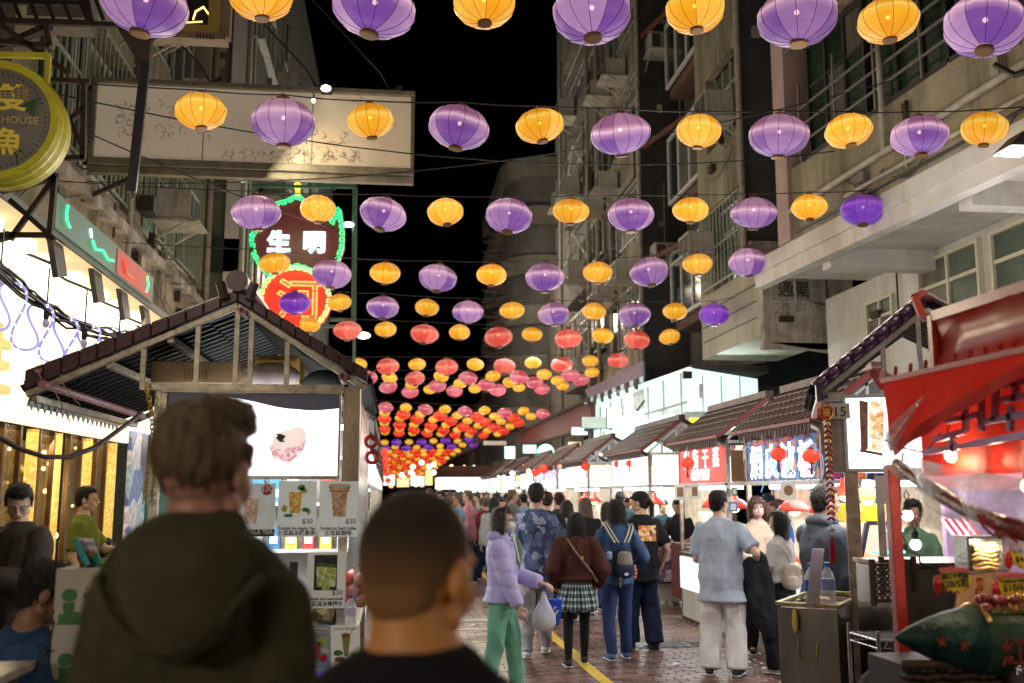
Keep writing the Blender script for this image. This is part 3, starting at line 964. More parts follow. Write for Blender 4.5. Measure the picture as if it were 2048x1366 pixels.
ORD=['','first','second','third','fourth','fifth','sixth','seventh','eighth','ninth','tenth','eleventh','twelfth','thirteenth','fourteenth','fifteenth','sixteenth','seventeenth','eighteenth','nineteenth','twentieth','twenty-first','twenty-second','twenty-third','twenty-fourth','twenty-fifth','twenty-sixth','twenty-seventh','twenty-eighth','twenty-ninth','thirtieth','thirty-first','thirty-second','thirty-third','thirty-fourth','thirty-fifth','thirty-sixth']
def put_lantern(c,loc,dia,label,detail=True,group='silk lanterns strung across the street',tilt=.085):
 key=(c,detail,RS.randrange(3))
 if key not in PROTO:
  PROTO[key]=lantern_proto(*key)
 t=thing('silk_lantern',label,'lantern',loc,0,group)
 t.rotation_euler=(RS.gauss(0,tilt),RS.gauss(0,tilt),RS.uniform(0,6.28))
 t.scale=(dia*RS.uniform(.97,1.03),dia*RS.uniform(.97,1.03),dia*RS.uniform(.96,1.04))
 for nm,me in PROTO[key]:
  o=bpy.data.objects.new(nm,me)
  COL.objects.link(o)
  o.parent=t
 return t
rows=[[(-115,-15,128,'Y'),(290,10,170,'P'),(523,-5,125,'Y'),(748,15,165,'P'),(968,8,122,'Y'),(1184,25,162,'P'),(1390,20,120,'Y'),(1594,35,158,'P'),(1776,42,120,'Y'),(1970,50,160,'P')],[(402,223,100,'Y'),(567,245,130,'P'),(741,242,95,'Y'),(918,255,122,'P'),(1080,252,95,'Y'),(1241,268,122,'P'),(1397,262,92,'Y'),(1558,272,122,'P'),(1697,262,92,'Y'),(1839,272,116,'P'),(1969,258,92,'Y')],[(513,425,97,'P'),(636,418,74,'Y'),(766,428,94,'P'),(891,424,74,'Y'),(1018,432,94,'P'),(1142,423,73,'Y'),(1262,430,94,'P'),(1381,420,72,'Y'),(1507,426,92,'P'),(1619,414,70,'Y'),(1726,420,90,'V')],[(549,527,62,'Y'),(663,548,80,'P'),(770,546,61,'Y'),(876,556,80,'P'),(983,550,61,'Y'),(1090,555,80,'P'),(1195,545,61,'Y'),(1298,544,78,'P'),(1395,528,60,'Y'),(1496,525,77,'P'),(1595,502,56,'U')],[(590,606,64,'V'),(679,605,49,'Y'),(765,615,66,'P'),(854,615,50,'Y'),(936,624,65,'P'),(1024,621,50,'Y'),(1107,628,65,'P'),(1188,623,49,'Y'),(1269,630,64,'P'),(1350,623,48,'Y'),(1428,629,62,'V')],[(620,649,42,'Y'),(695,661,56,'R'),(771,659,44,'Y'),(849,668,57,'R'),(919,665,43,'Y'),(997,674,57,'R'),(1064,669,42,'Y'),(1137,677,55,'R'),(1206,672,43,'Y'),(1274,680,54,'R'),(1339,674,43,'Y')],[(717,729,35,'Y'),(776,733,46,'R'),(834,729,35,'Y'),(893,734,46,'R'),(951,729,35,'Y'),(1009,732,45,'R'),(1066,726,34,'Y'),(1124,729,44,'R'),(1181,722,34,'Y'),(1236,721,42,'R')],[(735,756,40,'K'),(779,755,31,'Y'),(830,757,40,'R'),(882,753,31,'Y'),(936,756,38,'K'),(986,752,31,'Y'),(1038,754,39,'K'),(1088,749,31,'Y'),(1141,751,39,'K'),(1184,745,30,'Y')],[(776,774,36,'K'),(824,769,28,'Y'),(875,772,36,'K'),(921,767,28,'Y'),(973,770,35,'K'),(1019,765,28,'Y'),(1069,765,35,'K'),(1115,761,28,'Y'),(1162,760,34,'K')],[(820,784,35,'K'),(860,779,26,'Y'),(909,782,34,'K'),(950,777,26,'Y'),(995,780,34,'K'),(1038,775,26,'Y'),(1084,778,33,'K'),(1125,772,26,'Y')],[(771,815,31,'K'),(812,815,24,'Y'),(851,819,31,'K'),(890,819,24,'Y'),(930,823,30,'K'),(969,821,24,'Y'),(1009,826,30,'K'),(1047,822,23,'Y'),(1086,828,29,'K')],[(769,826,22,'Y'),(807,829,28,'S'),(841,828,22,'Y'),(880,832,28,'S'),(915,831,22,'Y'),(954,834,28,'S'),(989,833,22,'Y'),(1027,836,27,'S'),(1062,833,21,'Y')],[(769,838,27,'S'),(800,836,21,'Y'),(834,839,27,'S'),(867,839,21,'Y'),(902,843,26,'S'),(935,842,21,'Y'),(970,845,26,'S'),(1002,843,20,'Y'),(1037,846,25,'S')],[(769,846,20,'Y'),(799,850,26,'S'),(828,849,20,'Y'),(862,852,25,'S'),(893,850,20,'Y'),(926,854,25,'S'),(957,851,20,'Y'),(988,855,25,'S'),(1020,853,19,'Y')],[(769,858,24,'S'),(799,857,19,'Y'),(828,860,24,'S'),(858,859,19,'Y'),(887,861,24,'S'),(915,860,19,'Y'),(943,862,23,'S'),(975,861,18,'Y'),(1007,862,23,'S')],[(770,864,18,'Y'),(798,866,23,'S'),(826,866,18,'Y'),(854,867,23,'S'),(882,868,18,'Y'),(910,870,22,'S'),(938,869,18,'Y'),(967,870,22,'S'),(995,868,17,'Y')],[(769,885,16,'Y'),(793,885,20,'V'),(818,884,16,'Y'),(843,884,20,'V'),(867,882,16,'Y'),(891,881,20,'V'),(915,882,16,'Y'),(938,878,19,'V')],[(770,896,20,'V'),(790,894,15,'Y'),(812,896,19,'V'),(833,895,15,'Y'),(857,894,19,'V'),(880,892,15,'Y'),(903,893,19,'V'),(925,890,15,'Y'),(947,890,18,'V')],]
for(y,n,x1,cc,d)in((903,10,915,'SY',16),(911,11,905,'YS',15),(918,10,893,'SY',14),(925,10,885,'YS',13.5),(931,10,880,'SY',13),(937,10,872,'SY',12),(943,9,862,'YS',12),(948,9,855,'SY',12),(953,8,848,'YS',11),(958,8,842,'SY',11)):
 rows.append([(762+(x1-762)*i/(n-1),y-i*.3+RS.uniform(-1.2,1.2),d*1.12*(1 if cc[i%2]!='Y' else .78),cc[i%2])for i in range(n)])
def solve_Y(py,px,z):
 d=ray(px,py)
 return d.y*(z-CAMZ)/d.z
HL=5.0
for ri,row in enumerate(rows):
 big=[r for r in row if r[3]not in 'YU']or row
 ys=sum(r[1]for r in big)/len(big)
 xs=sum(r[0]for r in big)/len(big)
 Y=solve_Y(ys,xs,HL-.08)
 if ri>=16:
  Y=solve_Y(ys,xs,HL)
 row.sort(key=lambda r:r[0])
 tops=[]
 for i,(px,py,w,c)in enumerate(row):
  p=P(px,py,Y)
  dist=(p-V((0,0,CAMZ))).dot(_R@V((0,0,-1)))
  dia=w/FPX*dist
  detail=ri<7
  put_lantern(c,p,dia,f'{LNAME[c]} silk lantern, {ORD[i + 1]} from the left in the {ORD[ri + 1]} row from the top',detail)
  tops.append(p+V((0,0,dia*.335+dia*.11)))
 a,b=tops[0].copy(),tops[-1].copy()
 pts=[]
 a.x=max(-3.9,a.x-2.5)if ri<8 else a.x-1.0
 b.x=min(6.2,b.x+2.5)if ri<8 else b.x+1.0
 a.z+=.05;b.z+=.1
 allp=[a]+tops+[b]
 for k,(p,q)in enumerate(zip(allp,allp[1:])):
  for t in(0,.25,.5,.75):
   r=p.lerp(q,t);r.z-=.05*(4*t*(1-t))*-1*.0
   r.z+=.012*math.sin(t*PI)*(-1)
   pts.append(r)
 pts.append(b)
 g=G();g.tube(pts,.007 if ri<8 else .012,4)
 tag(g.build('lantern_wire',WIREM),f'thin black wire carrying the {ORD[ri + 1]} row of lanterns from the top','wire','wires that carry the lanterns')
for ri,Y in enumerate((4.2,1.4)):
 pts=[(-3.9,Y,5.35)]
 for i in range(9):
  c='PY'[(i+ri)%2]
  x=-3.1+i*.95
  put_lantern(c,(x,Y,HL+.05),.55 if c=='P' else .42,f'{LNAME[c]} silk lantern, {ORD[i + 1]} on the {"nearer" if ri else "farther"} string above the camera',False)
  pts.append((x,Y,HL+.3))
 pts.append((6.1,Y,5.4))
 g=G();g.tube(pts,.007,4)
 tag(g.build('lantern_wire',WIREM),f'black wire strung overhead, {"nearer" if ri else "farther"} of two above the camera','wire','wires that carry the lanterns')
for(Y,e)in((1.4,30),(4.2,40),(6.6,50),(8.9,60),(12,70),(15,80),(18,80),(23,110),(30,150),(40,180)):
 for x in(-1.6,3.2):
  l_=lamp('lantern_row_fill','POINT',(x,Y+1.0,3.7),e*.7,(1,.88,.72),.4)  # added point lamps below the strings, brightening street and facades
for(x,y,z,e)in((1,15,8,80),(1,24,9,200),(1.5,36,10,800),(3,44,10,1500),(-1.5,30,9,250)):
 lamp('upper_facade_fill','POINT',(x,y,z),e,(1,.86,.66),1.0)  # added unseen point lamps in mid-air to brighten the upper facades
for(x,y)in((-2.4,-.6),(3.4,-.4)):
 lamp('behind_camera_fill','AREA',(x,y,2.15),34 if x<0 else 20,(1,.86,.66),1.2,.4,aim=(x*.2,1.9,1.4))  # added fill lamps behind the camera for the foreground, no stall there
for k,(a,b,s)in enumerate((((-3.9,9.5,5.6),(6.0,12,6.2),.5),((-3.9,12.4,5.5),(5.6,10.0,6.3),.4),((-3.9,8,5.2),(-.8,12.45,5.0),.1))):
 a,b=V(a),V(b)
 g=G();g.tube([a.lerp(b,t/12)-V((0,0,s*4*(t/12)*(1-t/12)))for t in range(13)],.008,4)
 tag(g.build('slack_cable',WIREM),['slack black cable crossing before the blank signboard','slack cable running to the beige parapet','slack cable tied to the foot of the blank signboard'][k],'cable')
# ================================================================ SIGNS ON THE LEFT
sb=thing('blank_signboard','long blank cream signboard with scuffed faded lettering hung across the street','signboard',(-1.9,12.6,5.4))
A,B_,C_,D_=P(186,318,12.5),P(820,334,12.5),P(826,186,12.5),P(192,174,12.5)
CREAM=M('aged_cream_acrylic',(.62,.52,.38),.5,var=.1,scale=1.6,bump=.02,dirt=.12,emit=.13,ecol=(1,.86,.66))  # faint emission stands in for light falling evenly on the board
zb,zt,xl,xr=(A.z+B_.z)/2,(C_.z+D_.z)/2,A.x,B_.x
g=G();g.box((xl,12.52,zb),(xr,12.85,zt));g.build('panel',CREAM,sb)
ALF=M('old_aluminium_trim',(.28,.26,.2),.45,.6,var=.3,scale=6)
g=G()
g.box((xl-.06,12.46,zt),(xr+.05,12.92,zt+.07));g.box((xl-.06,12.46,zb-.1),(xr+.05,12.92,zb))
g.box((xl-.06,12.46,zb),(xl,12.92,zt));g.box((xr,12.46,zb),(xr+.05,12.92,zt))
g.box((xl-.06,12.5,zb-.2),(xr+.05,12.6,zb-.102))
g.build('frame',ALF,sb,bevel=.01)
for k in(.335,.68):
 g=G();x=xl+(xr-xl)*k
 g.box((x-.006,12.512,zb),(x+.006,12.519,zt));g.build('panel_joint',M('joint_grey',(.25,.22,.17),.7),sb)
SCU=M('glue_residue',(.16,.13,.09),.9,var=.4,scale=40,bump=0)
def scuff(cx,cz,w,h,n):
 g=G()
 for _ in range(n):
  x,z=cx+RS.uniform(-w,w),cz+RS.uniform(-h,h)
  a=RS.uniform(0,6.28)
  pts=[(x+.03*t*math.cos(a+t*.7),12.512,z+.03*t*math.sin(a+t*.7))for t in range(RS.choice((2,3,4)))]
  g.tube(pts,.0035,3)
 g.build('letter_ghost',SCU,sb)['kind']='stuff'
zc=(zb+zt)/2
scuff(xl+.42,zc+.02,.16,.2,60)
scuff(xl+1.15,zc+.1,.4,.3,40)
for k in range(9):
 scuff(xl+1.65+k*.2,zb+.13,.06,.05,6)
scuff(xl+2.9,zb+.33,.3,.1,18);scuff(xl+2.9,zb+.13,.5,.06,24);scuff(xl+3.5,zc+.2,.3,.2,10)
for x in(xl+1.4,xl+2.75,xl+3.7):
 g=G();g.tube([(x,12.6,zt+.05),(x-.15,12.5,zt+.3),(x-1.1,12.2,zt+1.2)],.012,5);g.bar((x-.05,12.55,zt+.07),(x+.12,12.55,zt+.16),.04);g.build('stay_wire',WIREM,sb)
g=G();g.bar((-4.0,12.7,zt+.02),(xl,12.7,zt+.02),.07);g.bar((-4.0,12.7,zb),(xl,12.7,zb),.07);g.bar((-4,12.7,zb-.5),(xl+.6,12.7,zb-.1),.05);g.build('wall_bracket',RUST,sb)
fl_=thing('flood_lamp','bright star-like floodlight on the top edge of the blank signboard','flood lamp',P(652,178,12.4))
p=P(652,178,12.4)
g=G();g.box((p.x-.07,p.y,p.z-.03),(p.x+.07,p.y+.12,p.z+.06));g.build('housing',DARKM,fl_)
g=G();g.ell((p.x,p.y-.02,p.z),(.06,.02,.045));g.build('lens',glow('flood_lens',(1,.93,.7),14),fl_)
p2=P(627,201,12.3)
fl2=thing('flood_reflection','small white reflection of the floodlight, built as a glowing bead','reflection',p2)  # the floodlight's reflection modelled as a small glowing object
g=G();g.ell((p2.x,p2.y,p2.z),(.022,.02,.03));g.build('lens',glow('reflection_bead',(.9,1,1),12),fl2)
g=G();g.tube([p2+V((0,.02,.02)),p2+V((0,.1,.12))],.008,5);g.build('bracket',DARKM,fl2)
lamp('floodlight','SPOT',p+V((0,-.05,0)),160,(1,.9,.7),.05,aim=(5,5,3.5),spot=R(85))
for(px,py,Y,lb,s)in((697,449,22.2,'small white lamp beside the top of the neon gourd',1.2),(727,671,24,'small white street lamp under the neon sign frame',1.6)):
 q=P(px,py,Y)
 t=thing('street_lamp',lb,'lamp',q)
 g=G();g.ell(q,(.1*s,.05,.05*s));g.build('lens',glow('cool_lens',(.95,1,.9),9),t)
 g=G();g.bar(q+V((0,.06,.05)),q+V((-.6,.1,.1)),.04);g.build('arm',DARKM,t)
th_c=P(-14,238,6.5)
th=thing('round_tea_house_sign','round tea house sign with yellow rim, gold characters and green leaf, hung on the wall','sign',th_c)
def ring_pts(r,y,n=40):
 return[(th_c.x+r*math.cos(2*PI*k/n),th_c.y+y,th_c.z+r*math.sin(2*PI*k/n))for k in range(n)]
YRIM=M('yellow_sign_rim',(.40,.37,.02),.5,var=.22,scale=8,bump=.1,bscale=12,emit=.06)
RR=.405
g=G()
n=40
for y,r in((0.0,RR),(0.0,RR-.05),(.02,RR-.05)):
 g.v+=[V(p)for p in ring_pts(r,y)]
for y in(.012,.05,.1,.15,.2,.26):
 g.v+=[V(p)for p in ring_pts(RR+(.012 if y in(.05,.15)else 0),y)]
for a,b in((0,1),(1,2),(0,3),(3,4),(4,5),(5,6),(6,7),(7,8)):
 for k in range(n):
  g.f.append((a*n+k,a*n+(k+1)%n,b*n+(k+1)%n,b*n+k))
g.build('rim',YRIM,th,smooth=False)
g=G();g.poly(ring_pts(RR-.052,.02),(0,.02,0));g.build('face',M('sign_face_grey',(.17,.15,.125),.5,var=.15,scale=6,bump=.02),th)
g=G()
for k in range(60):
 a=2*PI*k/60
 r1,r2=RR-.075,RR-.092
 ps=[(r1,a),(r2,a-.02),(r2,a+.02)]
 g.poly([(th_c.x+r*math.cos(t),th_c.y+.019,th_c.z+r*math.sin(t))for r,t in ps],(0,-.002,0))
g.build('dentil_border',M('dark_green_print',(.02,.045,.02),.6),th)
GCH=M('gold_lettering',(.62,.47,.06),.45,var=.1,emit=.1)
text(th,'雙',(th_c.x+.105,th_c.y+.014,th_c.z+.085),(1,0,0),(0,0,1),.19,GCH,ext=.006,bold=.004)
text(th,'魚',(th_c.x+.095,th_c.y+.014,th_c.z-.215),(1,0,0),(0,0,1),.19,GCH,ext=.006,bold=.004)
text(th,'TEA HOUSE',(th_c.x+.085,th_c.y+.014,th_c.z-.02),(1,0,0),(0,0,1),.072,M('dull_gold_lettering',(.42,.34,.12),.5),ext=.003,bold=.0015)
g=G()
for k in range(8):
 a=-.9+k*.24
 s=V((th_c.x+.1,th_c.y+.017,th_c.z+.02))
 g.tube([s+V((.04+.05*j*math.cos(a*.55),0,.10+.045*j*math.sin(a)-.03*k*.2))for j in range(4)],[.004,.009,.007,.002],4)
g.tube([th_c+V((.02+.15*math.cos(t*.4),.017,-.3+.12*math.sin(t*.4)+.02*t))for t in range(11)],.006,4)
g.tube([th_c+V((-.12+.035*t,.017,-.05-.02*t+.03*math.sin(t)))for t in range(10)],.006,4)
g.build('leaf_emblem',M('green_print',(.03,.09,.04),.6,var=.3),th)
g=G()
g.bar(P(0,110,6.75),P(100,112,6.75),.035);g.bar(P(98,112,6.75),P(94,165,6.75),.03);g.bar(P(-200,110,6.75),P(0,110,6.75),.035)
g.build('hanger',YRIM,th)
sf=thing('sign_bracket','rusty steel truss that carries the round tea house sign','bracket',P(60,90,7.2))
g=G()
for a,b in(((-20,42),(300,52)),((-20,82),(100,92)),((100,92),(92,52)),((0,48),(70,100)),((70,100),(140,148)),((30,380),(112,352)),((112,352),(20,480)),((-20,360),(112,352)),((20,400),(110,480)),((110,352),(98,480)),((-20,470),(100,470)),((168,165),(166,318)),((100,160),(180,164)),((100,316),(170,316)),((140,240),(168,215)),((140,240),(168,300))):
 g.bar(P(*a,7.2),P(*b,7.2),.035)
for a in((-20,42),(100,52),(112,352),(20,470)):
 q=P(*a,7.2);g.bar(q,V((-4.0,q.y+1.2,q.z)),.05)
g.split('bar',RUST,sf)
cg=thing('balcony_cage','dark steel balcony cage high on the near wall','balcony cage',P(60,20,8.5))
g=G()
for k in range(7):
 g.bar(P(-30+k*33,-60,8.5),P(10+k*33,42,8.5),.03)
g.bar(P(-30,2,8.5),P(170,8,8.5),.04);g.bar(P(-30,40,8.5),P(180,46,8.5),.04);g.bar(P(160,-60,8.5),P(180,46,8.5),.06)
g.split('bar',DARKM,cg)
a,b=P(60,-60,8.9),P(165,36,8.9)
g=G();g.box((a.x,8.9,b.z),(b.x,9.3,a.z));g.build('back_panel',CONCD,cg)
hb=thing('hanging_batten','long dark steel batten hanging aslant in front of the blank signboard','batten',P(287,130,7.0))
g=G();g.bar(P(291,125,7.0),P(263,384,7.0),.065,.035,up=(0,1,0));g.build('shaft',M('near_black_paint',(.012,.012,.018),.5,var=.2),hb)
g=G();q=[P(232,52,7.02),P(305,52,7.02),P(297,128,7.02),P(278,128,7.02)];g.hexa(q,(0,.06,0));g.bar(P(330,60,7.05),P(298,86,7.05),.02);g.build('boot',M('dull_brown_steel',(.07,.05,.04),.6,.3,var=.3),hb)
g=G();g.tube([P(264,384,7),P(267,392,7),P(262,398,7)],.008,5);g.build('hook',DARKM,hb)
lb_=thing('led_message_box','gold framed LED message box jutting out at the top','LED sign',P(400,20,9.2))
x0,z0=P(348,66,9.2).x,P(348,46,9.2).z
x1=P(437,46,9.2).x
g=G();g.box((x0,9.25,z0),(x1-.1,9.4,z0+1.2));g.build('screen',M('led_black',(.008,.006,.006),.3),lb_)
g=G();g.box((x1-.098,9.2,z0),(x1,9.4,z0+1.2));g.box((x0-.2,9.2,z0-.07),(x1,9.4,z0-.002));g.split('frame',M('gold_trim',(.45,.30,.08),.35,.7,emit=.05),lb_)
g=G();g.box((x0-.2,9.22,z0-.13),(x1+.07,9.4,z0-.072));g.box((x1+.002,9.3,z0-.07),(x1+.09,9.4,z0+1.2));g.build('casing',M('beige_casing',(.33,.28,.2),.6,dirt=.3),lb_)
g=G()
for k in range(6):
 g.box((x1-.2+k*.03,9.215,z0-.14),(x1-.19+k*.03,9.219,z0-.09))
g.build('vent_slot',DARKM,lb_)
g=G()
RS2=random.Random(5)
for(a,b)in(((0,0),(.16,.02)),((.02,.02),(.0,.14)),((.08,.04),(.1,.12)),((.1,.12),(.17,.17)),((.17,.17),(.22,.1)),((-.1,.1),(-.02,.2))):
 for k in range(9):
  t=k/8
  g.box((x0+.08+a[0]+(b[0]-a[0])*t-.005,9.238,z0+.03+a[1]+(b[1]-a[1])*t-.005),(x0+.08+a[0]+(b[0]-a[0])*t+.005,9.249,z0+.03+a[1]+(b[1]-a[1])*t+.005))
g.build('led_dots',glow('led_amber',(1,.6,.15),5,False),lb_)['kind']='stuff'
NY=22.0
ng=thing('neon_gourd_sign','neon gourd sign, dark red above and bright red below, green key-pattern border','neon sign',P(595,520,NY))
def NP(px,py,d=0.):return P(px,py,NY+d)
up_c,lo_c=(592,478),(595,596)
def outline(k):
 pts=[]
 if k==0:
  for(x,y)in((512,458),(545,405),(572,398),(596,386),(612,399),(622,418),(655,430),(672,442),(683,418),(689,460),(688,495),(676,530),(655,556),(625,548),(597,536),(566,542),(540,556),(520,540),(503,508),(497,470)):
   pts.append((x,y))
 else:
  for i in range(26):
   a=2*PI*i/26
   pts.append((590+73*math.cos(a),598+68*math.sin(a)))
 return pts
g=G();g.poly([NP(x,y)for x,y in outline(0)],(0,.25,0));g.build('upper_face',M('oxblood_sign_face',(.16,.02,.025),.5,var=.1,emit=.28),ng)
g=G();g.poly([NP(x,y,-.01)for x,y in outline(1)],(0,.24,0));g.build('lower_face',M('lit_red_sign_face',(.9,.03,.015),.5,var=.12,scale=2,emit=1.1),ng)
NEG=glow('green_neon',(.03,1.0,.28),3.2)
NEW_=glow('white_neon',(.6,1,.97),3.4)
NEO=glow('orange_neon',(1,.36,.08),2.6)
def key_border(pts,inset,name,skip=None):
 n=len(pts)
 cx=sum(p[0]for p in pts)/n;cy=sum(p[1]for p in pts)/n
 dense=[]
 for i in range(n):
  a,b=pts[i],pts[(i+1)%n]
  L_=math.hypot(b[0]-a[0],b[1]-a[1]);m=max(1,int(L_/2.2))
  for k in range(m):
   dense.append((a[0]+(b[0]-a[0])*k/m,a[1]+(b[1]-a[1])*k/m))
 def off(i,d):
  p=dense[i%len(dense)]
  q=dense[(i+2)%len(dense)];o_=dense[i-2]
  tx,ty=q[0]-o_[0],q[1]-o_[1]
  l=math.hypot(tx,ty)or 1
  nx,ny=-ty/l,tx/l
  if(p[0]+nx-cx)**2+(p[1]+ny-cy)**2>(p[0]-cx)**2+(p[1]-cy)**2:
   nx,ny=-nx,-ny
  return NP(p[0]+nx*d,p[1]+ny*d,-.06)
 seq=[(0,1),(0,inset),(1.6,inset),(3.4,inset),(3.4,inset*.42),(1.7,inset*.42),(1.7,inset*.72)]
 i=0
 g=G()
 while i<len(dense)-5:
  if not(skip and skip(dense[i])):
   g.tube([off(i+int(round(a)),d)for a,d in seq],.0085,4)
   g.tube([off(i,1),off(i+3,1),off(i+5,1),off(i+5,inset*.9)],.0085,4)
  i+=6
 return g.build(name,NEG,ng)
key_border(outline(0),9,'key_border')
key_border(outline(1),9,'key_border',skip=lambda p:p[1]<542 and 560<p[0]<620 and False)
NT=.019
for ch,cx,by,sz,mt in(('生',557,500,.50,NEW_),('明',628,500,.50,NEW_),('河',597,632,.98,NEO)):
 p=NP(cx,by,-.07)
 text(ng,ch,p,(1,0,0),(0,.0,1),sz,mt,tube=NT if mt is NEW_ else .014,bold=.008)
 text(ng,ch,NP(cx,by,-.02),(1,0,0),(0,0,1),sz,M('pale_letter_face',(.55,.6,.6),.5,emit=.35)if mt is NEW_ else M('salmon_letter_face',(.8,.15,.09),.5,emit=.7),ext=.008,bold=.01)
g=G();g.tube([NP(595+6*math.cos(a*PI/5),372+6*math.sin(a*PI/5),-.05)for a in range(10)],.025,5,closed=True);g.tube([NP(593,379,-.05),NP(592,392,-.05)],.02,5);g.tube([NP(598,379,-.05),NP(599,392,-.05)],.02,5)
g.build('yellow_stalk',glow('yellow_neon',(1,.75,.05),1.8),ng)
GFR=M('green_light_tinted_frame',(.10,.20,.15),.6,var=.3)  # green of the neon light put into the frame's base colour
g=G()
for a,b,d0,d1 in(((500,361),(708,366),.3,.3),((500,372),(712,374),-.4,-.4),((500,361),(500,372),.3,-.4),((620,362),(670,378),.3,-.4),((708,366),(712,374),.3,-.4),((708,366),(705,640),.3,.3),((712,374),(708,728),-.4,-.4),((620,362),(620,392),.3,.1),((568,362),(568,398),.3,.1),((660,640),(705,640),.3,.3),((640,652),(708,655),-.4,-.4),((640,655),(655,720),.3,.3),((500,372),(440,372),.3,.3),((440,455),(500,455),.3,.3),((440,590),(520,590),.3,.3)):
 g.bar(NP(*a,d0),NP(*b,d1),.06)
g.build('frame',GFR,ng)
lamp('neon_glow','POINT',NP(595,480,-.6),25,(.2,1,.45),.6)
lamp('neon_glow_red','POINT',NP(595,590,-.6),25,(1,.15,.08),.5)
gs=thing('gold_shop_front','glaring cream shop fascia with gold letters above a gilded glass front','shop front',(-4,12,0))
FASC=M('floodlit_cream_fascia',(.85,.72,.5),.6,var=.06,scale=.8,bump=.0,emit=1.12,ecol=(1,.86,.60))  # emission stands in for the floodlights washing the fascia
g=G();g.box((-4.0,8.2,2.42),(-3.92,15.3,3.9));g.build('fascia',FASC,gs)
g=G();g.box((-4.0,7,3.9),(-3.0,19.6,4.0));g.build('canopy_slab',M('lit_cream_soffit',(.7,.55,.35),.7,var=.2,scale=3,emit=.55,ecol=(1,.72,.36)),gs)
g=G()
for k in range(16):
 y=8+k*.75
 g.box((-3.96,y,3.78),(-3.2,y+.3,3.898))
g.split('soffit_panel',M('soffit_light_strip',(.9,.85,.7),.5,emit=2.2,ecol=(1,.9,.66)),gs)
g=G();g.box((-3.0,6,3.9),(-2.97,19.6,3.98));g.build('dark_banner',M('teal_grey_board',(.10,.13,.12),.6,var=.2,scale=3),gs)
text(gs,'生',(-3.9,10.15,2.72),(0,1,0),(0,0,1),.72,M('gilt_letter',(.6,.38,.08),.35,.6),ext=.04,bold=.015)
for k,y in enumerate((9.0,10.2,11.2,12.2,13.2,14.1,15.0)):
 g=G();g.bar((-3.05,y,3.98),(-3.0,y+.1,3.6),.05,.28);g.tube([(-3.6,y,3.98),(-3.3,y,3.8),(-3.05,y,3.7)],.015,5)
 g.build('lamp_arm',M('black_lamp_arm',(.025,.022,.02),.5),gs)
g=G();g.box((-3.965,8.6,0),(-3.9,14.95,.28));g.build('plinth',CONCD,gs)
GOLDB=M('gilded_backdrop',(.55,.33,.06),.25,.8,var=.85,scale=7,bump=.5,bscale=9,emit=.05,ecol=(1,.62,.12))
g=G();g.box((-5.2,8,.0),(-5.1,15.3,2.4));g.build('gilded_wall',GOLDB,gs)
def bead_mat():
 m=bpy.data.materials.new('beaded_gold_light')
 m.use_nodes=True
 N,L=m.node_tree.nodes,m.node_tree.links
 b=N['Principled BSDF']
 tc=N.new('ShaderNodeTexCoord')
 vo=N.new('ShaderNodeTexVoronoi');vo.inputs['Scale'].default_value=26
 L.new(tc.outputs['Object'],vo.inputs['Vector'])
 cr=N.new('ShaderNodeValToRGB')
 cr.color_ramp.elements[0].color=(1,.78,.3,1);cr.color_ramp.elements[0].position=.12
 cr.color_ramp.elements[1].color=(.5,.28,.03,1);cr.color_ramp.elements[1].position=.5
 L.new(vo.outputs['Distance'],cr.inputs[0])
 L.new(cr.outputs[0],b.inputs['Emission Color'])
 b.inputs['Emission Strength'].default_value=1.0
 b.inputs['Base Color'].default_value=(.6,.4,.1,1)
 return m
BEAD=bead_mat()
for y in(8.9,10.1,11.55,12.35,13.55,14.7):
 g=G();g.lathe([(.065,0),(.065,2.39)],10,(-3.98,y,.0));g.build('beaded_column',BEAD,gs,smooth=True)
for y in(9.5,10.9,11.95,13.0,14.1):
 g=G();g.box((-4.02,y-.22,.28),(-3.99,y+.22,2.4));g.build('door_glass',M('gold_tinted_glass',(.3,.2,.07),.06,.0,alpha=.35,var=.3,scale=2),gs)
 g=G();g.bar((-3.97,y-.23,.28),(-3.97,y-.23,2.4),.05);g.bar((-3.97,y+.23,.28),(-3.97,y+.23,2.4),.05);g.build('door_frame',M('bronze_frame',(.10,.055,.02),.3,.8),gs)
g=G()
for k in range(70):
 p=(RS.uniform(-5.05,-4.2),RS.uniform(8.5,15),RS.uniform(.5,2.35))
 g.ell(p,RS.uniform(.02,.05),6,4)
g.build('fairy_lights',glow('fairy_light',(1,.78,.35),5,False),gs)
lamp('shop_light','AREA',(-4.5,12,2.35),45,(1,.72,.35),1.2,5,aim=(-4.5,12,0))
lamp('fascia_wash','AREA',(-2.9,12,3.9),120,(1,.82,.55),.3,6,aim=(1.5,12,1.0))
nb_=thing('green_neon_board','dark neon board with green outline and red glow over the bright canopy','neon sign',(-2.95,10.4,3.95))
g=G();g.box((-2.965,8.7,3.95),(-2.94,12.2,4.26));g.build('panel',M('dim_teal_panel',(.05,.09,.075),.5,var=.3,emit=.1,ecol=(.2,.6,.4)),nb_)
g=G();g.box((-2.938,10.6,3.97),(-2.933,12.0,4.24));g.build('red_panel',M('dim_red_panel',(.5,.03,.02),.5,emit=.25),nb_)
def nbt(pts,mt,nm,r=.02):
 g=G();g.tube([(-2.925,8.9+(y-11.2)*.48,3.97+(z-4.15)*.31)for y,z in pts],r*.55,5);g.build(nm,mt,nb_)
nbt([(11.3,4.95),(11.25,4.7),(11.3,4.5),(11.5,4.38)],NEG,'green_tube')
nbt([(12.9,4.55),(13.1,4.35),(13.6,4.5),(14.0,4.35),(14.4,4.45)],NEG,'green_tube')
nbt([(17.3,4.9),(17.45,4.6),(17.3,4.3)],NEG,'green_tube')
nbt([(15.2,4.75),(15.5,4.35),(16.1,4.4)],glow('red_neon',(1,.06,.03),1.6),'red_tube')
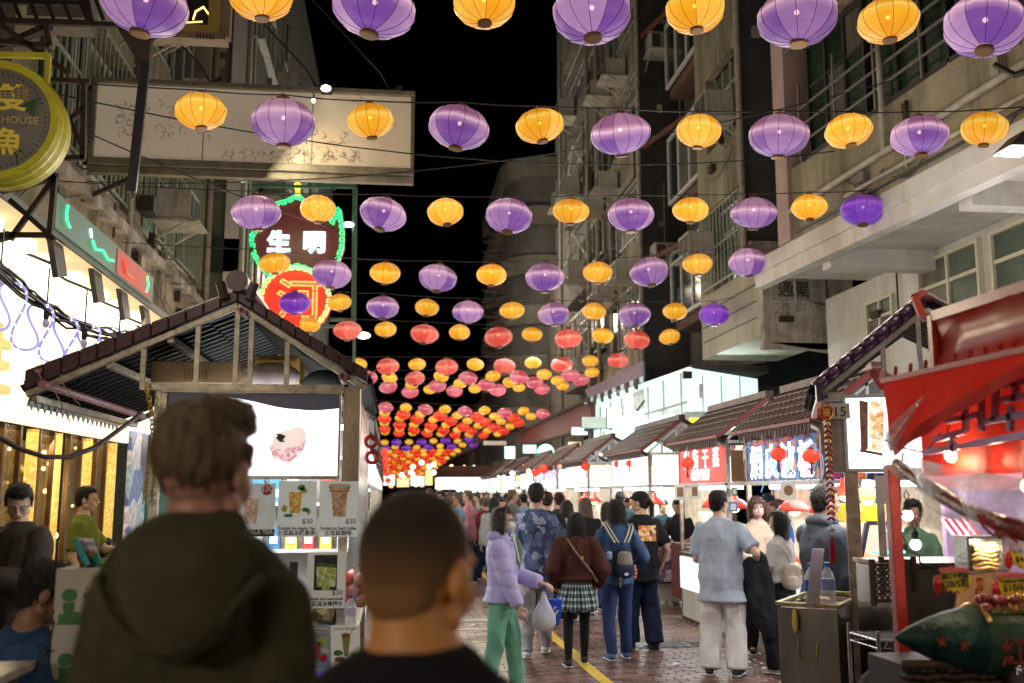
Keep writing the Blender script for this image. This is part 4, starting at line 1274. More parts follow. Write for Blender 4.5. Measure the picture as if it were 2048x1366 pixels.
nbt([(12.7,4.85),(12.8,4.6)],NEW_,'white_tube')
cb=thing('cable_bundle','thick tangle of black cables running down to the drinks stall roof','cables',P(130,600,6.5))
a,b=P(-40,500,5.6),P(268,676,7.6)
for k in range(7):
 g=G();g.tube([a.lerp(b,t/14)+V((RS.uniform(-.012,.012),RS.uniform(-.02,.02),RS.uniform(-.02,.02)+.012*k-.04-.12*4*(t/14)*(1-t/14)))for t in range(15)],.008+.002*(k%3),5);g.build('cable',WIREM,cb)
rp=thing('led_rope_light','blue white LED rope light looped in waves under the cable bundle','rope light',P(100,600,6.5))
def loop_pts(n0,n1,N=160):
 pts=[]
 for i in range(N):
  t=n0+(n1-n0)*i/(N-1)
  c=a.lerp(b,t*.82+.02)
  ph=t*2*PI*5.2
  amp=.36*(1-.25*t)
  c=c+V((.055*math.sin(ph*2),0,-.12*4*t*(1-t)-amp*(.5-.5*math.cos(ph))*1.0))
  pts.append(c)
 return pts
g=G();g.tube(loop_pts(0,1),.0085,6);g.build('tube',M('frosted_tube',(.35,.36,.55),.4,emit=.7,ecol=(.45,.42,1)),rp)
g=G();lp=loop_pts(0,1,90)
for i,p in enumerate(lp):
 if math.sin(i*2*PI*5.2/89)>.1:
  g.ell(p,(.007,.009,.013),6,4)
g.build('led',glow('rope_led',(.62,.68,1),5,False),rp)
for k,(px,py)in enumerate(((0,560),(92,640),(168,680),(237,690))):
 q=P(px,py,6.6)
 t=thing('hanging_bulb',['unlit globe bulb on the cables at the picture edge','unlit bulb hanging between the first two rope loops','pale bulb hanging between the last rope loops','small dark bulb hanging nearest the stall roof'][k],'bulb',q,group='bulbs hanging from the cable bundle')
 g=G();g.tube([q+V((0,0,.34)),q+V((0,0,.08))],.006,4);g.lathe([(.012,.0),(.018,.02),(.018,.075),(.008,.09)],8,q+V((0,0,.0)));g.build('socket',WIREM,t)
 g=G();g.ell(q+V((0,0,-.022)),(.022,.022,.03),8,6);g.build('globe',M('violet_tinted_globe',(.45,.42,.6),.2,emit=.25),t)
lc=thing('looped_cable','thick brown cable sagging from the gutter pole to the picture edge','cable',P(140,910,5.2))
g=G();g.tube([P(x,y,Yy)for x,y,Yy in((-20,862,4.6),(0,876,4.7),(40,898,4.8),(90,914,4.95),(140,914,5.1),(190,895,5.3),(235,862,5.5),(268,838,5.7),(283,824,5.9))],.013,6);g.build('sheath',M('brown_rubber',(.06,.035,.03),.5),lc,smooth=True)
# ================================================================ STALLS
def picture_mat(key,cols,scale=9,emit=1.0,seed=0.,dist=.5):
 """a printed / back-lit food picture: many coloured cells with soft grain"""
 m=bpy.data.materials.new(key)
 m.use_nodes=True
 N,L=m.node_tree.nodes,m.node_tree.links
 b=N['Principled BSDF']
 tc=N.new('ShaderNodeTexCoord')
 mp=N.new('ShaderNodeMapping');mp.inputs['Location'].default_value=(seed,seed*.7,seed*1.3)
 L.new(tc.outputs['Object'],mp.inputs[0])
 nz=N.new('ShaderNodeTexNoise');nz.inputs['Scale'].default_value=scale*.7;nz.inputs['Detail'].default_value=3
 L.new(mp.outputs[0],nz.inputs['Vector'])
 mx=N.new('ShaderNodeMix');mx.data_type='VECTOR';mx.inputs[0].default_value=.12*dist
 L.new(mp.outputs[0],mx.inputs[4]);L.new(nz.outputs['Color'],mx.inputs[5])
 vo=N.new('ShaderNodeTexVoronoi');vo.inputs['Scale'].default_value=scale
 L.new(mx.outputs[1],vo.inputs['Vector'])
 sp=N.new('ShaderNodeSeparateColor');L.new(vo.outputs['Color'],sp.inputs[0])
 cr=N.new('ShaderNodeValToRGB');cr.color_ramp.interpolation='CONSTANT'
 e=cr.color_ramp.elements
 e[0].position=0;e[0].color=(*cols[0],1)
 e[1].position=1/len(cols);e[1].color=(*cols[1],1)
 for i,c in enumerate(cols[2:],2):
  x=e.new(i/len(cols));x.color=(*c,1)
 L.new(sp.outputs[0],cr.inputs[0])
 m2=N.new('ShaderNodeMix');m2.data_type='RGBA';m2.blend_type='MULTIPLY';m2.inputs[0].default_value=.75
 n3=N.new('ShaderNodeTexNoise');n3.inputs['Scale'].default_value=scale*4;n3.inputs['Detail'].default_value=5
 L.new(mp.outputs[0],n3.inputs['Vector'])
 r3=N.new('ShaderNodeMapRange');r3.inputs[1].default_value=.3;r3.inputs[2].default_value=.7;r3.inputs[3].default_value=.35;r3.inputs[4].default_value=1.5
 L.new(n3.outputs['Fac'],r3.inputs[0])
 L.new(cr.outputs[0],m2.inputs[6]);L.new(r3.outputs[0],m2.inputs[7])
 L.new(m2.outputs[2],b.inputs['Base Color'])
 L.new(m2.outputs[2],b.inputs['Emission Color'])
 b.inputs['Emission Strength'].default_value=emit
 b.inputs['Roughness'].default_value=.25
 return m
WSCR=M('white_led_screen',(.8,.8,.85),.3,var=.02,bump=0,emit=2.6,ecol=(.93,.93,1.0))
WLB=M('white_lightbox',(.8,.8,.8),.3,var=.25,scale=3.5,bump=0,emit=1.25,ecol=(.93,.97,1.0))
WARMLB=M('warm_lightbox',(.8,.7,.5),.3,var=.03,bump=0,emit=1.4,ecol=(1,.82,.5))
TUBE=glow('fluorescent_tube',(.92,1,1),9)
WHP=M('white_stall_panel',(.62,.62,.6),.4,var=.06,bump=.02,dirt=.1)
REDP=M('red_vinyl',(.62,.02,.015),.3,var=.08,bump=.02)
def tile_mesh(w,l,mat):
 g=G()
 n=5
 for s,(r,z)in enumerate(((w*.5,0),(w*.5,0))):
  for k in range(n+1):
   a=PI*k/n
   g.v.append(V((0 if s==0 else l,-math.cos(a)*w*.5,-math.sin(a)*w*.38+(.012 if s else 0))))
 for s in range(2):
  for k in range(n+1):
   a=PI*k/n
   g.v.append(V((0 if s==0 else l,-math.cos(a)*w*.42,-math.sin(a)*w*.30+(.012 if s else 0))))
 m=n+1
 for k in range(n):
  g.f.append((k,k+1,m+k+1,m+k))
  g.f.append((2*m+k+1,2*m+k,3*m+k,3*m+k+1))
  g.f.append((m+k,m+k+1,3*m+k+1,3*m+k))
  g.f.append((k+1,k,2*m+k,2*m+k+1))
 me=g.mesh('tile');me.materials.append(mat)
 return me
def tiled_slope(parent,top,bot,ylen,w=.13,l=.22,mat=None,joined=False,y0=None):
 """top, bot: V ridge and eave points at the near end; tiles run down the slope, columns along +Y"""
 top,bot=V(top),V(bot)
 d=(bot-top);L_=d.length;d=d.normalized()
 nrow=max(1,round(L_/(l*.9)))
 ncol=int(ylen/w)
 step=L_/nrow
 me=tile_mesh(w,step*1.12,mat or TILED)
 ydir=V((0,1,0))
 zdir=d.cross(ydir)
 if zdir.z<0:zdir=-zdir
 inv=parent.matrix_basis.inverted()
 acc=G()
 for i in range(nrow):
  for j in range(ncol):
   p=top+d*(step*i)+ydir*(w*(j+.5))+zdir*(.048)
   yd=zdir.cross(d)
   mt=Matrix(((d.x,yd.x,zdir.x,p.x),(d.y,yd.y,zdir.y,p.y),(d.z,yd.z,zdir.z,p.z),(0,0,0,1)))
   if joined:
    b=len(acc.v)
    acc.v+=[mt@v.co for v in me.vertices]
    acc.f+=[tuple(b+k for k in f.vertices)for f in me.polygons]
   else:
    o=bpy.data.objects.new('tile',me);COL.objects.link(o);o.parent=parent
    o.matrix_basis=inv@mt@Matrix.Rotation(RS.gauss(0,.015),4,'Z')
 if joined:
  o=acc.build('tile_rows',mat or TILED,parent);o['kind']='stuff'
 g=G();g.hexa([top+zdir*.055,bot+zdir*.055,bot+zdir*.055+ydir*ylen,top+zdir*.055+ydir*ylen],zdir*.02)
 g.build('roof_deck',M('black_roof_deck',(.02,.018,.02),.6),parent)
Y6=6.0
ds=thing('drinks_stall','drinks stall with maroon tiled gable roof and glowing white screen','stall',(-.85,7,0))
rl,rr_=P(470,617,Y6),P(484,617,Y6)
el,er=P(56,786,Y6),P(729,772,Y6)
ridge=V(((rl.x+rr_.x)/2,Y6,rl.z+.02))
tiled_slope(ds,ridge,V((el.x,Y6,el.z)),2.3)
tiled_slope(ds,ridge,V((er.x,Y6,er.z)),2.3)
def verge(parent,a,b,th0,th1,w=.09,mat=TILEM,n=12):
 a,b=V(a),V(b)
 for i in range(n):
  p,q=a.lerp(b,i/n),a.lerp(b,(i+.985)/n)
  t=th0+(th1-th0)*i/n
  g=G();g.hexa([p,q,q+V((0,0,t*1.04)),p+V((0,0,t))],(0,w,0));g.build('verge_tile',mat,parent,bevel=.008)
verge(ds,(ridge.x,Y6-.05,ridge.z+.015),(el.x-.01,Y6-.05,el.z+.01),.075,.115)
verge(ds,(ridge.x,Y6-.05,ridge.z+.015),(er.x+.02,Y6-.05,er.z+.01),.07,.08,n=9)
g=G();g.bar((ridge.x,Y6-.02,ridge.z-.01),(el.x,Y6-.02,el.z-.012),.035,.035);g.bar((ridge.x,Y6-.02,ridge.z-.01),(er.x,Y6-.02,er.z-.012),.035,.035)
g.bar((ridge.x,Y6+2.2,ridge.z-.03),(el.x,Y6+2.2,el.z-.03),.04);g.bar((ridge.x,Y6+2.2,ridge.z-.03),(er.x,Y6+2.2,er.z-.03),.04)
for t in(.33,.62):
 q=ridge.lerp(el,t);g.bar(q+V((0,0,-.035)),q+V((0,2.2,-.035)),.04)
g.bar((el.x+.03,Y6,el.z-.03),(el.x+.03,Y6+2.3,el.z-.03),.04)
g.split('rafter',STEELW,ds,bevel=.003)
zb_=P(500,776,Y6).z
for px in(286,393,471,500,573):
 x=P(px,776,Y6).x
 t=(ridge.x-x)/(ridge.x-el.x)if x<ridge.x else(x-ridge.x)/(er.x-ridge.x)
 zt_=ridge.z+(el.z-ridge.z)*t if x<ridge.x else ridge.z+(er.z-ridge.z)*t
 g=G();g.bar((x,Y6-.02,zb_),(x,Y6-.02,zt_-.03),.028);g.split('stud',STEELW,ds)
xl_,xr_=P(282,776,Y6).x,P(688,776,Y6).x
g=G();g.bar((xl_,Y6-.02,zb_),(xr_,Y6-.02,zb_),.045,.04);g.split('tie_beam',STEELW,ds)
s0,s1=P(316,958,Y6),P(683,783,Y6)
g=G();g.box((s0.x,Y6-.03,s0.z),(s1.x,Y6+.06,s0.z+.02));g.box((s0.x,Y6-.03,s1.z-.02),(s1.x,Y6+.06,s1.z));g.box((s0.x,Y6-.03,s0.z+.02),(s0.x+.035,Y6+.06,s1.z-.02));g.box((s1.x-.012,Y6-.03,s0.z+.02),(s1.x,Y6+.06,s1.z-.02));g.build('screen_frame',STEELW,ds,bevel=.003)
sx0,sx1,sz0,sz1=s0.x+.035,s1.x-.012,s0.z+.02,s1.z-.02
g=G();g.box((sx0,Y6,sz0),(sx1,Y6+.05,sz1));scr=g.build('screen',WSCR,ds)
pts=[(sx0,sz1)]+[(sx0+(sx1-sx0)*t/20,sz1-.055-.035*math.sin(t/20*PI*2.2+2.6)-(.045 if t<3 else 0)-.03*(t>15)*(t-15)/5)for t in range(21)]+[(sx1,sz1)]
g=G();g.poly([(x,Y6-.001,z)for x,z in pts],(0,-.002,0));g.build('picture_band',M('screen_dark_grey',(.05,.05,.06),.3,var=.6,scale=5,emit=.25,ecol=(.09,.09,.13)),scr)
def scr_poly(pp,mat,nm,y=Y6-.001):
 g=G();g.poly([tuple(P(x,yy,Y6)[k]if k!=1 else y for k in range(3))for x,yy in pp],(0,-.002,0));return g.build(nm,mat,scr)
scr_poly([(538,892),(548,884),(560,880),(585,866),(608,862),(613,878),(610,895),(598,912),(580,925),(562,922),(545,915)],picture_mat('picture_pot',[(.80,.55,.56),(.65,.33,.38),(.88,.72,.70),(.5,.2,.27),(.8,.6,.58)],60,.9),'picture_pot')
scr_poly([(566,866),(573,858),(600,851),(608,855),(609,862),(585,868),(566,874)],M('screen_cream',(.8,.74,.68),.3,emit=1.2),'picture_rim')
scr_poly([(546,872),(566,862),(600,854),(612,862),(613,882),(590,894),(560,898),(545,890)],M('screen_pale_bowl',(.85,.70,.64),.3,emit=.8),'picture_bowl_side',Y6-.0025)
scr_poly([(550,866),(562,868),(572,872),(566,880),(571,884),(560,884),(552,876),(556,872)],M('screen_black',(.02,.02,.02),.3),'picture_spout',Y6-.004)
g=G();a_,b__=P(684,965,Y6),P(722,776,Y6);g.box((a_.x,Y6-.06,a_.z),(b__.x,Y6+.06,b__.z));g.build('head_post',M('brown_lit_steel',(.42,.33,.24),.35,.8,var=.25,scale=3,bump=.03),ds,bevel=.006)
g=G();g.bar((P(687,1000,Y6).x,Y6+.02,0),(P(687,1000,Y6).x,Y6+.02,a_.z),.05);g.split('post',STEELW,ds)
g=G();g.bar((s0.x-.02,Y6+.02,0),(s0.x-.02,Y6+.02,zb_),.045);g.bar((s0.x-.02,Y6+2.1,0),(s0.x-.02,Y6+2.1,2.3),.045);g.bar((-.24,Y6+2.1,0),(-.24,Y6+2.1,2.3),.045);g.split('post',STEELW,ds)
g=G();g.tube([(ridge.x+.0,Y6-.1,ridge.z+.13),(ridge.x,Y6+2.3,ridge.z+.13)],.065,12);g.build('ridge_cap',TILEM,ds,smooth=False)
g=G();g.tube([(ridge.x-.07,Y6-.08,ridge.z+.02),(ridge.x-.1,Y6-.08,ridge.z+.12)],.03,6);g.tube([(ridge.x+.07,Y6-.08,ridge.z+.02),(ridge.x+.1,Y6-.08,ridge.z+.12)],.03,6);g.split('ridge_wing',M('dark_maroon_metal',(.04,.015,.018),.5),ds)
PKP=M('pink_painted_pipe',(.38,.17,.18),.4,var=.2,scale=20)
def pipe_end(px,py,r=.02,ln=.16):
 q=P(px,py,Y6-.12)
 g=G();g.tube([q,q+V((0,ln,0))],r,10);o=g.build('purlin_end',PKP,ds)
 g=G();g.tube([q+V((0,-.004,0)),q+V((0,-.0005,0))],r*.5,8);g.build('bore',DARKM,o,local=False)
pipe_end(483,620,.024);pipe_end(685,752,.026,.25)
g=G();g.tube([P(76,738,5.95),P(105,752,6.2)],.022,8);g.tube([P(84,768,5.9),P(286,833,7.6)],.024,10);g.tube([P(505,590,6.1),P(530,625,6.3)],.026,8);g.split('gutter_pole',PKP,ds)
g=G();g.hexa([P(60,786,5.98),P(53,812,5.98),P(238,852,8.25),P(246,842,8.25)],(.01,0,0));g.build('eave_strip',STEELW,ds)
for k in range(18):
 t=k/17
 q=P(62,803,5.97).lerp(P(232,850,8.2),t)
 g=G();g.poly([q+V((0,-.035,0)),q+V((0,.05,0)),q+V((0,.01,-.05))],(.006,0,0));g.split('drip_tooth',M('blue_grey_fringe',(.25,.3,.33),.4,.5,var=.3),ds)
for pp in([(76,745),(90,770),(100,762),(140,845)],[(86,770),(120,760),(150,800),(160,810)],[(735,752),(760,735)]):
 g=G();g.tube([P(x,y,5.9)for x,y in pp],.0035,4);g.build('loose_wire',M('pinkish_wire',(.4,.25,.25),.5),ds)
g=G();g.box((-1.42,6.05,.0),(-.26,6.1,.88));g.box((-.3,6.101,0),(-.25,8.1,.88));g.build('counter_panel',WHP,ds)
g=G();g.box((-1.44,6.0,.882),(-.2,6.5,.92));g.box((-.55,6.501,.882),(-.2,8.1,.92));g.build('worktop',STEELW,ds,bevel=.004)
g=G();g.box((-1.5,8.1,0),(-.25,8.15,2.2));g.build('back_wall',WHP,ds)
g=G();g.box((-.235,6.06,.9),(-.215,8.1,2.26));g.build('clear_side_sheet',M('clear_plastic_side',(.8,.85,.9),.1,var=.05,bump=.3,bscale=6,alpha=.35),ds)
g=G();g.box((-1.3,6.3,2.16),(-.35,6.36,2.2));g.box((-1.3,7.5,2.16),(-.35,7.56,2.2));g.split('tube_light',TUBE,ds)
lamp('stall_light','AREA',(-.85,7,2.12),45,(.95,1,1),.8,1.6,aim=(-.85,7,0))
g=G()
for z in(1.25,1.6,1.95):
 g.box((-1.4,7.8,z),(-.35,8.05,z+.025))
g.split('shelf',WHP,ds)
for k in range(16):
 x,z=-1.3+(k%8)*.13,1.275+.35*(k//8)
 c=RS.choice(((.5,.05,.04),(.05,.2,.4),(.7,.6,.1),(.1,.35,.12),(.6,.6,.62),(.4,.2,.1)))
 t=thing('drink_carton','x','carton',(x,7.9,z),group='packets on the shelves of the drinks stall')
 t['label']=f'{ORD[k % 8 + 1]} packet from the left on the {"upper" if k // 8 else "lower"} shelf inside the drinks stall'
 g=G();g.box((x-.045,7.86,z),(x+.045,7.95,z+RS.uniform(.14,.24)));g.build('carton',M('carton_%d'%(hash(c)%997),c,.4),t,bevel=.004)
 g=G();g.box((x-.03,7.853,z+.04),(x+.03,7.859,z+.10));g.build('printed_label',WHITEP,t)
def bottle(name_label,loc,r=.03,h=.24,cap=(.12,.03,.35),lab=(.1,.15,.5),liquid=None,group=None,cat='bottle'):
 t=thing('water_bottle',name_label,cat,loc,group=group)
 l=V(loc)
 clr=M('clear_pet',(.75,.8,.85),.08,var=.05,bump=.2,bscale=12,alpha=.45)
 g=G();g.lathe([(r*.9,0),(r,.01),(r*.96,h*.2),(r,h*.25),(r*.96,h*.4),(r,h*.68),(r*.7,h*.8),(r*.36,h*.88),(r*.36,h*.92)],14,l);g.build('body',clr,t,smooth=True)
 g=G();g.lathe([(r*.42,h*.915),(r*.42,h),(r*.3,h*1.005)],12,l);g.build('cap',M('cap_%d'%(hash(cap)%997),cap,.4),t)
 g=G();g.lathe([(r*1.02,h*.42),(r*1.02,h*.66)],14,l);o=g.build('wrap_label',M('wrap_%d'%(hash(lab)%997),lab,.4,var=.4,scale=60),t,smooth=False)
 if liquid:
  g=G();g.lathe([(r*.85,.01),(r*.88,h*.66),(r*.5,h*.78)],12,l);g.build('drink',M('drink_%d'%(hash(liquid)%997),liquid,.3),t)
 return t
bottle('small water bottle with purple cap on the drinks stall counter',PZ(700,1262,.92)*1.0,.032,.2,lab=(.55,.5,.7))
bottle('slim bottle with blue label behind the lemonade card',P(628,1210,6.25),.03,.22,cap=(.1,.1,.4),lab=(.2,.25,.6))
for k in range(9):
 q=P(690+(k%3)*15+RS.uniform(-3,3),1215-(k//3)*22-(k%2)*6,6.35+.05*(k%2))
 t=thing('pomegranate',f'{["red", "pink", "blush"][k % 3]} pomegranate, {ORD[k // 3 + 1]} layer up in the pile at the drinks counter end','fruit',q,group='pomegranates piled on the drinks counter')
 g=G();g.ell(q+V((0,0,.04)),(.045,.045,.042),12,8);g.build('fruit',M('pomegranate_skin_%d'%(k%3),((.5,.05,.04),(.62,.2,.16),(.65,.32,.2))[k%3],.35,var=.3,scale=18),t,smooth=True)
 g=G();g.lathe([(.008,.078),(.014,.098)],6,q);g.build('crown_tip',M('pomegranate_tip',(.3,.1,.05),.6),t)
q=P(650,1252,6.1)
bp_=thing('brass_pot','hammered brass pot on the counter below the lemonade card','pot',q)
g=G();g.lathe([(.05,0),(.09,.02),(.105,.06),(.09,.1),(.07,.12),(.08,.135)],20,q);g.build('bowl',M('hammered_brass',(.25,.2,.11),.3,.9,bump=.5,bscale=35),bp_,smooth=True)
g=G();g.lathe([(.083,.13),(.083,.142)],20,q);g.build('rim',M('hammered_brass'),bp_)
INK=M('black_ink',(.02,.02,.025),.6,var=.1,bump=0)
def card(name,label,cat,x0,y0,x1,y1,Y,sheet=None,group=None,skew=0.):
 a,b=P(x0,y1,Y),P(x1,y0,Y)
 c=(a+b)/2
 t=thing(name,label,cat,(c.x,Y,a.z),group=group)
 w,h=b.x-a.x,b.z-a.z
 def uv(u,v,d=0.):
  return V((a.x+w*u+skew*v*w,Y-d,a.z+h*v))
 g=G();g.hexa([uv(0,0),uv(1,0),uv(1,1),uv(0,1)],(0,.006,0));g.build('sheet',sheet or WHITEP,t)
 return t,uv,w,h
def pr_(t,uv,poly,mat,nm='print',d=.0015):
 g=G();g.poly([uv(u,v,d)for u,v in poly],(0,.001,0));return g.build(nm,mat,t)
def rect(u0,v0,u1,v1):return[(u0,v0),(u1,v0),(u1,v1),(u0,v1)]
def blob(cu,cv,ru,rv,n=12,j=0.):return[(cu+ru*(1+RS.uniform(-j,j))*math.cos(2*PI*k/n),cv+rv*(1+RS.uniform(-j,j))*math.sin(2*PI*k/n))for k in range(n)]
CG='menu cards on the drinks stall'
t,uv,w,h=card('menu_card','menu card with milky tea cup, red price disc and dark TEA strip','menu card',474,967,552,1073,5.95,M('pale_blue_card',(.55,.60,.58),.5,var=.15,scale=10,emit=.22),CG)  # menu card sheets emit a little, standing in for light through the paper
pr_(t,uv,[(.2,.25),(.5,.25),(.56,.72),(.14,.72)],picture_mat('print_milk_tea',[(.45,.24,.18),(.6,.36,.28),(.5,.3,.22),(.75,.6,.5)],60,.12))
pr_(t,uv,blob(.76,.88,.15,.105,18),M('red_print',(.6,.02,.03),.5,bump=0),d=.002)
pr_(t,uv,rect(0,.0,1,.13),M('navy_print',(.03,.05,.06),.5,bump=0),d=.002)
text(t,'$30',uv(.76,.845,.004),(1,0,0),(0,0,1),.048,WHITEP,.0006,bold=.001)
text(t,'MASALA TEA',uv(.5,.045,.004),(1,0,0),(0,0,1),.033,WHITEP,.0006,bold=.001)
t,uv,w,h=card('menu_card','menu card with amber apple tea glass, mint and limes','menu card',554,962,634,1074,5.94,M('pale_card',(.66,.70,.68),.5,var=.08,scale=6,emit=.24),CG)  # sheet emission again stands in for backlight
pr_(t,uv,[(.31,.42),(.58,.42),(.62,.80),(.27,.80)],picture_mat('print_amber_tea',[(.62,.33,.04),(.75,.45,.08),(.5,.25,.03),(.8,.6,.2)],50,.15))
for(cu,cv,ru,rv,c)in((.17,.5,.08,.07,'l'),(.28,.38,.12,.035,'g'),(.72,.48,.1,.04,'g'),(.6,.88,.1,.05,'g'),(.66,.83,.09,.05,'l'),(.8,.45,.06,.05,'l')):
 pr_(t,uv,blob(cu,cv,ru,rv,10,.15),M('lime_print',(.5,.6,.12),.5,bump=0)if c=='l' else M('leaf_print',(.08,.25,.05),.5,bump=0),d=.003)
text(t,'$30',uv(.78,.235,.004),(1,0,0),(0,0,1),.04,INK,.0006)
text(t,'Turkish Ice Apple Tea',uv(.5,.13,.004),(1,0,0),(0,0,1),.0235,INK,.0006,bold=.0006)
text(t,'土耳其冰蘋果茶',uv(.5,.035,.004),(1,0,0),(0,0,1),.031,INK,.0006,bold=.0005)
t,uv,w,h=card('menu_card','menu card with tall iced sand coffee cup, nearest the steel post','menu card',637,962,717,1074,5.94,M('pale_card'),CG)
pr_(t,uv,[(.36,.36),(.68,.36),(.72,.78),(.80,.90),(.74,.95),(.28,.95),(.22,.90),(.30,.78)],picture_mat('print_sand_coffee',[(.42,.25,.12),(.58,.38,.2),(.5,.3,.15),(.7,.52,.34)],55,.12))
pr_(t,uv,blob(.51,.915,.26,.04,14,.1),M('foam_print',(.78,.7,.6),.5,bump=0),d=.003)
pr_(t,uv,rect(.24,.81,.78,.825),M('coffee_line',(.3,.16,.07),.5,bump=0),d=.003)
text(t,'$30',uv(.82,.235,.004),(1,0,0),(0,0,1),.04,INK,.0006)
text(t,'Turkish Ice Sand Coffee',uv(.5,.13,.004),(1,0,0),(0,0,1),.0215,INK,.0006,bold=.0006)
text(t,'土耳其咖啡',uv(.5,.035,.004),(1,0,0),(0,0,1),.031,INK,.0006,bold=.0005)
t,uv,w,h=card('menu_card','lemonade menu card with dark photo of three glasses, hanging lowest','menu card',612,1104,692,1217,5.85,M('cream_card',(.66,.64,.58),.5,var=.06,emit=.2),CG)  # same painted backlight in the sheet emission
pr_(t,uv,rect(.18,.32,.78,.95),M('dark_photo_print',(.03,.035,.04),.5,var=.5,scale=30,bump=0))
for(u,v,s)in((.35,.38,.95),(.66,.38,.9),(.5,.33,1.05)):
 pr_(t,uv,[(u-.09*s,v),(u+.09*s,v),(u+.12*s,v+.38*s),(u-.12*s,v+.38*s)],picture_mat('print_lemonade',[(.42,.48,.10),(.55,.6,.25),(.35,.42,.08),(.7,.75,.5)],60,.1),d=.003+.001*s)
 pr_(t,uv,blob(u,v+.42*s,.08,.035,9,.3),M('leaf_print'),d=.005)
text(t,'$30',uv(.8,.235,.004),(1,0,0),(0,0,1),.04,INK,.0006)
text(t,'Turkish Ice Lemonade',uv(.48,.145,.004),(1,0,0),(0,0,1),.0225,INK,.0006,bold=.0006)
text(t,'土耳其冰檸檬水',uv(.48,.045,.004),(1,0,0),(0,0,1),.029,INK,.0006,bold=.0005)
t,uv,w,h=card('menu_card','colourful card of a pink dragon fruit milkshake on the counter edge','menu card',612,1250,660,1336,5.8,M('sky_blue_card',(.25,.42,.55),.5,var=.3,scale=12),CG)
pr_(t,uv,[(.3,.2),(.55,.2),(.62,.6),(.24,.6)],M('pink_drink_print',(.6,.03,.12),.5,bump=0))
pr_(t,uv,blob(.7,.62,.22,.12,10,.2),M('lime_print'));pr_(t,uv,blob(.75,.22,.17,.1,9,.2),M('red_print'),d=.003);pr_(t,uv,blob(.8,.4,.17,.08,9,.2),M('foam_print'),d=.003)
pr_(t,uv,rect(.04,.82,.9,.95),WHITEP,d=.003)
text(t,'Dragon Milkshake',uv(.47,.86,.006),(1,0,0),(0,0,1),.016,M('red_print'),.0005)
t,uv,w,h=card('menu_card','card of a tall green avocado shake with brown base, beside the pink one','menu card',662,1250,722,1336,5.78,M('cream_card'),CG,skew=-.05)
pr_(t,uv,[(.45,.28),(.58,.28),(.68,.72),(.38,.72)],M('shake_green_print',(.33,.38,.1),.5,bump=0));pr_(t,uv,blob(.52,.76,.16,.06,10),M('coffee_line'),d=.003)
pr_(t,uv,blob(.25,.35,.17,.07,10,.1),M('leaf_print'));pr_(t,uv,blob(.8,.3,.15,.07,10,.1),M('lime_print'));pr_(t,uv,blob(.3,.2,.2,.06,10,.1),M('coffee_line'),d=.003)
pr_(t,uv,[(.62,.74),(.64,.74),(.8,.95),(.78,.95)],M('coffee_line'),d=.003)
text(t,'Avocado Milkshake',uv(.5,.9,.004),(1,0,0),(0,0,1),.016,INK,.0005)
t,uv,w,h=card('small_screen','small violet lit screen at the foot of the drinks counter','screen',626,1341,679,1380,5.75,M('violet_screen',(.1,.06,.3),.3,var=.4,emit=.7),None)
pr_(t,uv,[(.6,.2),(.75,.25),(.8,.9),(.65,.7)],WLB)
t,uv,w,h=card('menu_card','narrow dark framed card seen edge on beside the lemonade card','menu card',577,1124,596,1200,5.9,M('dark_photo_print'),CG)
pr_(t,uv,rect(.1,.2,.9,.5),M('red_print'))
bx1=thing('cardboard_box','long brown cardboard box lying in the drinks stall gable','box',P(390,770,6.2))
a_,b__=P(300,771,6.15),P(480,724,6.15)
g=G();g.box((a_.x,6.15,a_.z+.02),(b__.x,6.75,b__.z));g.build('carton',M('cardboard',(.27,.17,.08),.8,var=.12,scale=4),bx1,bevel=.006)
g=G()
for k in range(7):
 x=a_.x+.2+k*.02
 g.box((x,6.146,a_.z+.04),(x+.008,6.149,a_.z+.10))
g.build('printed_marks',M('brown_print',(.14,.08,.04),.8),bx1)
bx2=thing('cardboard_box','bright orange-brown box behind the right studs of the gable','box',P(550,770,6.5))
a_,b__=P(508,771,6.4),P(600,712,6.4)
g=G();g.box((a_.x,6.4,a_.z+.02),(b__.x,6.8,b__.z));g.build('carton',M('orange_cardboard',(.42,.22,.04),.8,var=.1),bx2,bevel=.006)
g=G();g.box((a_.x+.02,6.395,b__.z-.03),(b__.x-.02,6.399,b__.z-.01));g.build('tape',M('brown_print'),bx2)
g=G();c=P(545,752,6.25);g.ell(c,(.17,.12,.085),14,10);tag(g.build('sack',M('pale_plastic_sack',(.34,.27,.25),.6,var=.3,scale=7,bump=.4,bscale=9),smooth=True),'crumpled pale sack tucked in the stall gable','sack')
g=G();c=P(650,770,6.5);g.ell(c,(.15,.12,.1),12,8);tag(g.build('bundle',M('dark_cloth_bundle',(.03,.035,.03),.9,bump=.4,bscale=8),smooth=True),'dark cloth bundle in the low corner of the gable','bundle')
ch=thing('plastic_chain','yellow plastic chain hanging at the left of the screen','chain',P(300,1005,5.9))
for k in range(26):
 q=P(292+10*math.sin(k*.18)+k*.3,770+k*9.3,5.9)
 g=G();g.tube([q+V(((.011 if k%2 else .004)*math.cos(a),(.004 if k%2 else .011)*math.cos(a),.019*math.sin(a)))for a in[2*PI*j/8 for j in range(8)]],.0045,4,closed=True);g.build('link',M('yellow_plastic',(.55,.36,.03),.4),ch)
for k,(px,py,s)in enumerate(((742,883,11),(744,915,11))):
 q=P(px,py,6.4)
 g=G();g.tube([q+V((.034*math.cos(a),.02*math.cos(a),.034*math.sin(a)))for a in[2*PI*j/12 for j in range(12)]],.012,6,closed=True)
 tag(g.build('red_charm',M('scarlet_felt',(.55,.015,.02),.7)),['upper red ring charm by the drinks stall post','lower red ring charm by the drinks stall post'][k],'charm','red ring charms')
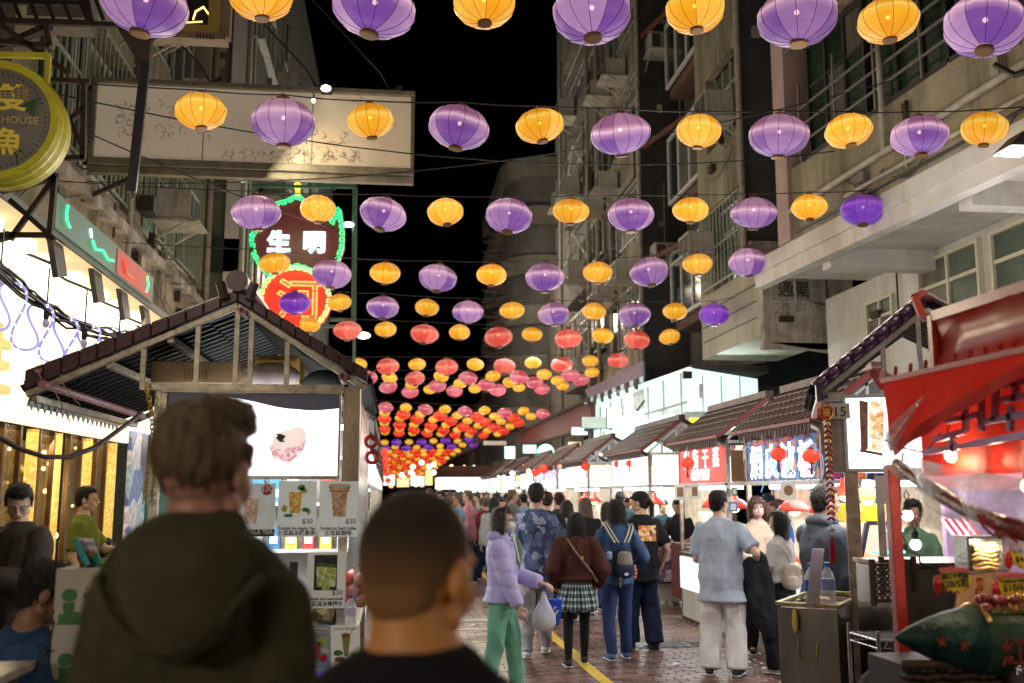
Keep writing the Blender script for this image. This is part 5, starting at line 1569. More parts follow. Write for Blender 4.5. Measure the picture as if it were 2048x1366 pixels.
PICS=[picture_mat('food_picture_%d'%i,c,11,(1.15,.7,1.1,1.1)[i],i*3.7)for i,c in enumerate(([(.45,.2,.3),(.7,.5,.35),(.25,.12,.3),(.8,.72,.6),(.4,.15,.08)],[(.02,.03,.08),(.03,.12,.3),(.4,.1,.04),(.01,.015,.03),(.25,.03,.12)],[(.5,.1,.05),(.7,.4,.1),(.2,.05,.02),(.8,.65,.3)],[(.7,.75,.8),(.5,.5,.7),(.8,.8,.8),(.3,.3,.5)]))]
FOODM=[M('green_food',(.12,.4,.05),.5,var=.5,scale=20),M('brown_food',(.35,.16,.06),.5,var=.5,scale=20),M('orange_food',(.7,.3,.05),.5,var=.4,scale=20),M('red_food',(.5,.05,.04),.5,var=.4,scale=20)]
def market_stall(k,x,y0,y1,label,side=1,sign=None,sign_end=None,z_e=2.33,z_r=2.80,lit='cool',detail=True,light=True):
 """side=+1: stall body lies to +x of its street face at x; side=-1: to -x"""
 s=side
 t=thing('market_stall',label,'stall',(x+s*.7,(y0+y1)/2,0),group='market stalls along the street')
 xr,xb=x+s*.52,x+s*1.35
 L_=y1-y0
 def slope(xa,za,xb_,zb,nm):
  g=G()
  q=[V((xa,y0-.1,za)),V((xb_,y0-.1,zb)),V((xb_,y1+.1,zb)),V((xa,y1+.1,za))]
  g.hexa(q,(0,0,.035))
  n=int((L_+.2)/.13)
  for j in range(n+1):
   yy=y0-.1+(L_+.2)*j/n
   g.bar((xa,yy,za+.05),(xb_,yy,zb+.05),.05,.03)
  m=5
  for j in range(1,m):
   tt=j/m
   p=V((xa+(xb_-xa)*tt,y0-.1,za+(zb-za)*tt+.062))
   g.bar(p,p+V((0,L_+.2,0)),.02,.02)
  g.build(nm,ROOFR,t)
 slope(xr,z_r,x-s*.12,z_e,'roof_slope')
 slope(xr,z_r,xb+s*.1,z_e,'roof_slope')
 g=G();g.bar((xr,y0-.14,z_r+.07),(xr,y1+.12,z_r+.07),.1,.08);g.build('ridge',ROOFR,t)
 g=G()
 n=int(L_/.09)
 for j in range(n):
  yy=y0-.08+j*.09
  g.poly([(x-s*.125,yy,z_e+.01),(x-s*.125,yy+.08,z_e+.01),(x-s*.125,yy+.04,z_e-.08-.02*(j%2))],(s*.01,0,0))
 o=g.build('eave_fringe',ROOFR,t);o['kind']='stuff'
 if detail:
  g=G()
  g.bar((x-s*.13,y0-.12,z_e+.03),(x-s*.13,y1+.1,z_e+.03),.035);g.bar((x-s*.13,y0-.12,z_e+.03),(xr,y0-.12,z_r+.03),.035)
  g.build('red_pole',M('dark_red_pole',(.20,.03,.03),.4),t)
  g=G();fm=M('white_lit_strut',(.6,.66,.68),.35,.3)
  for xx in(xr-s*.08,xr+s*.08,x+s*.2):
   zz=z_e+(z_r-z_e)*(1-abs(xx-xr)/.65)
   g.bar((xx,y0-.08,z_e-.02),(xx,y0-.08,zz-.03),.03)
  g.bar((x,y0-.08,z_e-.03),(xb,y0-.08,z_e-.03),.035);g.bar((xr,y0-.08,z_r-.03),(xb,y0-.08,z_e),.03);g.bar((xr,y0-.08,z_r-.03),(x,y0-.08,z_e),.03)
  g.build('gable_strut',fm,t)
 for(xx,yy)in((x+s*.02,y0),(x+s*.02,y1),(xb,y0),(xb,y1)):
  g=G();g.bar((xx,yy,0),(xx,yy,z_e),.045);g.split('post',STEELW,t)
 g=G();g.hexa([(x,y0+.05,1.82),(x,y1-.05,1.82),(x,y1-.05,2.26),(x,y0+.05,2.26)],(s*.06,0,0))
 sgn=g.build('street_sign',sign or WLB,t)
 g=G();g.box((x+s*.07,y0-.03,1.82),(xb,y0+.02,2.26));g.build('end_sign',sign_end or WLB,t)
 g=G();g.bar((x-s*.01,y0,1.8),(x-s*.01,y1,1.8),.035);g.bar((x,y0-.04,1.8),(xb,y0-.04,1.8),.035);g.build('sign_rail',M('pale_metal',(.55,.55,.55),.4,.5),t)
 g=G();g.hexa([(x,y0,.05),(x,y1,.05),(x,y1,.86),(x,y0,.86)],(s*.04,0,0));g.box((x+s*.041,y0,.05),(xb,y0+.04,.86));g.build('counter_panel',WHP,t)
 g=G();g.box((x-s*.03,y0-.03,.862),(x+s*.55,y1+.02,.9));g.build('worktop',STEELW,t)
 g=G();g.box((x-s*.02,y0-.015,.42),(x-s*.005,y1,.84));g.build('lit_edge',M('white_lit_edge',(.8,.8,.8),.4,emit=.9,ecol=(.85,.95,1)),t)
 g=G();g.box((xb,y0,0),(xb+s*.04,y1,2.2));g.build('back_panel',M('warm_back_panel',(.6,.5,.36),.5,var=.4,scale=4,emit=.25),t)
 g=G();g.box((x+s*.2,y0+.15,1.74),(x+s*.26,y1-.15,1.78));g.box((x+s*.8,y0+.15,1.94),(x+s*.86,y1-.15,1.98));g.split('tube_light',TUBE,t)
 if detail:
  n=int(L_/.38)
  for j in range(n):
   yy=y0+.2+j*.38
   g=G();g.box((x+s*.06,yy,.9),(x+s*.42,yy+.3,.96));tr=g.build('tray',STEEL,t)
   g=G()
   for q in range(10):
    g.ell((x+s*RS.uniform(.1,.38),yy+RS.uniform(.04,.26),RS.uniform(.95,1.0)),RS.uniform(.025,.045),7,5)
   o=g.build('food',FOODM[(j+k)%4],tr);o['kind']='stuff'
  for j in range(2):
   yy=y0+L_*(.3+.4*j)
   g=G();g.lathe([(.17,0),(.16,.05),(.11,.10),(.04,.13),(.03,.2)],16,(x+s*.3,yy,1.5));hl=g.build('heat_lamp',M('red_heat_lamp',(.6,.05,.03),.3,emit=.3,ecol=(1,.12,.05)),t,smooth=True)
   g=G();g.ell((x+s*.3,yy,1.5),(.06,.06,.05),8,6);g.build('bulb',glow('warm_bulb',(1,.75,.4),7),hl)
   g=G();g.tube([(x+s*.3,yy,1.69),(x+s*.3,yy,2.2)],.006,4);g.build('cord',WIREM,hl)
 if light:
  lamp('stall_light','AREA',(x+s*.5,(y0+y1)/2,1.78),46 if detail else 40,(.95,.98,1)if lit=='cool' else(1,.8,.5),.8,L_*.8,aim=(x-s*.35,(y0+y1)/2,0))
 return t,sgn
def stall_lantern(q,r,label):
 t=thing('red_lantern',label,'lantern',q,group='small red lanterns hung under the stall eaves')
 g=G();g.lathe([(r*.3,-r*.72),(r*.75,-r*.55),(r,0),(r*.75,r*.55),(r*.3,r*.72)],14,q);g.build('body',M('red_paper_lantern',(.75,.03,.02),.4,var=.25,scale=18,emit=.75,ecol=(1,.09,.04),samp=False),t,smooth=True)
 g=G();g.lathe([(r*.3,r*.72),(r*.3,r*.85)],10,q);g.lathe([(r*.3,-r*.85),(r*.3,-r*.72)],10,q);g.build('gilt_ring',CAPM,t)
 g=G();g.tube([q+V((0,0,r*.85)),q+V((0,0,r*1.6))],.004,4);g.build('cord',WIREM,t)
 g=G();g.tube([q+V((0,0,-r*.85)),q+V((0,0,-r*2))],[.006,.015],6);g.build('tassel',M('red_thread',(.4,.01,.01),.8),t)
YN=glow('yellow_neon_letters',(.85,1,.02),2.6)
x0=3.92
st=[]
specs=[(8.9,10.9,'stall with white LED characters on a dark food picture',PICS[1],PICS[1]),(11.6,13.6,'stall with red sign of white characters and a toast picture',REDP,PICS[0]),(15.3,18.0,'stall with blank glaring white signs and long white counter',WLB,WLB),(20.3,23.0,'stall with yellow lit corner sign beyond the white signs',WLB,WARMLB),(24.3,27.2,'stall with blue and white signs, fifth along the row',PICS[3],WLB),(28.6,31.4,'stall with flowery pale sign, sixth along the row',WLB,PICS[3]),(33,36,'stall in the blur, seventh along the row',WLB,PICS[2]),(37.5,40.5,'stall in the blur, eighth along the row',WARMLB,WLB),(42,45,'stall in the blur, ninth along the row',WLB,WLB),(47,50,'stall in the blur, tenth along the row',WLB,PICS[0]),(52,56,'faint stall in the blur, eleventh along the row',WLB,WLB),(58,62,'faint farthest stall, twelfth along the row',WLB,WLB)]
for k,(a,b,lb,sg,se)in enumerate(specs):
 t,sgn=market_stall(k,x0,a,b,lb,1,sg,se,detail=k<6)
 st.append((t,sgn))
WHL=glow('white_led_letters',(.85,.95,1),2.2)
for k,c_ in enumerate('焗皮波板'):
 text(st[0][1],c_,(x0-.012,10.55-k*.44,1.89),(0,-1,0),(0,0,1),.36,WHL,.006,bold=.01)
g=G()
for k in range(14):
 c=V((x0-.004,9.0+k*.14,1.95+.12*math.sin(k*2.1)))
 g.tube([c+V((0,.16*math.cos(a),.16*math.sin(a)))for a in[j*PI/6 for j in range(9)]],.005,4)
g.build('led_swirl',glow('blue_led',(.1,.5,1),.8),st[0][0])
for k,c_ in enumerate('廟街干蒸'):
 text(st[1][1],c_,(x0-.012,13.2-k*.42,2.04),(0,-1,0),(0,0,1),.25,M('white_lit_letter',(.8,.8,.8),.5,bump=0,emit=.9),.006,bold=.008)
text(st[1][1],'6060 9060',(x0-.012,12.6,1.86),(0,-1,0),(0,0,1),.18,M('white_lit_letter'),.006,bold=.006)
st[1][1].data.materials[0]=M('lit_red_sign',(.75,.03,.02),.3,var=.05,bump=0,emit=.75)
g=G();g.box((x0+.05,11.55,1.83),(x0+.24,11.567,2.2));g.build('tan_board',M('cardboard'),st[1][0])
g=G();g.box((x0+.2,11.54,1.86),(x0+.62,11.565,2.24));o=g.build('toast_picture',picture_mat('toast_picture',[(.75,.5,.22),(.35,.2,.45),(.6,.35,.12),(.2,.08,.1),(.45,.4,.75)],9,1.0,2.2),st[1][0])
for k in range(5):
 g=G()
 for j in range(12):
  y,z=15.6+k*.48+RS.uniform(0,.3),1.95+(j%4)*.07
  g.box((x0-.004,y,z),(x0-.002,y+.05,z+.012))
 g.build('faint_print',M('faint_blue_print',(.4,.45,.6),.5,emit=.8),st[2][1])
for(px,py,Y,r,lb)in((1375,926,11.55,.085,'red lantern at the near corner of the red sign'),(1410,907,12.6,.08,'red lantern before the white characters of the red sign'),(1557,908,9.3,.085,'red lantern before the first white LED character'),(1622,912,8.85,.085,'red lantern before the third white LED character'),(1237,928,17.5,.09,'red lantern hanging before the white sign, farther one'),(1259,927,16.5,.07,'small red lantern on the glaring white sign'),(1172,932,20.4,.12,'red lantern over the yellow corner sign'),(1088,938,25,.14,'red lantern near the blue sign, larger'),(1072,945,26.5,.12,'red lantern near the blue sign, smaller'),(1168,938,21.5,.1,'red lantern tucked behind the yellow corner sign')):
 stall_lantern(P(px,py,Y),r,lb)
ys=thing('yellow_neon_board','grey board with yellow neon characters above the dark stall roofs','neon sign',P(1405,870,19.0))
a_,b__=P(1372,868,19),P(1460,823,19)
g=G();g.box((a_.x,19.0,a_.z),(b__.x,19.2,b__.z));g.build('board',M('grey_lit_board',(.35,.36,.36),.5,var=.1,emit=.3,ecol=(.6,.75,.75)),ys)
text(ys,'墨瑩店',((a_.x+b__.x)/2-.0,18.98,a_.z+.08),(1,0,0),(0,0,1),.27,YN,.01,bold=.012)
ys=thing('yellow_neon_board','bright yellow neon characters between the two nearest brown roofs','neon sign',P(1590,830,13.0))
a_,b__=P(1545,842,13.5),P(1660,798,13.5)
g=G();g.box((a_.x,13.5,a_.z),(b__.x,13.6,b__.z));g.build('board',DARKM,ys)
text(ys,'了心',(a_.x+.36,13.48,a_.z+.05),(1,0,0),(0,0,1),.32,YN,.01,bold=.018)
BRT=M('brilliant_white_fascia',(.8,.82,.82),.4,var=.1,scale=.9,bump=0,emit=.95,ecol=(.72,1.0,.93))  # emission stands in for strong lamplight on the white shop walls
ls=thing('bright_shop','brilliantly lit white shop under the dark balcony soffit','shop',(7,24,0))
A1,A2=P(1375,735,20),P(1515,758,20)
g=G();g.hexa([(A1.x,20,2.95),(A2.x,20,2.9),(A2.x,20,A2.z),(A1.x,20,A1.z)],(0,.1,0));g.build('end_fascia',BRT,ls)
g=G();g.hexa([(A1.x,20,3.0),(A1.x-.0,30,3.0),(A1.x,30,4.5),(A1.x,20,A1.z)],(.1,0,0));g.build('street_fascia',BRT,ls)
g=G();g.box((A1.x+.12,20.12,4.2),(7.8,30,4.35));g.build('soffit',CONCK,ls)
g=G();g.hexa([(A1.x+.02,20.2,0),(A1.x+.02,30,0),(A1.x+.02,30,2.99),(A1.x+.02,20.2,2.99)],(.05,0,0));g.build('shop_window',M('lit_shop_window',(.6,.65,.62),.4,var=.6,scale=2.5,emit=.8,ecol=(.75,.95,.9)),ls)
for(px,py,w_,h_)in((1290,818,30,42),(1250,850,26,40),(1398,797,9,30)):
 q=P(px,py,19.98)if px>1375 else PX(px,py,A1.x-.02)
 g=G();s=w_/FPX*q.y
 if px>1375:g.box((q.x,19.96,q.z),(q.x+s,19.98,q.z+h_/FPX*q.y))
 else:g.box((q.x-.02,q.y,q.z),(q.x,q.y+s*3,q.z+h_/FPX*q.y))
 g.build('poster',M('pale_grey_poster',(.5,.55,.5),.5,var=.4,scale=8,emit=.4),ls)
g=G();q=P(1368,748,19.9);g.box((q.x-.02,19.85,q.z-.1),(q.x+.16,19.95,q.z+.06));g.build('speaker',DARKM,ls)
lamp('shop_light','AREA',(5.6,25,4.3),160,(.8,1,.95),.5,8,aim=(3.5,25,0))
lamp('shop_light','AREA',(6.6,19.5,4.0),70,(.85,1,.97),1.4,.3,aim=(6.2,15,0))
g=G();g.bar((A1.x-.03,20,3.55),(A1.x-.03,30,3.6),.03,.06)
for k in range(7):g.bar((A1.x-.03,20.4+k*1.4,3.0),(A1.x-.03,20.4+k*1.4,4.2),.04)
for k in range(3):g.bar((A1.x+.3+k*.4,19.97,2.95),(A1.x+.3+k*.4,19.97,4.1),.02)
g.split('fascia_batten',M('pale_teal_batten',(.4,.5,.48),.5,var=.2),ls)
for k in range(9):
 g=G();y=20.6+k*.95;h=RS.uniform(.2,.5);g.box((A1.x-.045,y,3.05),(A1.x-.02,y+RS.uniform(.3,.6),3.05+h));g.build('price_poster',RS.choice((M('teal_poster',(.1,.4,.4),.5,var=.4,emit=.3),M('pale_grey_poster'),M('mustard_print'),M('cool_poster',(.4,.55,.7),.5,var=.4,emit=.3))),ls)
q=P(1270,850,18.2)
rs_=thing('round_white_sign','glaring round white sign above the third stall roof','sign',q)
g=G();g.poly([(q.x+.26*math.cos(2*PI*k/20),18.2,q.z+.26*math.sin(2*PI*k/20))for k in range(20)],(0,.12,0));g.build('disc',M('blue_white_disc',(.8,.85,.9),.4,emit=3,ecol=(.7,.9,1)),rs_)
g=G();g.bar((q.x,18.25,q.z+.2),(q.x+.3,18.6,q.z+.5),.03);g.build('bracket',DARKM,rs_)
g=G();a_,b__=PX(1200,865,5.75),PX(1352,826,5.75);g.hexa([(5.75,20.4,2.95),(5.75,27,2.95),(5.75,27,3.35),(5.75,20.4,3.35)],(.06,0,0));g.build('blue_sign_band',M('pale_blue_lit_band',(.6,.7,.75),.4,emit=1.4,ecol=(.6,.85,1)),ls)
aw=thing('frilled_awning','purple-grey awning frame with black frilled edge beside the bright shop','awning',(5.8,27,4.5))
g=G();g.hexa([PX(1285,722,5.7),PX(1170,780,5.7),PX(1178,800,5.7),PX(1285,757,5.7)],(.05,0,0));g.build('cloth',M('mauve_grey_cloth',(.28,.22,.30),.7,var=.2,bump=.2),aw)
p0_,p1_=PX(1285,752,5.62),PX(1172,798,5.62)
for k in range(15):
 q=p0_.lerp(p1_,k/14)
 g=G();g.hexa([q,q+V((0,.35,-.01)),q+V((0,.35,-.22)),q+V((0,.02,-.28))],(.02,0,0))if k%2 else g.hexa([q,q+V((0,.3,0)),q+V((0,.3,-.12)),q+V((0,0,-.14))],(.02,0,0));g.build('frill',M('black_frill',(.02,.02,.025),.7)if k%2 else M('lit_frill',(.5,.6,.62),.7,emit=.4),aw)
mf=thing('maroon_fascia','long maroon fascia running down the street past the bright shop','fascia',(5.7,38,3.7))
g=G();g.hexa([PX(1181,856,5.7),PX(1040,892,5.7),PX(1040,864,5.7),PX(1181,798,5.7)],(.15,0,0));g.build('board',M('maroon_fascia_board',(.14,.035,.04),.5,var=.3,scale=2,emit=.02),mf)
g=G();g.bar(PX(1182,797,5.65),PX(1040,863,5.65),.1);g.bar(PX(1182,858,5.65),PX(1040,893,5.65),.08);g.build('moulding',RUST,mf)
far_signs=[(778,960,.0,22,20,(1,.95,.85),2.0,'white lit sign low at the vanishing end of the street',False),(806,966,.9,24,16,(1,.6,.3),1.6,'orange lit sign low at the vanishing end of the street',False),(835,962,2.2,26,18,(.8,1,1),2.0,'cool white lit sign before the central kiosk',False),(858,955,2.6,14,30,(1,.8,.3),1.2,'tall narrow yellow lit sign by the central kiosk',False),(1092,905,5.4,34,28,(.55,1,.85),2.2,'round green-white glowing shop sign beyond the maroon fascia',True),(1060,898,5.4,26,16,(.5,1,.8),2.0,'small green lit sign next to the round glowing sign',False),(1150,905,5.6,24,42,(1,.8,.4),1.3,'tall warm yellow sign on the shop pillar',False),(1195,845,5.5,60,22,(.6,.7,.6),.5,'pale green casing over the warm pillar sign',False),(1160,862,5.5,30,14,(.6,1,.95),2.4,'slanting cyan lit strip under the maroon fascia',False),(990,886,5.2,46,8,(.8,.7,.55),.35,'flat beige sign board edge at the end of the maroon fascia',False),(1020,905,5.4,20,24,(.7,1,.95),1.8,'cyan lit window beyond the flat beige board',False),(1205,890,5.6,20,28,(1,.85,.5),1.2,'cream lit panel between brown stall roofs',False),(1230,835,5.55,26,40,(.8,1,.95),1.6,'white lit doorway edge of the bright shop',False)]
for(px,py,x,w_,h_,c,e,lb,rd)in far_signs:
 q=PX(px,py,x)if px>900 else P(px,py,72-(px-778)*.2)
 s=q.y/FPX
 t=thing('lit_sign',lb,'sign',q)
 g=G()
 if rd:
  g.poly([(q.x+w_*.5*s*math.cos(2*PI*k/18),q.y,q.z+w_*.5*s*math.sin(2*PI*k/18))for k in range(18)],(0,.15,0))
 else:
  g.box((q.x-w_*.5*s,q.y,q.z-h_*.5*s),(q.x+w_*.5*s,q.y+.15,q.z+h_*.5*s))
 g.build('face',M('sign_glow_%d'%int(px),tuple(v*.6 for v in c),.4,var=.25,scale=5,bump=0,emit=e,ecol=c),t)
 g=G();g.box((q.x-w_*.52*s,q.y+.16,q.z-h_*.52*s),(q.x+w_*.52*s,q.y+.3,q.z+h_*.52*s));g.build('casing',DARKM,t)
for k in range(46):
 px=RS.uniform(765,1180);py=RS.uniform(925,985)-max(0,(px-1000))*.12
 Y=RS.uniform(45,95)if px<980 else RS.uniform(26,50)
 q=P(px,py,Y)
 c=RS.choice(('w','w','c','y','r'))
 cc={'w':(1,1,1),'c':(.5,1,.95),'y':(1,.75,.35),'r':(1,.2,.1)}[c]
 g=G();g.ell(q,.11*Y/45,8,6)
 o=tag(g.build('far_lamp',glow('far_lamp_'+c,cc,5,False)),'x','lamp','far lamps along the market')
 o['label']=f'{ORD[k % 36 + 1]} '+{'w':'white','c':'cyan','y':'warm yellow','r':'red'}[c]+' blurred far lamp '+('beside the central kiosk' if px<980 else 'over the farther stalls')
kq=PX(915,985,3.0)
ck=thing('central_kiosk','maroon roofed kiosk with white light box at the far end of the street','kiosk',(2.95,46,0))
a_,b__=P(874,978,46),P(966,955,46)
g=G();g.box((a_.x,46,a_.z),(b__.x,48,b__.z));g.build('light_box',M('kiosk_lightbox',(.8,.8,.8),.4,emit=2.2,ecol=(1,.98,.92)),ck)
g=G();e0,e1,r0_,r1_=P(868,955,45.7),P(1012,953,45.7),P(886,932,47),P(1000,931,47);g.add([e0,e1,r1_,r0_,e0+V((0,3,0)),e1+V((0,3,0))],[(0,1,2,3),(3,2,5,4),(0,3,4),(1,5,2),(0,4,5,1)]);g.build('roof',ROOFR,ck)
g=G();[g.bar((x,46.2,0),(x,46.2,2.4),.08)for x in(a_.x,b__.x)];g.split('post',STEELW,ck)
g=G();g.box((a_.x,46.1,0),(b__.x,48,.9));g.build('counter',M('warm_back_panel'),ck)
for k,(a,b)in enumerate(((9.2,12),(13.5,16.5),(18,21),(23,26),(28,31),(33,37),(39,43),(45,50),(52,58))):
 market_stall(k,-.22-.01*a+.0,a,b,f'stall beyond the drinks stall on its side of the street, {ORD[k + 1]} one down',-1,WLB,WLB,detail=False,light=k<5)
for k in range(5):
 stall_lantern(P(764+3*k,905+14*k,20+5*k),.13,f'red lantern on the far drinks-side stalls, {ORD[k + 1]} one down from the top')
# ================================================================ KEBAB STALL (number 15)
YK=6.25
ks=thing('kebab_stall','stall number 15 with purple tiled roof and a screen showing a kebab spit','stall',(3.6,7.3,0))
KPV=P(1690,945,YK);KPV.z=0
KTH=R(-22)
KR=Matrix.Rotation(KTH,3,'Z')
def PK(px,py,Y):
 d=ray(px,py);n=KR@V((0,1,0));o_=V((0,0,CAMZ))
 p=o_+d*(((Y-YK)+(KPV-o_).dot(n))/d.dot(n))
 return KPV+KR.inverted()@(p-KPV)
rk,ek=PK(1850,612,YK),PK(1632,790,YK)
tiled_slope(ks,(rk.x,YK,rk.z),(ek.x,YK,ek.z),1.5)
tiled_slope(ks,(rk.x,YK,rk.z),(rk.x+.9,YK,ek.z),1.5,joined=True)
PURT=M('purple_glazed_tile',(.075,.028,.085),.25,var=.3,scale=14,coat=.6,bump=.08,bscale=25)
a,b=V((rk.x,YK-.06,rk.z+.02)),V((ek.x,YK-.06,ek.z+.02))
for i in range(9):
 p,q=a.lerp(b,i/9),a.lerp(b,(i+1.06)/9)
 g=G();g.tube([p+V((0,0,.035)),q+V((0,0,.03))],[.036,.045],8);g.build('verge_tile',PURT,ks,smooth=True)
g=G();g.bar((rk.x,YK-.02,rk.z-.03),(ek.x,YK-.02,ek.z-.02),.035);g.bar((rk.x,YK-.02,rk.z-.03),(rk.x+.9,YK-.02,ek.z-.02),.035)
g.bar((ek.x,YK-.02,ek.z-.03),(rk.x+.9,YK-.02,ek.z-.03),.045);g.bar((ek.x+.02,YK,ek.z-.03),(ek.x+.02,YK+1.5,ek.z-.03),.04)
for x in(PK(1765,700,YK).x,PK(1838,700,YK).x):
 g.bar((x,YK-.02,ek.z-.03),(x,YK-.02,ek.z+(rk.z-ek.z)*(x-ek.x)/(rk.x-ek.x)-.04),.03)
g.build('gable_frame',M('grey_lit_steel',(.4,.4,.4),.35,.6,var=.2),ks,bevel=.003)
REDR=M('red_lacquer_ridge',(.36,.04,.025),.3,var=.2,coat=.5)
g=G();g.tube([PK(1830,596,6.0),PK(1846,637,5.9)],.028,8);g.tube([PK(1830,596,6.0),PK(1846,588,6.1),PK(1892,612,6.6)],.03,8);g.hexa([PK(1846,632,5.9),PK(1884,616,5.9),PK(1884,628,5.9),PK(1848,640,5.9)],(0,.1,0));g.split('ridge_horn',REDR,ks)
g=G();g.tube([PK(1636,770,6.1),PK(1640,800,6.1),PK(1655,790,6.1)],[.02,.035,.015],7);g.build('eave_horn',PURT,ks)
a_,b__=PK(1655,945,YK),PK(1690,785,YK)
g=G();g.box((a_.x,YK-.03,a_.z),(b__.x,YK+.25,b__.z+.0));g.build('side_casing',M('grey_casing_panel',(.36,.33,.31),.45,.3,var=.15,dirt=.2),ks,bevel=.004)
a_,b__=PK(1690,945,YK),PK(1930,785,YK)
g=G();g.box((a_.x,YK-.05,a_.z),(b__.x,YK+.2,b__.z));g.build('screen_casing',M('grey_lit_steel'),ks,bevel=.004)
g=G();g.box((a_.x+.025,YK-.058,a_.z+.025),(b__.x,YK-.052,b__.z-.025));ksc=g.build('screen',WSCR,ks)
def kp(pp,mat,nm,d=.0):
 g=G();g.poly([PK(x,y,YK-.062-d)for x,y in pp],(0,-.001,0));return g.build(nm,mat,ksc)
kp([(1718,800),(1736,804),(1736,898),(1722,905)],M('picture_brown_frame',(.2,.09,.06),.4,var=.5,scale=30,emit=.3),'picture_spit_frame')
kp([(1717,903),(1722,898),(1765,906),(1765,912)],M('picture_brown_frame'),'picture_spit_frame')
kp([(1740,806),(1747,798),(1764,797),(1768,830),(1767,870),(1762,902),(1744,900),(1738,860)],picture_mat('picture_kebab',[(.75,.42,.2),(.9,.65,.4),(.6,.25,.12),(.85,.75,.6)],38,1.2),'picture_kebab',.002)
a_,b__=PK(1660,838,6.19),PK(1699,806,6.19)
g=G();g.box((a_.x,6.19,a_.z),(b__.x,6.196,b__.z));npl=g.build('number_plate',M('clear_pale_plate',(.5,.5,.45),.3,var=.1),ks)
text(npl,'15',((a_.x+b__.x)/2,6.187,a_.z+.018),(1,0,0),(0,0,1),.088,INK,.001)
g=G();g.bar((PK(1702,950,YK).x,YK,0),(PK(1702,950,YK).x,YK,a_.z-.33),.085,.07);g.bar((PK(1758,950,YK+.6).x,YK+.6,0),(PK(1758,950,YK+.6).x,YK+.6,1.8),.05);g.bar((4.3,YK,0),(4.3,YK,2.3),.06);g.split('post',STEELW,ks,bevel=.004)
g=G();g.box((2.95,YK+.1,.0),(4.3,YK+.15,.88));g.box((2.95,YK-.06,.882),(4.35,YK+.42,.92));g.build('counter',STEELW,ks)
g=G();g.box((3.05,YK+.3,1.74),(4.2,YK+.36,1.78));g.build('tube_light',TUBE,ks)
lamp('stall_light','AREA',(3.6,7.2,1.85),40,(1,.93,.85),.9,1.4,aim=(3.5,7.2,0))
ks.location=KPV+KR@(V(ks.location)-KPV);ks.rotation_euler=(0,0,KTH);ks.matrix_basis=Matrix.Translation(ks.location)@Matrix.Rotation(KTH,4,'Z')
kl=thing('heat_lamp','glowing yellow dome heat lamp inside the kebab stall','heat lamp',P(1735,1000,7.2))
q=P(1735,1000,7.2);g=G();g.lathe([(.13,0),(.13,.02),(.1,.07),(.04,.09),(.03,.15)],18,q);g.build('dome',M('yellow_lamp_dome',(.8,.4,.05),.3,emit=.8,ecol=(1,.55,.08)),kl,smooth=True)
g=G();g.ell(q,(.05,.05,.045),8,6);g.build('bulb',glow('warm_bulb',(1,.75,.4),7),kl);g=G();g.tube([q+V((0,0,.15)),q+V((0,0,.5))],.006,4);g.build('cord',WIREM,kl)
kl=thing('heat_lamp','pink-red dome heat lamp behind the steel post of the kebab stall','heat lamp',P(1700,995,8.3))
q=P(1690,992,7.9);g=G();g.lathe([(.15,0),(.15,.02),(.11,.07),(.04,.09),(.03,.15)],18,q);g.build('dome',M('red_heat_lamp'),kl,smooth=True);g=G();g.ell(q,(.05,.05,.045),8,6);g.build('bulb',glow('warm_bulb',(1,.75,.4),7),kl)
yb=thing('yellow_crate','large yellow crate on top of the glass food display','crate',P(1745,1045,7.4))
a_,b__=P(1710,1046,7.4),P(1780,1008,7.4)
g=G();g.box((a_.x,7.4,a_.z),(b__.x,7.8,b__.z));g.build('body',M('yellow_plastic_crate',(.62,.47,.01),.4,var=.1),yb,bevel=.008)
g=G();g.box((a_.x+.01,7.392,b__.z-.06),(a_.x+.06,7.397,b__.z-.02));g.build('sticker',M('pale_green_sticker',(.5,.6,.3),.5),yb)
gc=thing('food_display_case','glass food display with black slanting frame and blue neon inside','display case',P(1750,1150,7.1))
a_,b__=P(1716,1145,7.1),P(1800,1046,7.1)
g=G();g.bar((a_.x,7.1,a_.z),(a_.x+.09,7.1,b__.z),.03);g.bar((a_.x+.09,7.1,b__.z),(b__.x,7.1,b__.z),.03);g.bar((a_.x,7.1,a_.z),(b__.x,7.1,a_.z),.02);g.split('frame',M('black_case_frame',(.015,.02,.03),.35),gc)
g=G();g.hexa([(a_.x,7.12,a_.z),(b__.x,7.12,a_.z),(b__.x,7.12,b__.z),(a_.x+.09,7.12,b__.z)],(0,.008,0));g.build('front_pane',M('display_glass',(.7,.75,.75),.05,alpha=.22,var=.05,bump=0),gc)
g=G();g.box((a_.x,7.4,a_.z),(b__.x,7.42,b__.z));g.build('back',M('warm_back_panel'),gc)
g=G();g.tube([(b__.x-.12,7.15,a_.z+.05),(b__.x-.12,7.15,b__.z-.06),(b__.x+.05,7.15,b__.z-.06)],.008,6);g.tube([(b__.x-.2,7.15,a_.z+.14),(b__.x+.05,7.15,a_.z+.14)],.012,6);g.build('neon_tube',glow('cyan_neon',(.1,.65,.9),2.2),gc)
g=G()
for k in range(14):g.ell((RS.uniform(a_.x+.05,b__.x),RS.uniform(7.18,7.35),a_.z+.04+.02*(k%3)),RS.uniform(.03,.05),7,5)
o=g.build('food',FOODM[2],gc);o['kind']='stuff'
lc_=P(1652,825,6.12)
cs=thing('lucky_charm_string','red octagon charm with firecracker string and long red tassel hanging by stall 15','charm',lc_)
def octo(r,y,c=lc_):return[(c.x+r*math.cos(PI/8+k*PI/4),c.y+y,c.z+r*math.sin(PI/8+k*PI/4))for k in range(8)]
g=G();g.poly(octo(.055,0),(0,.02,0));g.build('octagon',M('scarlet_felt'),cs)
g=G();g.tube([V(p)for p in octo(.046,-.003)],.003,4,closed=True);g.build('gold_line',GOLD,cs)
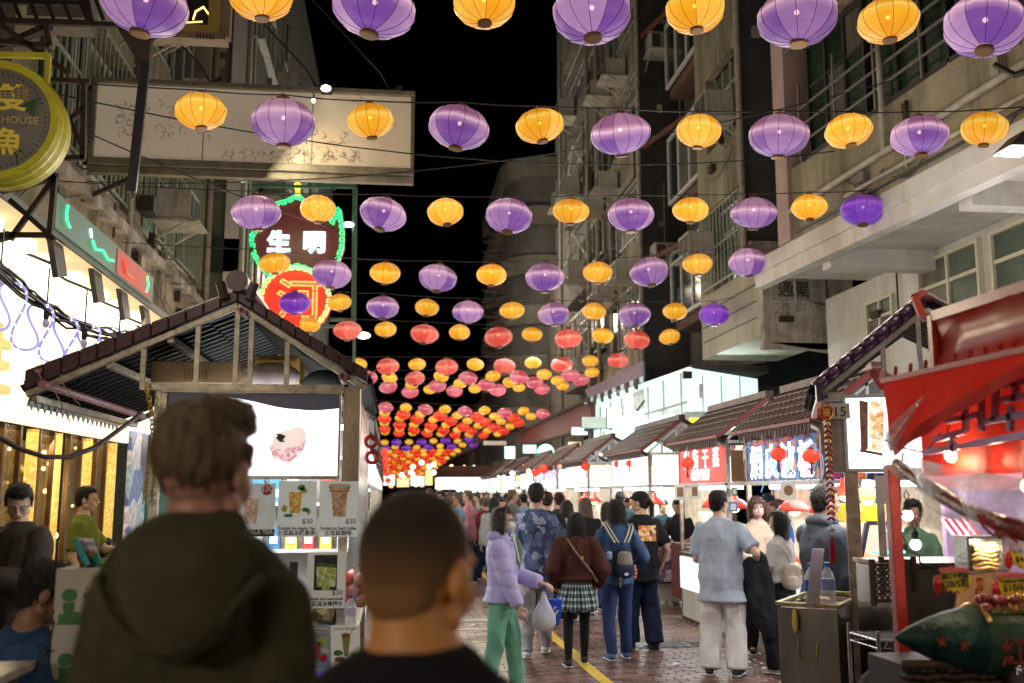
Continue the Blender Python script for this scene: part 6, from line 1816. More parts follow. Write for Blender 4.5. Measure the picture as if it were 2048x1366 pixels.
text(cs,'福',(lc_.x,lc_.y-.004,lc_.z-.02),(1,0,0),(0,0,1),.055,M('bright_gold_print',(.75,.5,.08),.4),.001,bold=.001)
for k in range(17):
 q=P(1655+k*.45,848+k*11.6,6.12)
 g=G()
 for s in(-1,1):g.tube([q+V((0,0,0)),q+V((s*.024,-.004*s,-.022))],.0085,6)
 g.build('firecracker',M('red_foil',(.45,.03,.02),.3,.4,var=.3),cs)
 if k%3==0:
  g=G();g.lathe([(.012,-.012),(.016,0),(.012,.012)],8,q+V((0,-.012,0)));g.build('gold_bead',GOLD,cs)
q=P(1663,1048,6.12);g=G();g.tube([q,P(1664,1070,6.12)],.004,5);g.ell(P(1664,1058,6.12),.02,8,6);g.build('knot',M('silver_knot',(.5,.48,.45),.4,.5),cs)
q=P(1664,1072,6.12)
g=G()
for k in range(26):
 a=k*2.4;r=.018*math.sqrt((k%13)/13)
 g.tube([q+V((.3*r*math.cos(a),.3*r*math.sin(a),0)),q+V((r*math.cos(a),r*math.sin(a),-.08)),q+V((r*1.05*math.cos(a),r*math.sin(a),-.165))],.0035,3)
g.build('tassel',M('red_thread'),cs)['kind']='stuff'
for k,(x0_,y0_,x1_,y1_,Y,lb)in enumerate(((1350,968,1370,1000,11.6,'small brown price sheet at the near post of the red sign stall'),(1381,968,1398,998,11.6,'second small price sheet under the red sign'),(1562,965,1592,1000,8.9,'sheet with a photo of a brown bowl hanging under the LED sign'),(1463,975,1475,992,11.55,'tiny green framed notice under the food picture'),(1458,1003,1475,1024,11.5,'small blue framed notice on the sign stall post'))):
 t,uv,w,h=card('paper_notice',lb,'notice',x0_,y0_,x1_,y1_,Y-.1,M('cream_card')if k<3 else(M('green_frame_print',(.05,.3,.12),.5)if k==3 else M('blue_frame_print',(.05,.25,.55),.5)),'paper notices on the stalls')
 pr_(t,uv,blob(.5,.55,.3,.3,12)if k==2 else rect(.2,.2,.8,.8),M('coffee_line')if k<3 else WHITEP)
fc=thing('food_cart','dark red food cart with vegetable picture and black caster wheels','cart',(4.35,13.95,0))
a_,b__=P(1372,1205,13.9),P(1450,1092,13.9)
g=G();g.box((a_.x,13.9,.2),(b__.x+.2,14.6,.98));g.build('body',M('dark_maroon_panel',(.12,.02,.02),.4),fc,bevel=.01)
g=G();g.box((a_.x+.05,13.885,.27),(b__.x+.1,13.897,.86));g.build('food_picture',picture_mat('vegetable_picture',[(.7,.1,.04),(.15,.4,.05),(.8,.35,.08),(.08,.02,.02),(.55,.06,.03)],8,.55,5.1),fc)
for x in(a_.x+.08,b__.x+.1):
 g=G();g.lathe([(.07,-.02),(.075,0),(.07,.02)],14,(0,0,0));g.v=[Matrix.Rotation(PI/2,3,'X')@p+V((x,13.98,.075))for p in g.v];g.build('wheel',M('black_rubber',(.02,.02,.02),.7),fc)
fp_=thing('framed_food_poster','black framed dark food picture leaning on the white counter','poster',P(1333,1165,15.2))
a_,b__=P(1313,1166,15.2),P(1352,1091,15.2)
g=G();g.box((a_.x,15.2,a_.z),(b__.x,15.22,b__.z));g.build('frame',DARKM,fp_);g=G();g.box((a_.x+.02,15.19,a_.z+.02),(b__.x-.02,15.199,b__.z-.02));g.build('picture',picture_mat('dim_food_picture',[(.3,.15,.2),(.15,.1,.15),(.45,.35,.35),(.1,.05,.1)],9,.15),fp_)
# ================================================================ STEEL CART IN FRONT
SCART=M('scratched_steel',(.45,.43,.40),.3,1.,var=.3,scale=3,bump=.03,bscale=60,streak=(1,1,.5))
cM=V((2.655,5.895,0));uF=V((-.27,.2,0)).normalized();uS=V((.52,.7,0)).normalized()
sc_=thing('steel_cart','scratched stainless steel bin cart with gold-rimmed open top and folding handle','cart',cM+uF*.17+uS*.4)
H_=1.02
def cp(a,b,z):return cM+uF*a+uS*b+V((0,0,z))
g=G()
for(a0,b0,a1,b1)in((0,0,.36,.02),(0,.84,.36,.86),(0,.021,.02,.839),(.34,.021,.36,.839)):
 g.hexa([cp(a0,b0,.06),cp(a1,b0,.06),cp(a1,b1,.06),cp(a0,b1,.06)],(0,0,H_-.08))
g.build('side_panel',SCART,sc_,bevel=.003)
g=G()
for p,q in((cp(0,0,H_),cp(.36,0,H_)),(cp(.36,0,H_),cp(.36,.86,H_)),(cp(.36,.86,H_),cp(0,.86,H_)),(cp(0,.86,H_),cp(0,0,H_))):g.bar(p,q,.03,.025)
g.build('rim',M('yellowed_rim',(.42,.40,.20),.3,.8,var=.25),sc_,bevel=.004)
g=G();g.hexa([cp(.03,.03,H_-.06),cp(.33,.03,H_-.06),cp(.33,.83,H_-.06),cp(.03,.83,H_-.06)],(0,0,.01));g.build('inner_tray',M('food_stained_tray',(.3,.14,.1),.35,.5,var=.5),sc_)
g=G();g.tube([cp(.24,-.01,.80),cp(.235,-.02,.70),cp(.13,-.02,.70),cp(.125,-.01,.80)],.006,6);g.build('handle',M('worn_brass',(.45,.32,.12),.3,.9),sc_)
g=G();g.hexa([cp(.12,-.006,.79),cp(.25,-.006,.79),cp(.25,-.006,.82),cp(.12,-.006,.82)],uS*.004);g.build('handle_plate',SCART,sc_)
for(a_,b__)in((.04,.05),(.32,.05),(.04,.8),(.32,.8)):
 g=G();g.ell(cp(a_,b__,.035),(.035,.02,.035),10,8);g.build('caster',M('black_rubber'),sc_)
bottle('big water bottle with blue cap and blue label at the cart corner',cp(.17,.1,H_-.045),.047,.29,cap=(.03,.12,.6),lab=(.02,.08,.5))
bottle('big water bottle with blue cap half hidden behind the first one',cp(.10,.22,H_-.045),.045,.29,cap=(.03,.12,.6),lab=(.25,.3,.5))
wb=G();q0,q1=P(1612,1214,5.9),P(1637,1214,6.0);wb.hexa([q0,q1,P(1648,1098,6.0),P(1624,1096,5.9)],uS*.008);tag(wb.build('white_board',M('frosted_acrylic',(.62,.6,.62),.3,var=.03,bump=0)),'blank white acrylic board standing beside the water bottles','board')
g=G();a_=cp(.25,.55,H_-.03);g.lathe([(.09,0),(.1,.02),(.06,.035),(.02,.03)],18,a_);tag(g.build('pan_lid',M('brass_lid',(.4,.25,.12),.3,.9),smooth=True),'brassy pan lid lying in the steel cart','lid')
yl=G();q=P(1590,1242,6.0);yl.ell(q,(.014,.03,.075),10,8);tag(yl.build('yellow_scrubber',M('yellow_foam',(.6,.4,.05),.6)),'yellow oval sponge hanging at the side of the steel cart','sponge')
for k,(px,liq,capc)in enumerate(((1693,None,(.1,.02,.4)),(1704,None,(.1,.02,.4)),(1716,None,(.1,.02,.4)),(1738,(.7,.3,.02),(.1,.02,.4)),(1757,(.7,.35,.02),(.1,.02,.4)),(1771,(.65,.3,.02),(.12,.03,.4)))):
 bottle(['clear juice bottle with purple cap, first behind the cart','clear juice bottle with purple cap, second behind the cart','clear juice bottle with purple cap next to the orange juices','orange juice bottle nearest the clear bottles','orange juice bottle in the middle by the lattice fence','orange juice bottle pressed against the lattice fence'][k],PZ(px,1205-(k%2)*3,.93),.03,.13,cap=capc,lab=(.6,.6,.6)if not liq else(.7,.35,.05),liquid=liq,group='juice bottles with purple caps',cat='bottle')
so_=thing('steel_oven','steel oven counter behind the lattice fence','oven',(3.0,5.7,0))
a_,b__=P(1795,1240,5.6),P(1900,1135,5.6)
g=G();g.box((a_.x,5.6,0),(b__.x+.3,6.1,b__.z));g.build('body',SCART,so_,bevel=.008)
g=G();g.box((a_.x-.02,5.56,b__.z+.002),(b__.x+.32,6.1,b__.z+.03));g.build('top_plate',STEELW,so_,bevel=.004)
g=G();g.box((b__.x+.02,5.58,b__.z-.22),(b__.x+.25,5.597,b__.z-.05));g.build('vent',ACD,so_)
ws=thing('wire_shelf','chrome wire shelf rack with stacked boxes between cart and red post','rack',P(1800,1366,5.3))
cx0,cx1=P(1752,1200,5.2).x,P(1850,1200,5.2).x
CHR=M('chrome_wire',(.6,.6,.62),.15,1.,var=.05)
for z in(.92,.62,.32):
 g=G()
 g.tube([(cx0,5.2,z),(cx1,5.2,z),(cx1,5.55,z),(cx0,5.55,z)],.006,5,closed=True);g.tube([(cx0,5.2,z-.04),(cx1,5.2,z-.04),(cx1,5.55,z-.04),(cx0,5.55,z-.04)],.004,5,closed=True)
 for k in range(12):x=cx0+(cx1-cx0)*k/11;g.tube([(x,5.2,z),(x,5.55,z)],.003,4)
 for k in range(10):x=cx0+(cx1-cx0)*k/9;g.tube([(x,5.2,z-(.04 if k%2 else 0)),(x+.025,5.2,z-(0 if k%2 else .04))],.0025,4)
 g.build('wire_tray',CHR,ws)
for(x,y)in((cx0,5.2),(cx1,5.2),(cx0,5.55),(cx1,5.55)):
 g=G();g.tube([(x,y,0),(x,y,.97)],.011,8);g.build('upright',CHR,ws)
for k,(dx,z,lb)in enumerate(((.04,.32,'white plastic tub on the bottom tray of the wire shelf'),(.13,.62,'clear box on the middle tray of the wire shelf'))):
 g=G();g.box((cx0+dx,5.22,z+.006),(cx0+dx+.12,5.45,z+.13));tag(g.build('storage_tub',M('translucent_tub',(.55,.58,.6),.3,emit=.15),bevel=.01),lb,'tub')
g=G();g.ell(P(1790,1350,4.9)-V((0,0,.1)),(.2,.15,.16),16,10);tag(g.build('black_bag',M('black_bag_cloth',(.012,.012,.014),.8,bump=.3,bscale=12),smooth=True),'slumped black bag under the wire shelf','bag')
def lattice(px0,px1,pyt,pyb,Y,label,tilt=0.):
 a_,b__=P(px0,pyb,Y),P(px1,pyt,Y)
 t=thing('lattice_fence',label,'lattice',((a_.x+b__.x)/2,Y,a_.z),group='little brown wooden lattices')
 WD=M('dark_brown_wood',(.055,.028,.018),.5,var=.4,scale=20,streak=(6,6,1))
 for x in(a_.x,b__.x):
  g=G();g.tube([(x,Y,a_.z),(x,Y+tilt,b__.z)],.017,8);g.split('post',WD,t)
 w,h=b__.x-a_.x,b__.z-a_.z
 z0,z1=a_.z+.1*h,b__.z-.12*h
 for z in(z0,z1):
  g=G();g.bar((a_.x,Y,z),(b__.x,Y,z),.012,.016);g.build('rail',WD,t)
 n=6
 for s in(-1,1):
  for k in range(-n,n):
   x0_=a_.x+w*k/n*1.0;x1_=x0_+(z1-z0)*1.0
   p,q=[x0_,z0],[x1_,z1]
   if p[0]<a_.x:p=[a_.x,z0+(a_.x-x0_)]
   if q[0]>b__.x:q=[b__.x,z0+(b__.x-x0_)]
   if p[1]>=z1 or q[1]<=z0 or p[0]>=b__.x:continue
   if s<0:p[0],q[0]=a_.x+b__.x-p[0],a_.x+b__.x-q[0]
   g=G();g.bar((p[0],Y+.004*s,p[1]),(q[0],Y+.004*s,q[1]),.009,.006,up=(0,1,0));g.build('lath',WD,t)
 return t
lattice(1748,1812,1118,1212,5.0,'front brown wooden lattice with crossed laths behind the red post')
lattice(1766,1826,1112,1190,5.3,'rear brown wooden lattice behind the front one')
# ================================================================ RED CANOPY STALL
RC=thing('red_canopy_stall','red sweet stall with glossy vinyl fascia, red cloth and string bulbs','stall',(2.6,3.6,0))
REDG=M('glossy_oxblood_vinyl',(.40,.04,.018),.3,var=.08,scale=2,bump=.12,bscale=3.5,coat=.35)
REDC=M('red_canopy_cloth',(.62,.018,.008),.6,var=.15,scale=5,bump=.25,bscale=10,emit=.16,ecol=(1,.03,.01),spec=.15)  # light through the canopy put into the cloth as emission
xf=2.16
p0_,p1_=PX(1870,640,xf),PX(1872,738,xf)
ya,yb_=p0_.y,2.0
g=G()
zt_,zb__=p0_.z,p1_.z
N_=10
for i in range(N_+1):
 y=ya+(yb_-ya)*i/N_
 for z in(zb__,(zb__+zt_)/2,zt_):
  g.v.append(V((xf+(.02 if z==(zb__+zt_)/2 else 0)+.008*math.sin(i*1.7),y,z)))
for i in range(N_):
 for j in range(2):
  g.f.append((i*3+j,i*3+j+1,(i+1)*3+j+1,(i+1)*3+j))
o=g.build('fascia',REDG,RC,smooth=True);md=o.modifiers.new('thick','SOLIDIFY');md.thickness=.012
g=G();g.bar((xf,ya,zt_+.015),(xf,yb_,zt_+.015),.035,.04);g.bar((xf-.005,ya+.01,zt_+.02),(xf-.005,ya+.01,zb__-.02),.03);g.build('fascia_trim',REDR,RC)
xc=1.97
def cloth(name,pts_top,pts_bot,mat,n=40,m=10,amp=.012,fr=9.,parent=RC,seed=0.):
 g=G()
 tops=[V(p)for p in pts_top];bots=[V(p)for p in pts_bot]
 def samp(ps,t):
  s=t*(len(ps)-1);i=min(int(s),len(ps)-2);return ps[i].lerp(ps[i+1],s-i)
 nrm=(tops[-1]-tops[0]).cross(bots[0]-tops[0]).normalized()
 for i in range(n+1):
  for j in range(m+1):
   t,u=i/n,j/m
   p=samp(tops,t).lerp(samp(bots,t),u)
   w=amp*(.3+u)*(math.sin(t*fr*6.28+seed+u*1.2)+.6*noise.noise(V((t*fr*2,u*3,seed))))
   g.v.append(p+nrm*w)
 for i in range(n):
  for j in range(m):
   g.f.append((i*(m+1)+j,i*(m+1)+j+1,(i+1)*(m+1)+j+1,(i+1)*(m+1)+j))
 o=g.build(name,mat,parent,smooth=True)
 return o
yA,yB=PX(1768,765,xc).y,2.4
zT,zB=2.13,1.765
cloth('cloth_pelmet',[(xc+.14,yA,zT-.04),(xc+.14,yB,zT-.0)],[(xc+.14,yA,zB),(xc+.14,yB,zB)],REDC,amp=.006,fr=5)
FLAP=M('maroon_red_flap',(.30,.015,.01),.75,var=.15,bump=.25,bscale=12,spec=.1,emit=.09,ecol=(.8,.03,.012))  # rolled flap brightened by emission in the cloth
cloth('loose_flap',[PX(1765,762,xc),PX(1850,742,xc),PX(1955,718,xc),PX(2070,692,xc)],[PX(1780,905,xc-.03),PX(1842,858,xc-.03),PX(1935,800,xc-.03),PX(2070,728,xc-.03)],M('red_flap_cloth',(.42,.014,.008),.8,var=.15,bump=.2,bscale=12,emit=.17,ecol=(.9,.03,.012),spec=.1),amp=.006,fr=2.2,seed=2,n=60,m=16)  # loose flap brightened by emission too, no lamp in it
cloth('rolled_flap',[PX(1782,890,xc-.04),PX(1842,846,xc-.05),PX(1935,788,xc-.05),PX(2070,715,xc-.06)],[PX(1786,912,xc-.05),PX(1850,868,xc-.05),PX(1940,812,xc-.06),PX(2070,742,xc-.07)],FLAP,amp=.005,fr=3,m=6)
cloth('canopy_lining',[(xf,ya,2.16),(xf,2.0,2.16)],[(xf+1.6,ya,2.5),(xf+1.6,2.0,2.5)],REDC,amp=.01,fr=3)
g=G()
TRM=M('violet_light_tinted_steel',(.26,.2,.36),.4,.5,var=.2)  # violet light on the trellis put into its steel colour
def tp(px,py):return PX(px,py,xc+.06)
for a,b in(((1850,905),(2060,868)),((1872,800),(1930,812)),((1930,812),(1932,862)),((1890,795),(1892,842)),((1892,842),(1962,828)),((1962,828),(1964,862)),((1964,845),(2060,826)),((1990,840),(1992,775)),((1962,790),(1964,828)),((2020,862),(2022,812)),((1870,880),(1930,862)),((1906,872),(1908,905)),((1955,780),(2060,760)),((2005,800),(2060,790)),((2030,800),(2032,765)),((1860,840),(1888,832))):
 g.bar(tp(*a),tp(*b),.016,.022)
g.build('trellis',TRM,RC)
g=G()
g.bar(PX(1765,762,xc),PX(2100,688,xc),.02,.02);g.bar(PX(1768,742,xc+.1),PX(1760,768,xc),.02)
for k in range(10):
 g.bar(PX(1790+k*30,757-k*6.6,xc),PX(1792+k*30,735-k*6.6,xc+.02),.012)
g.build('top_rail',M('lit_red_pole',(.42,.03,.02),.35),RC)
g=G();g.bar(P(1748,742,4.0),P(1772,775,3.95),.035);g.build('pole_tip',REDR,RC)
REDPO=M('red_painted_post',(.40,.025,.02),.35,var=.2,scale=10,coat=.3)
g=G();g.bar(P(1781,930,3.95),P(1812,1420,3.88),.045,.045);g.split('post',REDPO,RC,bevel=.004)
g=G();g.bar((3.3,3.9,0),(3.3,3.9,2.6),.05);g.bar((2.2,2.0,0),(2.2,2.0,2.6),.05);g.bar((3.3,2,0),(3.3,2,2.6),.05);g.split('post',REDPO,RC)
g=G();g.box((2.08,2.0,0),(3.3,3.75,.78));g.build('counter',M('dark_counter',(.02,.018,.018),.6),RC)
PLA_=M('clear_plastic_sheet',(.85,.84,.86),.12,var=.05,bump=.9,bscale=7,alpha=.55,coat=.5)
xs=xc-.08
PLA=PLA_
_N,_L=PLA.node_tree.nodes,PLA.node_tree.links
_w=_N.new('ShaderNodeTexNoise');_w.inputs['Scale'].default_value=9;_w.inputs['Detail'].default_value=6;_w.inputs['Distortion'].default_value=1.5
_c=_N.new('ShaderNodeTexCoord');_m=_N.new('ShaderNodeMapping');_m.inputs['Scale'].default_value=(1,.35,1.6);_L.new(_c.outputs['Object'],_m.inputs[0]);_L.new(_m.outputs[0],_w.inputs['Vector'])
_r=_N.new('ShaderNodeMapRange');_r.inputs[1].default_value=.35;_r.inputs[2].default_value=.7;_r.inputs[3].default_value=.3;_r.inputs[4].default_value=.92
_L.new(_w.outputs['Fac'],_r.inputs[0]);_L.new(_r.outputs[0],PLA.node_tree.nodes['Principled BSDF'].inputs['Alpha'])
cloth('plastic_sheet',[PX(1772,862,xs),PX(1800,905,xs),PX(1900,935,xs),PX(2070,960,xs)],[PX(1768,900,xs),PX(1800,962,xs),PX(1880,1030,xs),PX(1960,1075,xs),PX(2070,1125,xs)],PLA,amp=.014,fr=3.5,m=14,n=60)
cloth('plastic_sheet',[PX(1850,790,xs-.01),PX(1830,820,xs-.01)],[PX(1768,870,xs-.01),PX(1764,930,xs-.01)],PLA,amp=.012,fr=1.5,m=14,n=30,seed=4)
g=G();rp_=[(1792,925),(1815,945),(1850,968),(1890,995),(1930,1018),(1970,1035),(2010,1050),(2070,1070)]
g.tube([PX(x,y,xs+.02)for x,y in rp_],[.018,.023,.025,.027,.026,.026,.03,.034],10);g.build('rolled_cloth',M('glossy_brown_red_cloth',(.22,.045,.025),.25,var=.3,scale=12,coat=.6,bump=.5,bscale=22),RC,smooth=True)
for pp in(((1965,1030),(1975,1050),(1992,1062),(2000,1078)),((1955,1028),(1968,1055),(1985,1070),(2012,1068),(2035,1085)),((1975,1040),(1988,1045),(1996,1072))):
 g=G();g.tube([PX(x,y,xs-.02)for x,y in pp],.005,5);g.build('red_tie',M('red_thread'),RC)
GLB=glow('warm_globe',(1,.84,.6),4.5)
bulbs=[(1790,912,3.95,'globe bulb at the top of the red post'),(1903,912,3.6,'globe bulb in the middle below the trellis'),(2006,908,3.35,'globe bulb below the trellis at the picture edge side'),(2050,842,3.2,'globe bulb high at the picture edge by the trellis'),(1815,1031,4.3,'globe bulb hanging beside the red post over the green shirt'),(1831,1089,4.4,'lowest globe bulb above the oven counter'),(2056,972,3.3,'globe bulb cut by the picture edge behind plastic')]
for px,py,Y,lb in bulbs:
 q=P(px,py,Y)
 t=thing('globe_bulb',lb,'bulb',q,group='globe bulbs strung on the red stall')
 g=G();g.ell(q,.0255,12,9);g.build('globe',GLB,t,smooth=True)
 g=G();g.lathe([(.011,.02),(.015,.03),(.015,.055),(.008,.065)],9,q);g.build('socket',WIREM,t)
 g=G();g.tube([q+V((0,0,.06)),q+V((.012,0,.09)),q+V((0,0,.115)),q+V((-.012,0,.09)),q+V((0,0,.065))],.003,4);g.build('wire_loop',WIREM,t)
wr=thing('bulb_cable','black cable carrying the globe bulbs along the red stall','cable',P(1850,890,3.8))
g=G();g.tube([P(1770,880,4.0),P(1790,893,3.95),P(1850,905,3.75),P(1880,868,3.65),P(1905,890,3.6),P(1950,880,3.5),P(1990,858,3.4),P(2006,888,3.35),P(2040,820,3.2)],.004,5);g.build('wire',WIREM,wr)
g=G();g.tube([P(1806,905,3.9),P(1800,960,4.1),P(1800,1000,4.2),P(1797,1035,4.3),P(1800,1060,4.35),P(1812,1085,4.4),P(1800,1105,4.45)],.004,5);g.tube([P(1812,1085,4.4),P(1812,1098,4.5),P(1838,1110,4.7),P(1840,1125,4.8),P(1880,1142,5.0)],.0045,5);g.tube([P(1797,1030,4.3),P(1808,1028,4.3)],.008,5);g.build('wire',WIREM,wr)
lamp('bulb_light','POINT',P(1903,925,3.55),3,(1,.75,.45),.03)
lamp('bulb_light','POINT',P(2006,922,3.3),3,(1,.75,.45),.03)
lamp('under_canopy','AREA',(2.9,3.0,2.35),14,(1,.85,.7),.5,1.0,aim=(2.9,3.0,0))
RY=3.45
rk_=P(1790,1275,RY)
rc_=thing('rocket_container','green torpedo-shaped sweet container with pointed nose, brass-rimmed opening and red stars','container',(2.2,RY,1.0))
GRN=M('worn_green_paint',(.020,.070,.030),.45,var=.5,scale=7,bump=.2,bscale=30,dirt=.6)
ax=rk_.copy();r_=.118
def rbody(n,lo,hi):
 g=G()
 prof=[(0,.004),(.012,.014),(.05,.036),(.12,.068),(.2,.096),(.29,r_),(.75,r_*1.03),(.95,r_*.98),(1.15,.075),(1.3,.02)]
 prof=[(l,r)for l,r in prof if lo<=l<=hi]
 g.lathe([(r,l)for l,r in prof],n,(0,0,0))
 g.v=[V((p.z,p.x,p.y))+ax for p in g.v]
 g.v=[p-V((0,0,(p.x-ax.x)*.045))for p in g.v]
 return g
rbody(28,0,.29).build('nose_cone',M('blue_green_metallic',(.02,.08,.07),.36,.4,var=.5,scale=12,bump=.15,dirt=.5),rc_,smooth=True)
rbody(28,.29,1.4).build('body',GRN,rc_,smooth=True)
for x in(.30,.66):
 g=G();g.tube([V((ax.x+x,ax.y+(r_+.006)*math.cos(a),ax.z-x*.045+(r_+.006)*math.sin(a)))for a in[R(35)+R(110)*k/12 for k in range(13)]],.009,6);g.build('brass_rim',M('polished_brass',(.6,.4,.13),.2,1.),rc_)
g=G();g.box((ax.x+.3,ax.y-.07,ax.z+.085),(ax.x+.66,ax.y+.07,ax.z+.105));g.build('sweet_tray',M('brass_tray',(.3,.2,.07),.3,.9),rc_)
def star(cx,cz,s,y):
 pts=[]
 for k in range(10):
  r=s if k%2==0 else s*.42
  pts.append((cx+r*math.sin(k*PI/5),y,cz+r*math.cos(k*PI/5)))
 return pts
for(x,z,s)in((.13,-.005,.045),(.2,-.015,.045)):
 g=G();g.poly(star(ax.x+x,ax.z+z,s*.5,ax.y-.112*min(1,(x+.12)/.36)),(0,-.003,0));g.build('star',M('faded_red_paint',(.25,.03,.02),.5,var=.4),rc_)
for x,b_ in((.37,'紅'),(.47,'星'),(.72,'飛')):
 text(rc_,b_,(ax.x+x,ax.y-r_-.003,ax.z-.075),(1,0,0),(0,0,1),.1,M('faded_red_paint'),.001,bold=.002)
tk=0
for grp,col,n,x0_,x1_ in(('dark red candied olives in the rocket','dark_cherry_sweet',11,.32,.43),('golden candied olives in the rocket','amber_sweet',26,.42,.65)):
 mt=M('dark_cherry_sweet',(.20,.012,.02),.15,var=.3,coat=1,sub=.1)if 'dark' in grp else M('amber_sweet',(.42,.19,.03),.2,.25,var=.4,scale=30,coat=1)
 g0=G();g0.ell((0,0,0),(.022,.017,.02),10,7);me=g0.mesh('wrapped_sweet');me.materials.append(mt);me.shade_smooth()
 for k in range(n):
  o=bpy.data.objects.new('wrapped_sweet',me);COL.objects.link(o)
  lay=k//(n//2+1)
  o.location=(ax.x+x0_+(x1_-x0_)*((k*.618)%1),ax.y-.055+.1*((k*.377)%1),ax.z+.10+.024*lay+.006*math.sin(k))
  o.rotation_euler=(RS.uniform(0,3),RS.uniform(0,3),RS.uniform(0,3))
  o['label']=('glossy dark red sweet in the cherry-coloured heap of the rocket' if 'dark' in grp else 'golden brown wrapped sweet in the amber heap of the rocket');o['category']='sweet';o['group']=grp
bd_=thing('sweet_sign_board','cream board with red and black brush characters standing behind the rocket','sign board',P(1955,1255,3.6))
q4=[P(1908,1258,3.62),P(2015,1236,3.62),P(2025,1160,3.68),P(2018,1142,3.68),P(1925,1150,3.68),P(1918,1160,3.68)]
g=G();g.poly(q4,(0,.015,0));g.build('board',M('cream_ivory_board',(.50,.34,.19),.5,var=.12,scale=8),bd_)
g=G();g.tube([p+V((0,.007,0))for p in q4],.006,5,closed=True);g.build('edge',M('dark_olive_edge',(.05,.045,.03),.5),bd_)
for k,c_ in enumerate('飛機欖'):
 text(bd_,c_,P(1961-k*1.5,1172+k*20,3.61),(1,0,.02),(.02,0,1),.038,M('red_brush_print',(.35,.03,.02),.6),.0008,bold=.0008)
for k,c_ in enumerate('百藥古樸嚐'):
 text(bd_,c_,P(1990-k*.8,1160+k*16,3.61),(1,0,.02),(.02,0,1),.026,M('brown_brush_print',(.12,.07,.04),.6),.0006)
for k,c_ in enumerate('甘草'):
 text(bd_,c_,P(1934-k*2,1212+k*17,3.61),(1,0,.02),(.02,0,1),.026,M('brown_brush_print'),.0006)
def burst(name_label,cx,cy,rx,ry,Y,lines,n=18,slant=.05,red=None):
 c=P(cx,cy,Y)
 t=thing('price_tag',name_label,'price tag',c,group='yellow starburst price tags')
 s=Y/FPX*1.0
 def sp_(k,o=1.):r=o*(1 if k%2==0 else .8);return c+V((rx*s*r*math.cos(PI*k/n),0,ry*s*r*math.sin(PI*k/n)))
 g=G();g.poly([sp_(k,1.1)+V((0,.004,0))for k in range(2*n)],(0,.004,0));g.build('red_edge',M('red_print'),t)
 g=G();g.poly([sp_(k)for k in range(2*n)],(0,.004,0));g.build('card',M('fluorescent_yellow_card',(.72,.58,.02),.5,var=.05,bump=0),t)
 for(dx,dy,sz,txt)in lines:
  text(t,txt,c+V((dx*s,-.003,dy*s)),(1,0,slant),(-slant,0,1),sz,INK,.0006,bold=.0006)
 g=G();a_,b__=c+V((-rx*s*.9,-.004,ry*s*.62)),c+V((rx*s*.7,-.004,ry*s*.95));g.box((a_.x,c.y-.005,a_.z),(b__.x,c.y-.001,b__.z));g.build('pink_strip',M('pink_ribbon_print',(.6,.12,.15),.5,var=.5,scale=60),t)
 g=G();g.lathe([(.003,-.045),(.012,-.03),(.015,0),(.01,.02),(.003,.026)],10,c+V((-rx*s*1.0,.004,-.01)));g.build('red_clip',M('glossy_red_plastic',(.5,.02,.02),.2,coat=.5),t)
burst('yellow starburst price tag reading 20, leaning over the dark sweets',1912,1160,40,26,3.5,[(-2,4,.021,'嘉應子機欖'),(-3,-14,.034,'$20/5粒')])
burst('yellow starburst price tag reading 10, cut by the picture edge',2030,1172,42,28,3.5,[(0,8,.014,'Traditional Chinese'),(-4,-10,.036,'$10/6'),(0,-22,.012,'olives')])
burst('rounded yellow price tag reading 40 on the glass jar',2044,1110,30,26,3.7,[(-3,6,.022,'薄荷欖'),(-3,-14,.032,'$40')],n=8)
jr=thing('glass_jar','big glass jar with grey lid at the picture edge','jar',P(2042,1160,3.9))
q=P(2044,1165,3.9);g=G();g.lathe([(.075,0),(.085,.02),(.085,.16),(.07,.19)],20,q);g.build('body',M('thick_jar_glass',(.6,.65,.68),.06,alpha=.35,var=.05,bump=0),jr,smooth=True)
g=G();g.lathe([(.082,.19),(.086,.2),(.086,.235),(.07,.245)],20,q);g.build('lid',M('grey_metal_lid',(.4,.4,.4),.3,.8),jr)
g=G();q=P(2040,1300,3.4);g.lathe([(.055,-.2),(.06,-.03),(.045,0),(.045,.03),(.05,.035)],18,q);jb=tag(g.build('steel_canister',CHR,smooth=True),'polished steel canister with conical lid below the price tags','canister')
rb=thing('roasting_box','open steel roasting box under a heat vent','roasting box',P(1972,1150,4.6))
a_,b__=P(1938,1148,4.6),P(2008,1078,4.6)
g=G();g.box((a_.x,4.6,a_.z),(a_.x+.012,4.72,b__.z));g.box((b__.x-.012,4.6,a_.z),(b__.x,4.72,b__.z));g.box((a_.x+.013,4.71,a_.z),(b__.x-.013,4.72,b__.z));g.box((a_.x-.01,4.58,b__.z+.001),(b__.x+.01,4.73,b__.z+.015));g.box((a_.x,4.6,a_.z-.02),(b__.x,4.72,a_.z-.001));g.build('casing',M('lit_steel_casing',(.5,.5,.46),.3,.8,var=.2),rb)
g=G();g.box((a_.x+.014,4.62,a_.z),(b__.x-.014,4.838,b__.z));g.v=g.v;
cake=M('golden_flatbread',(.62,.36,.13),.5,var=.35,scale=30,bump=.4,bscale=40)
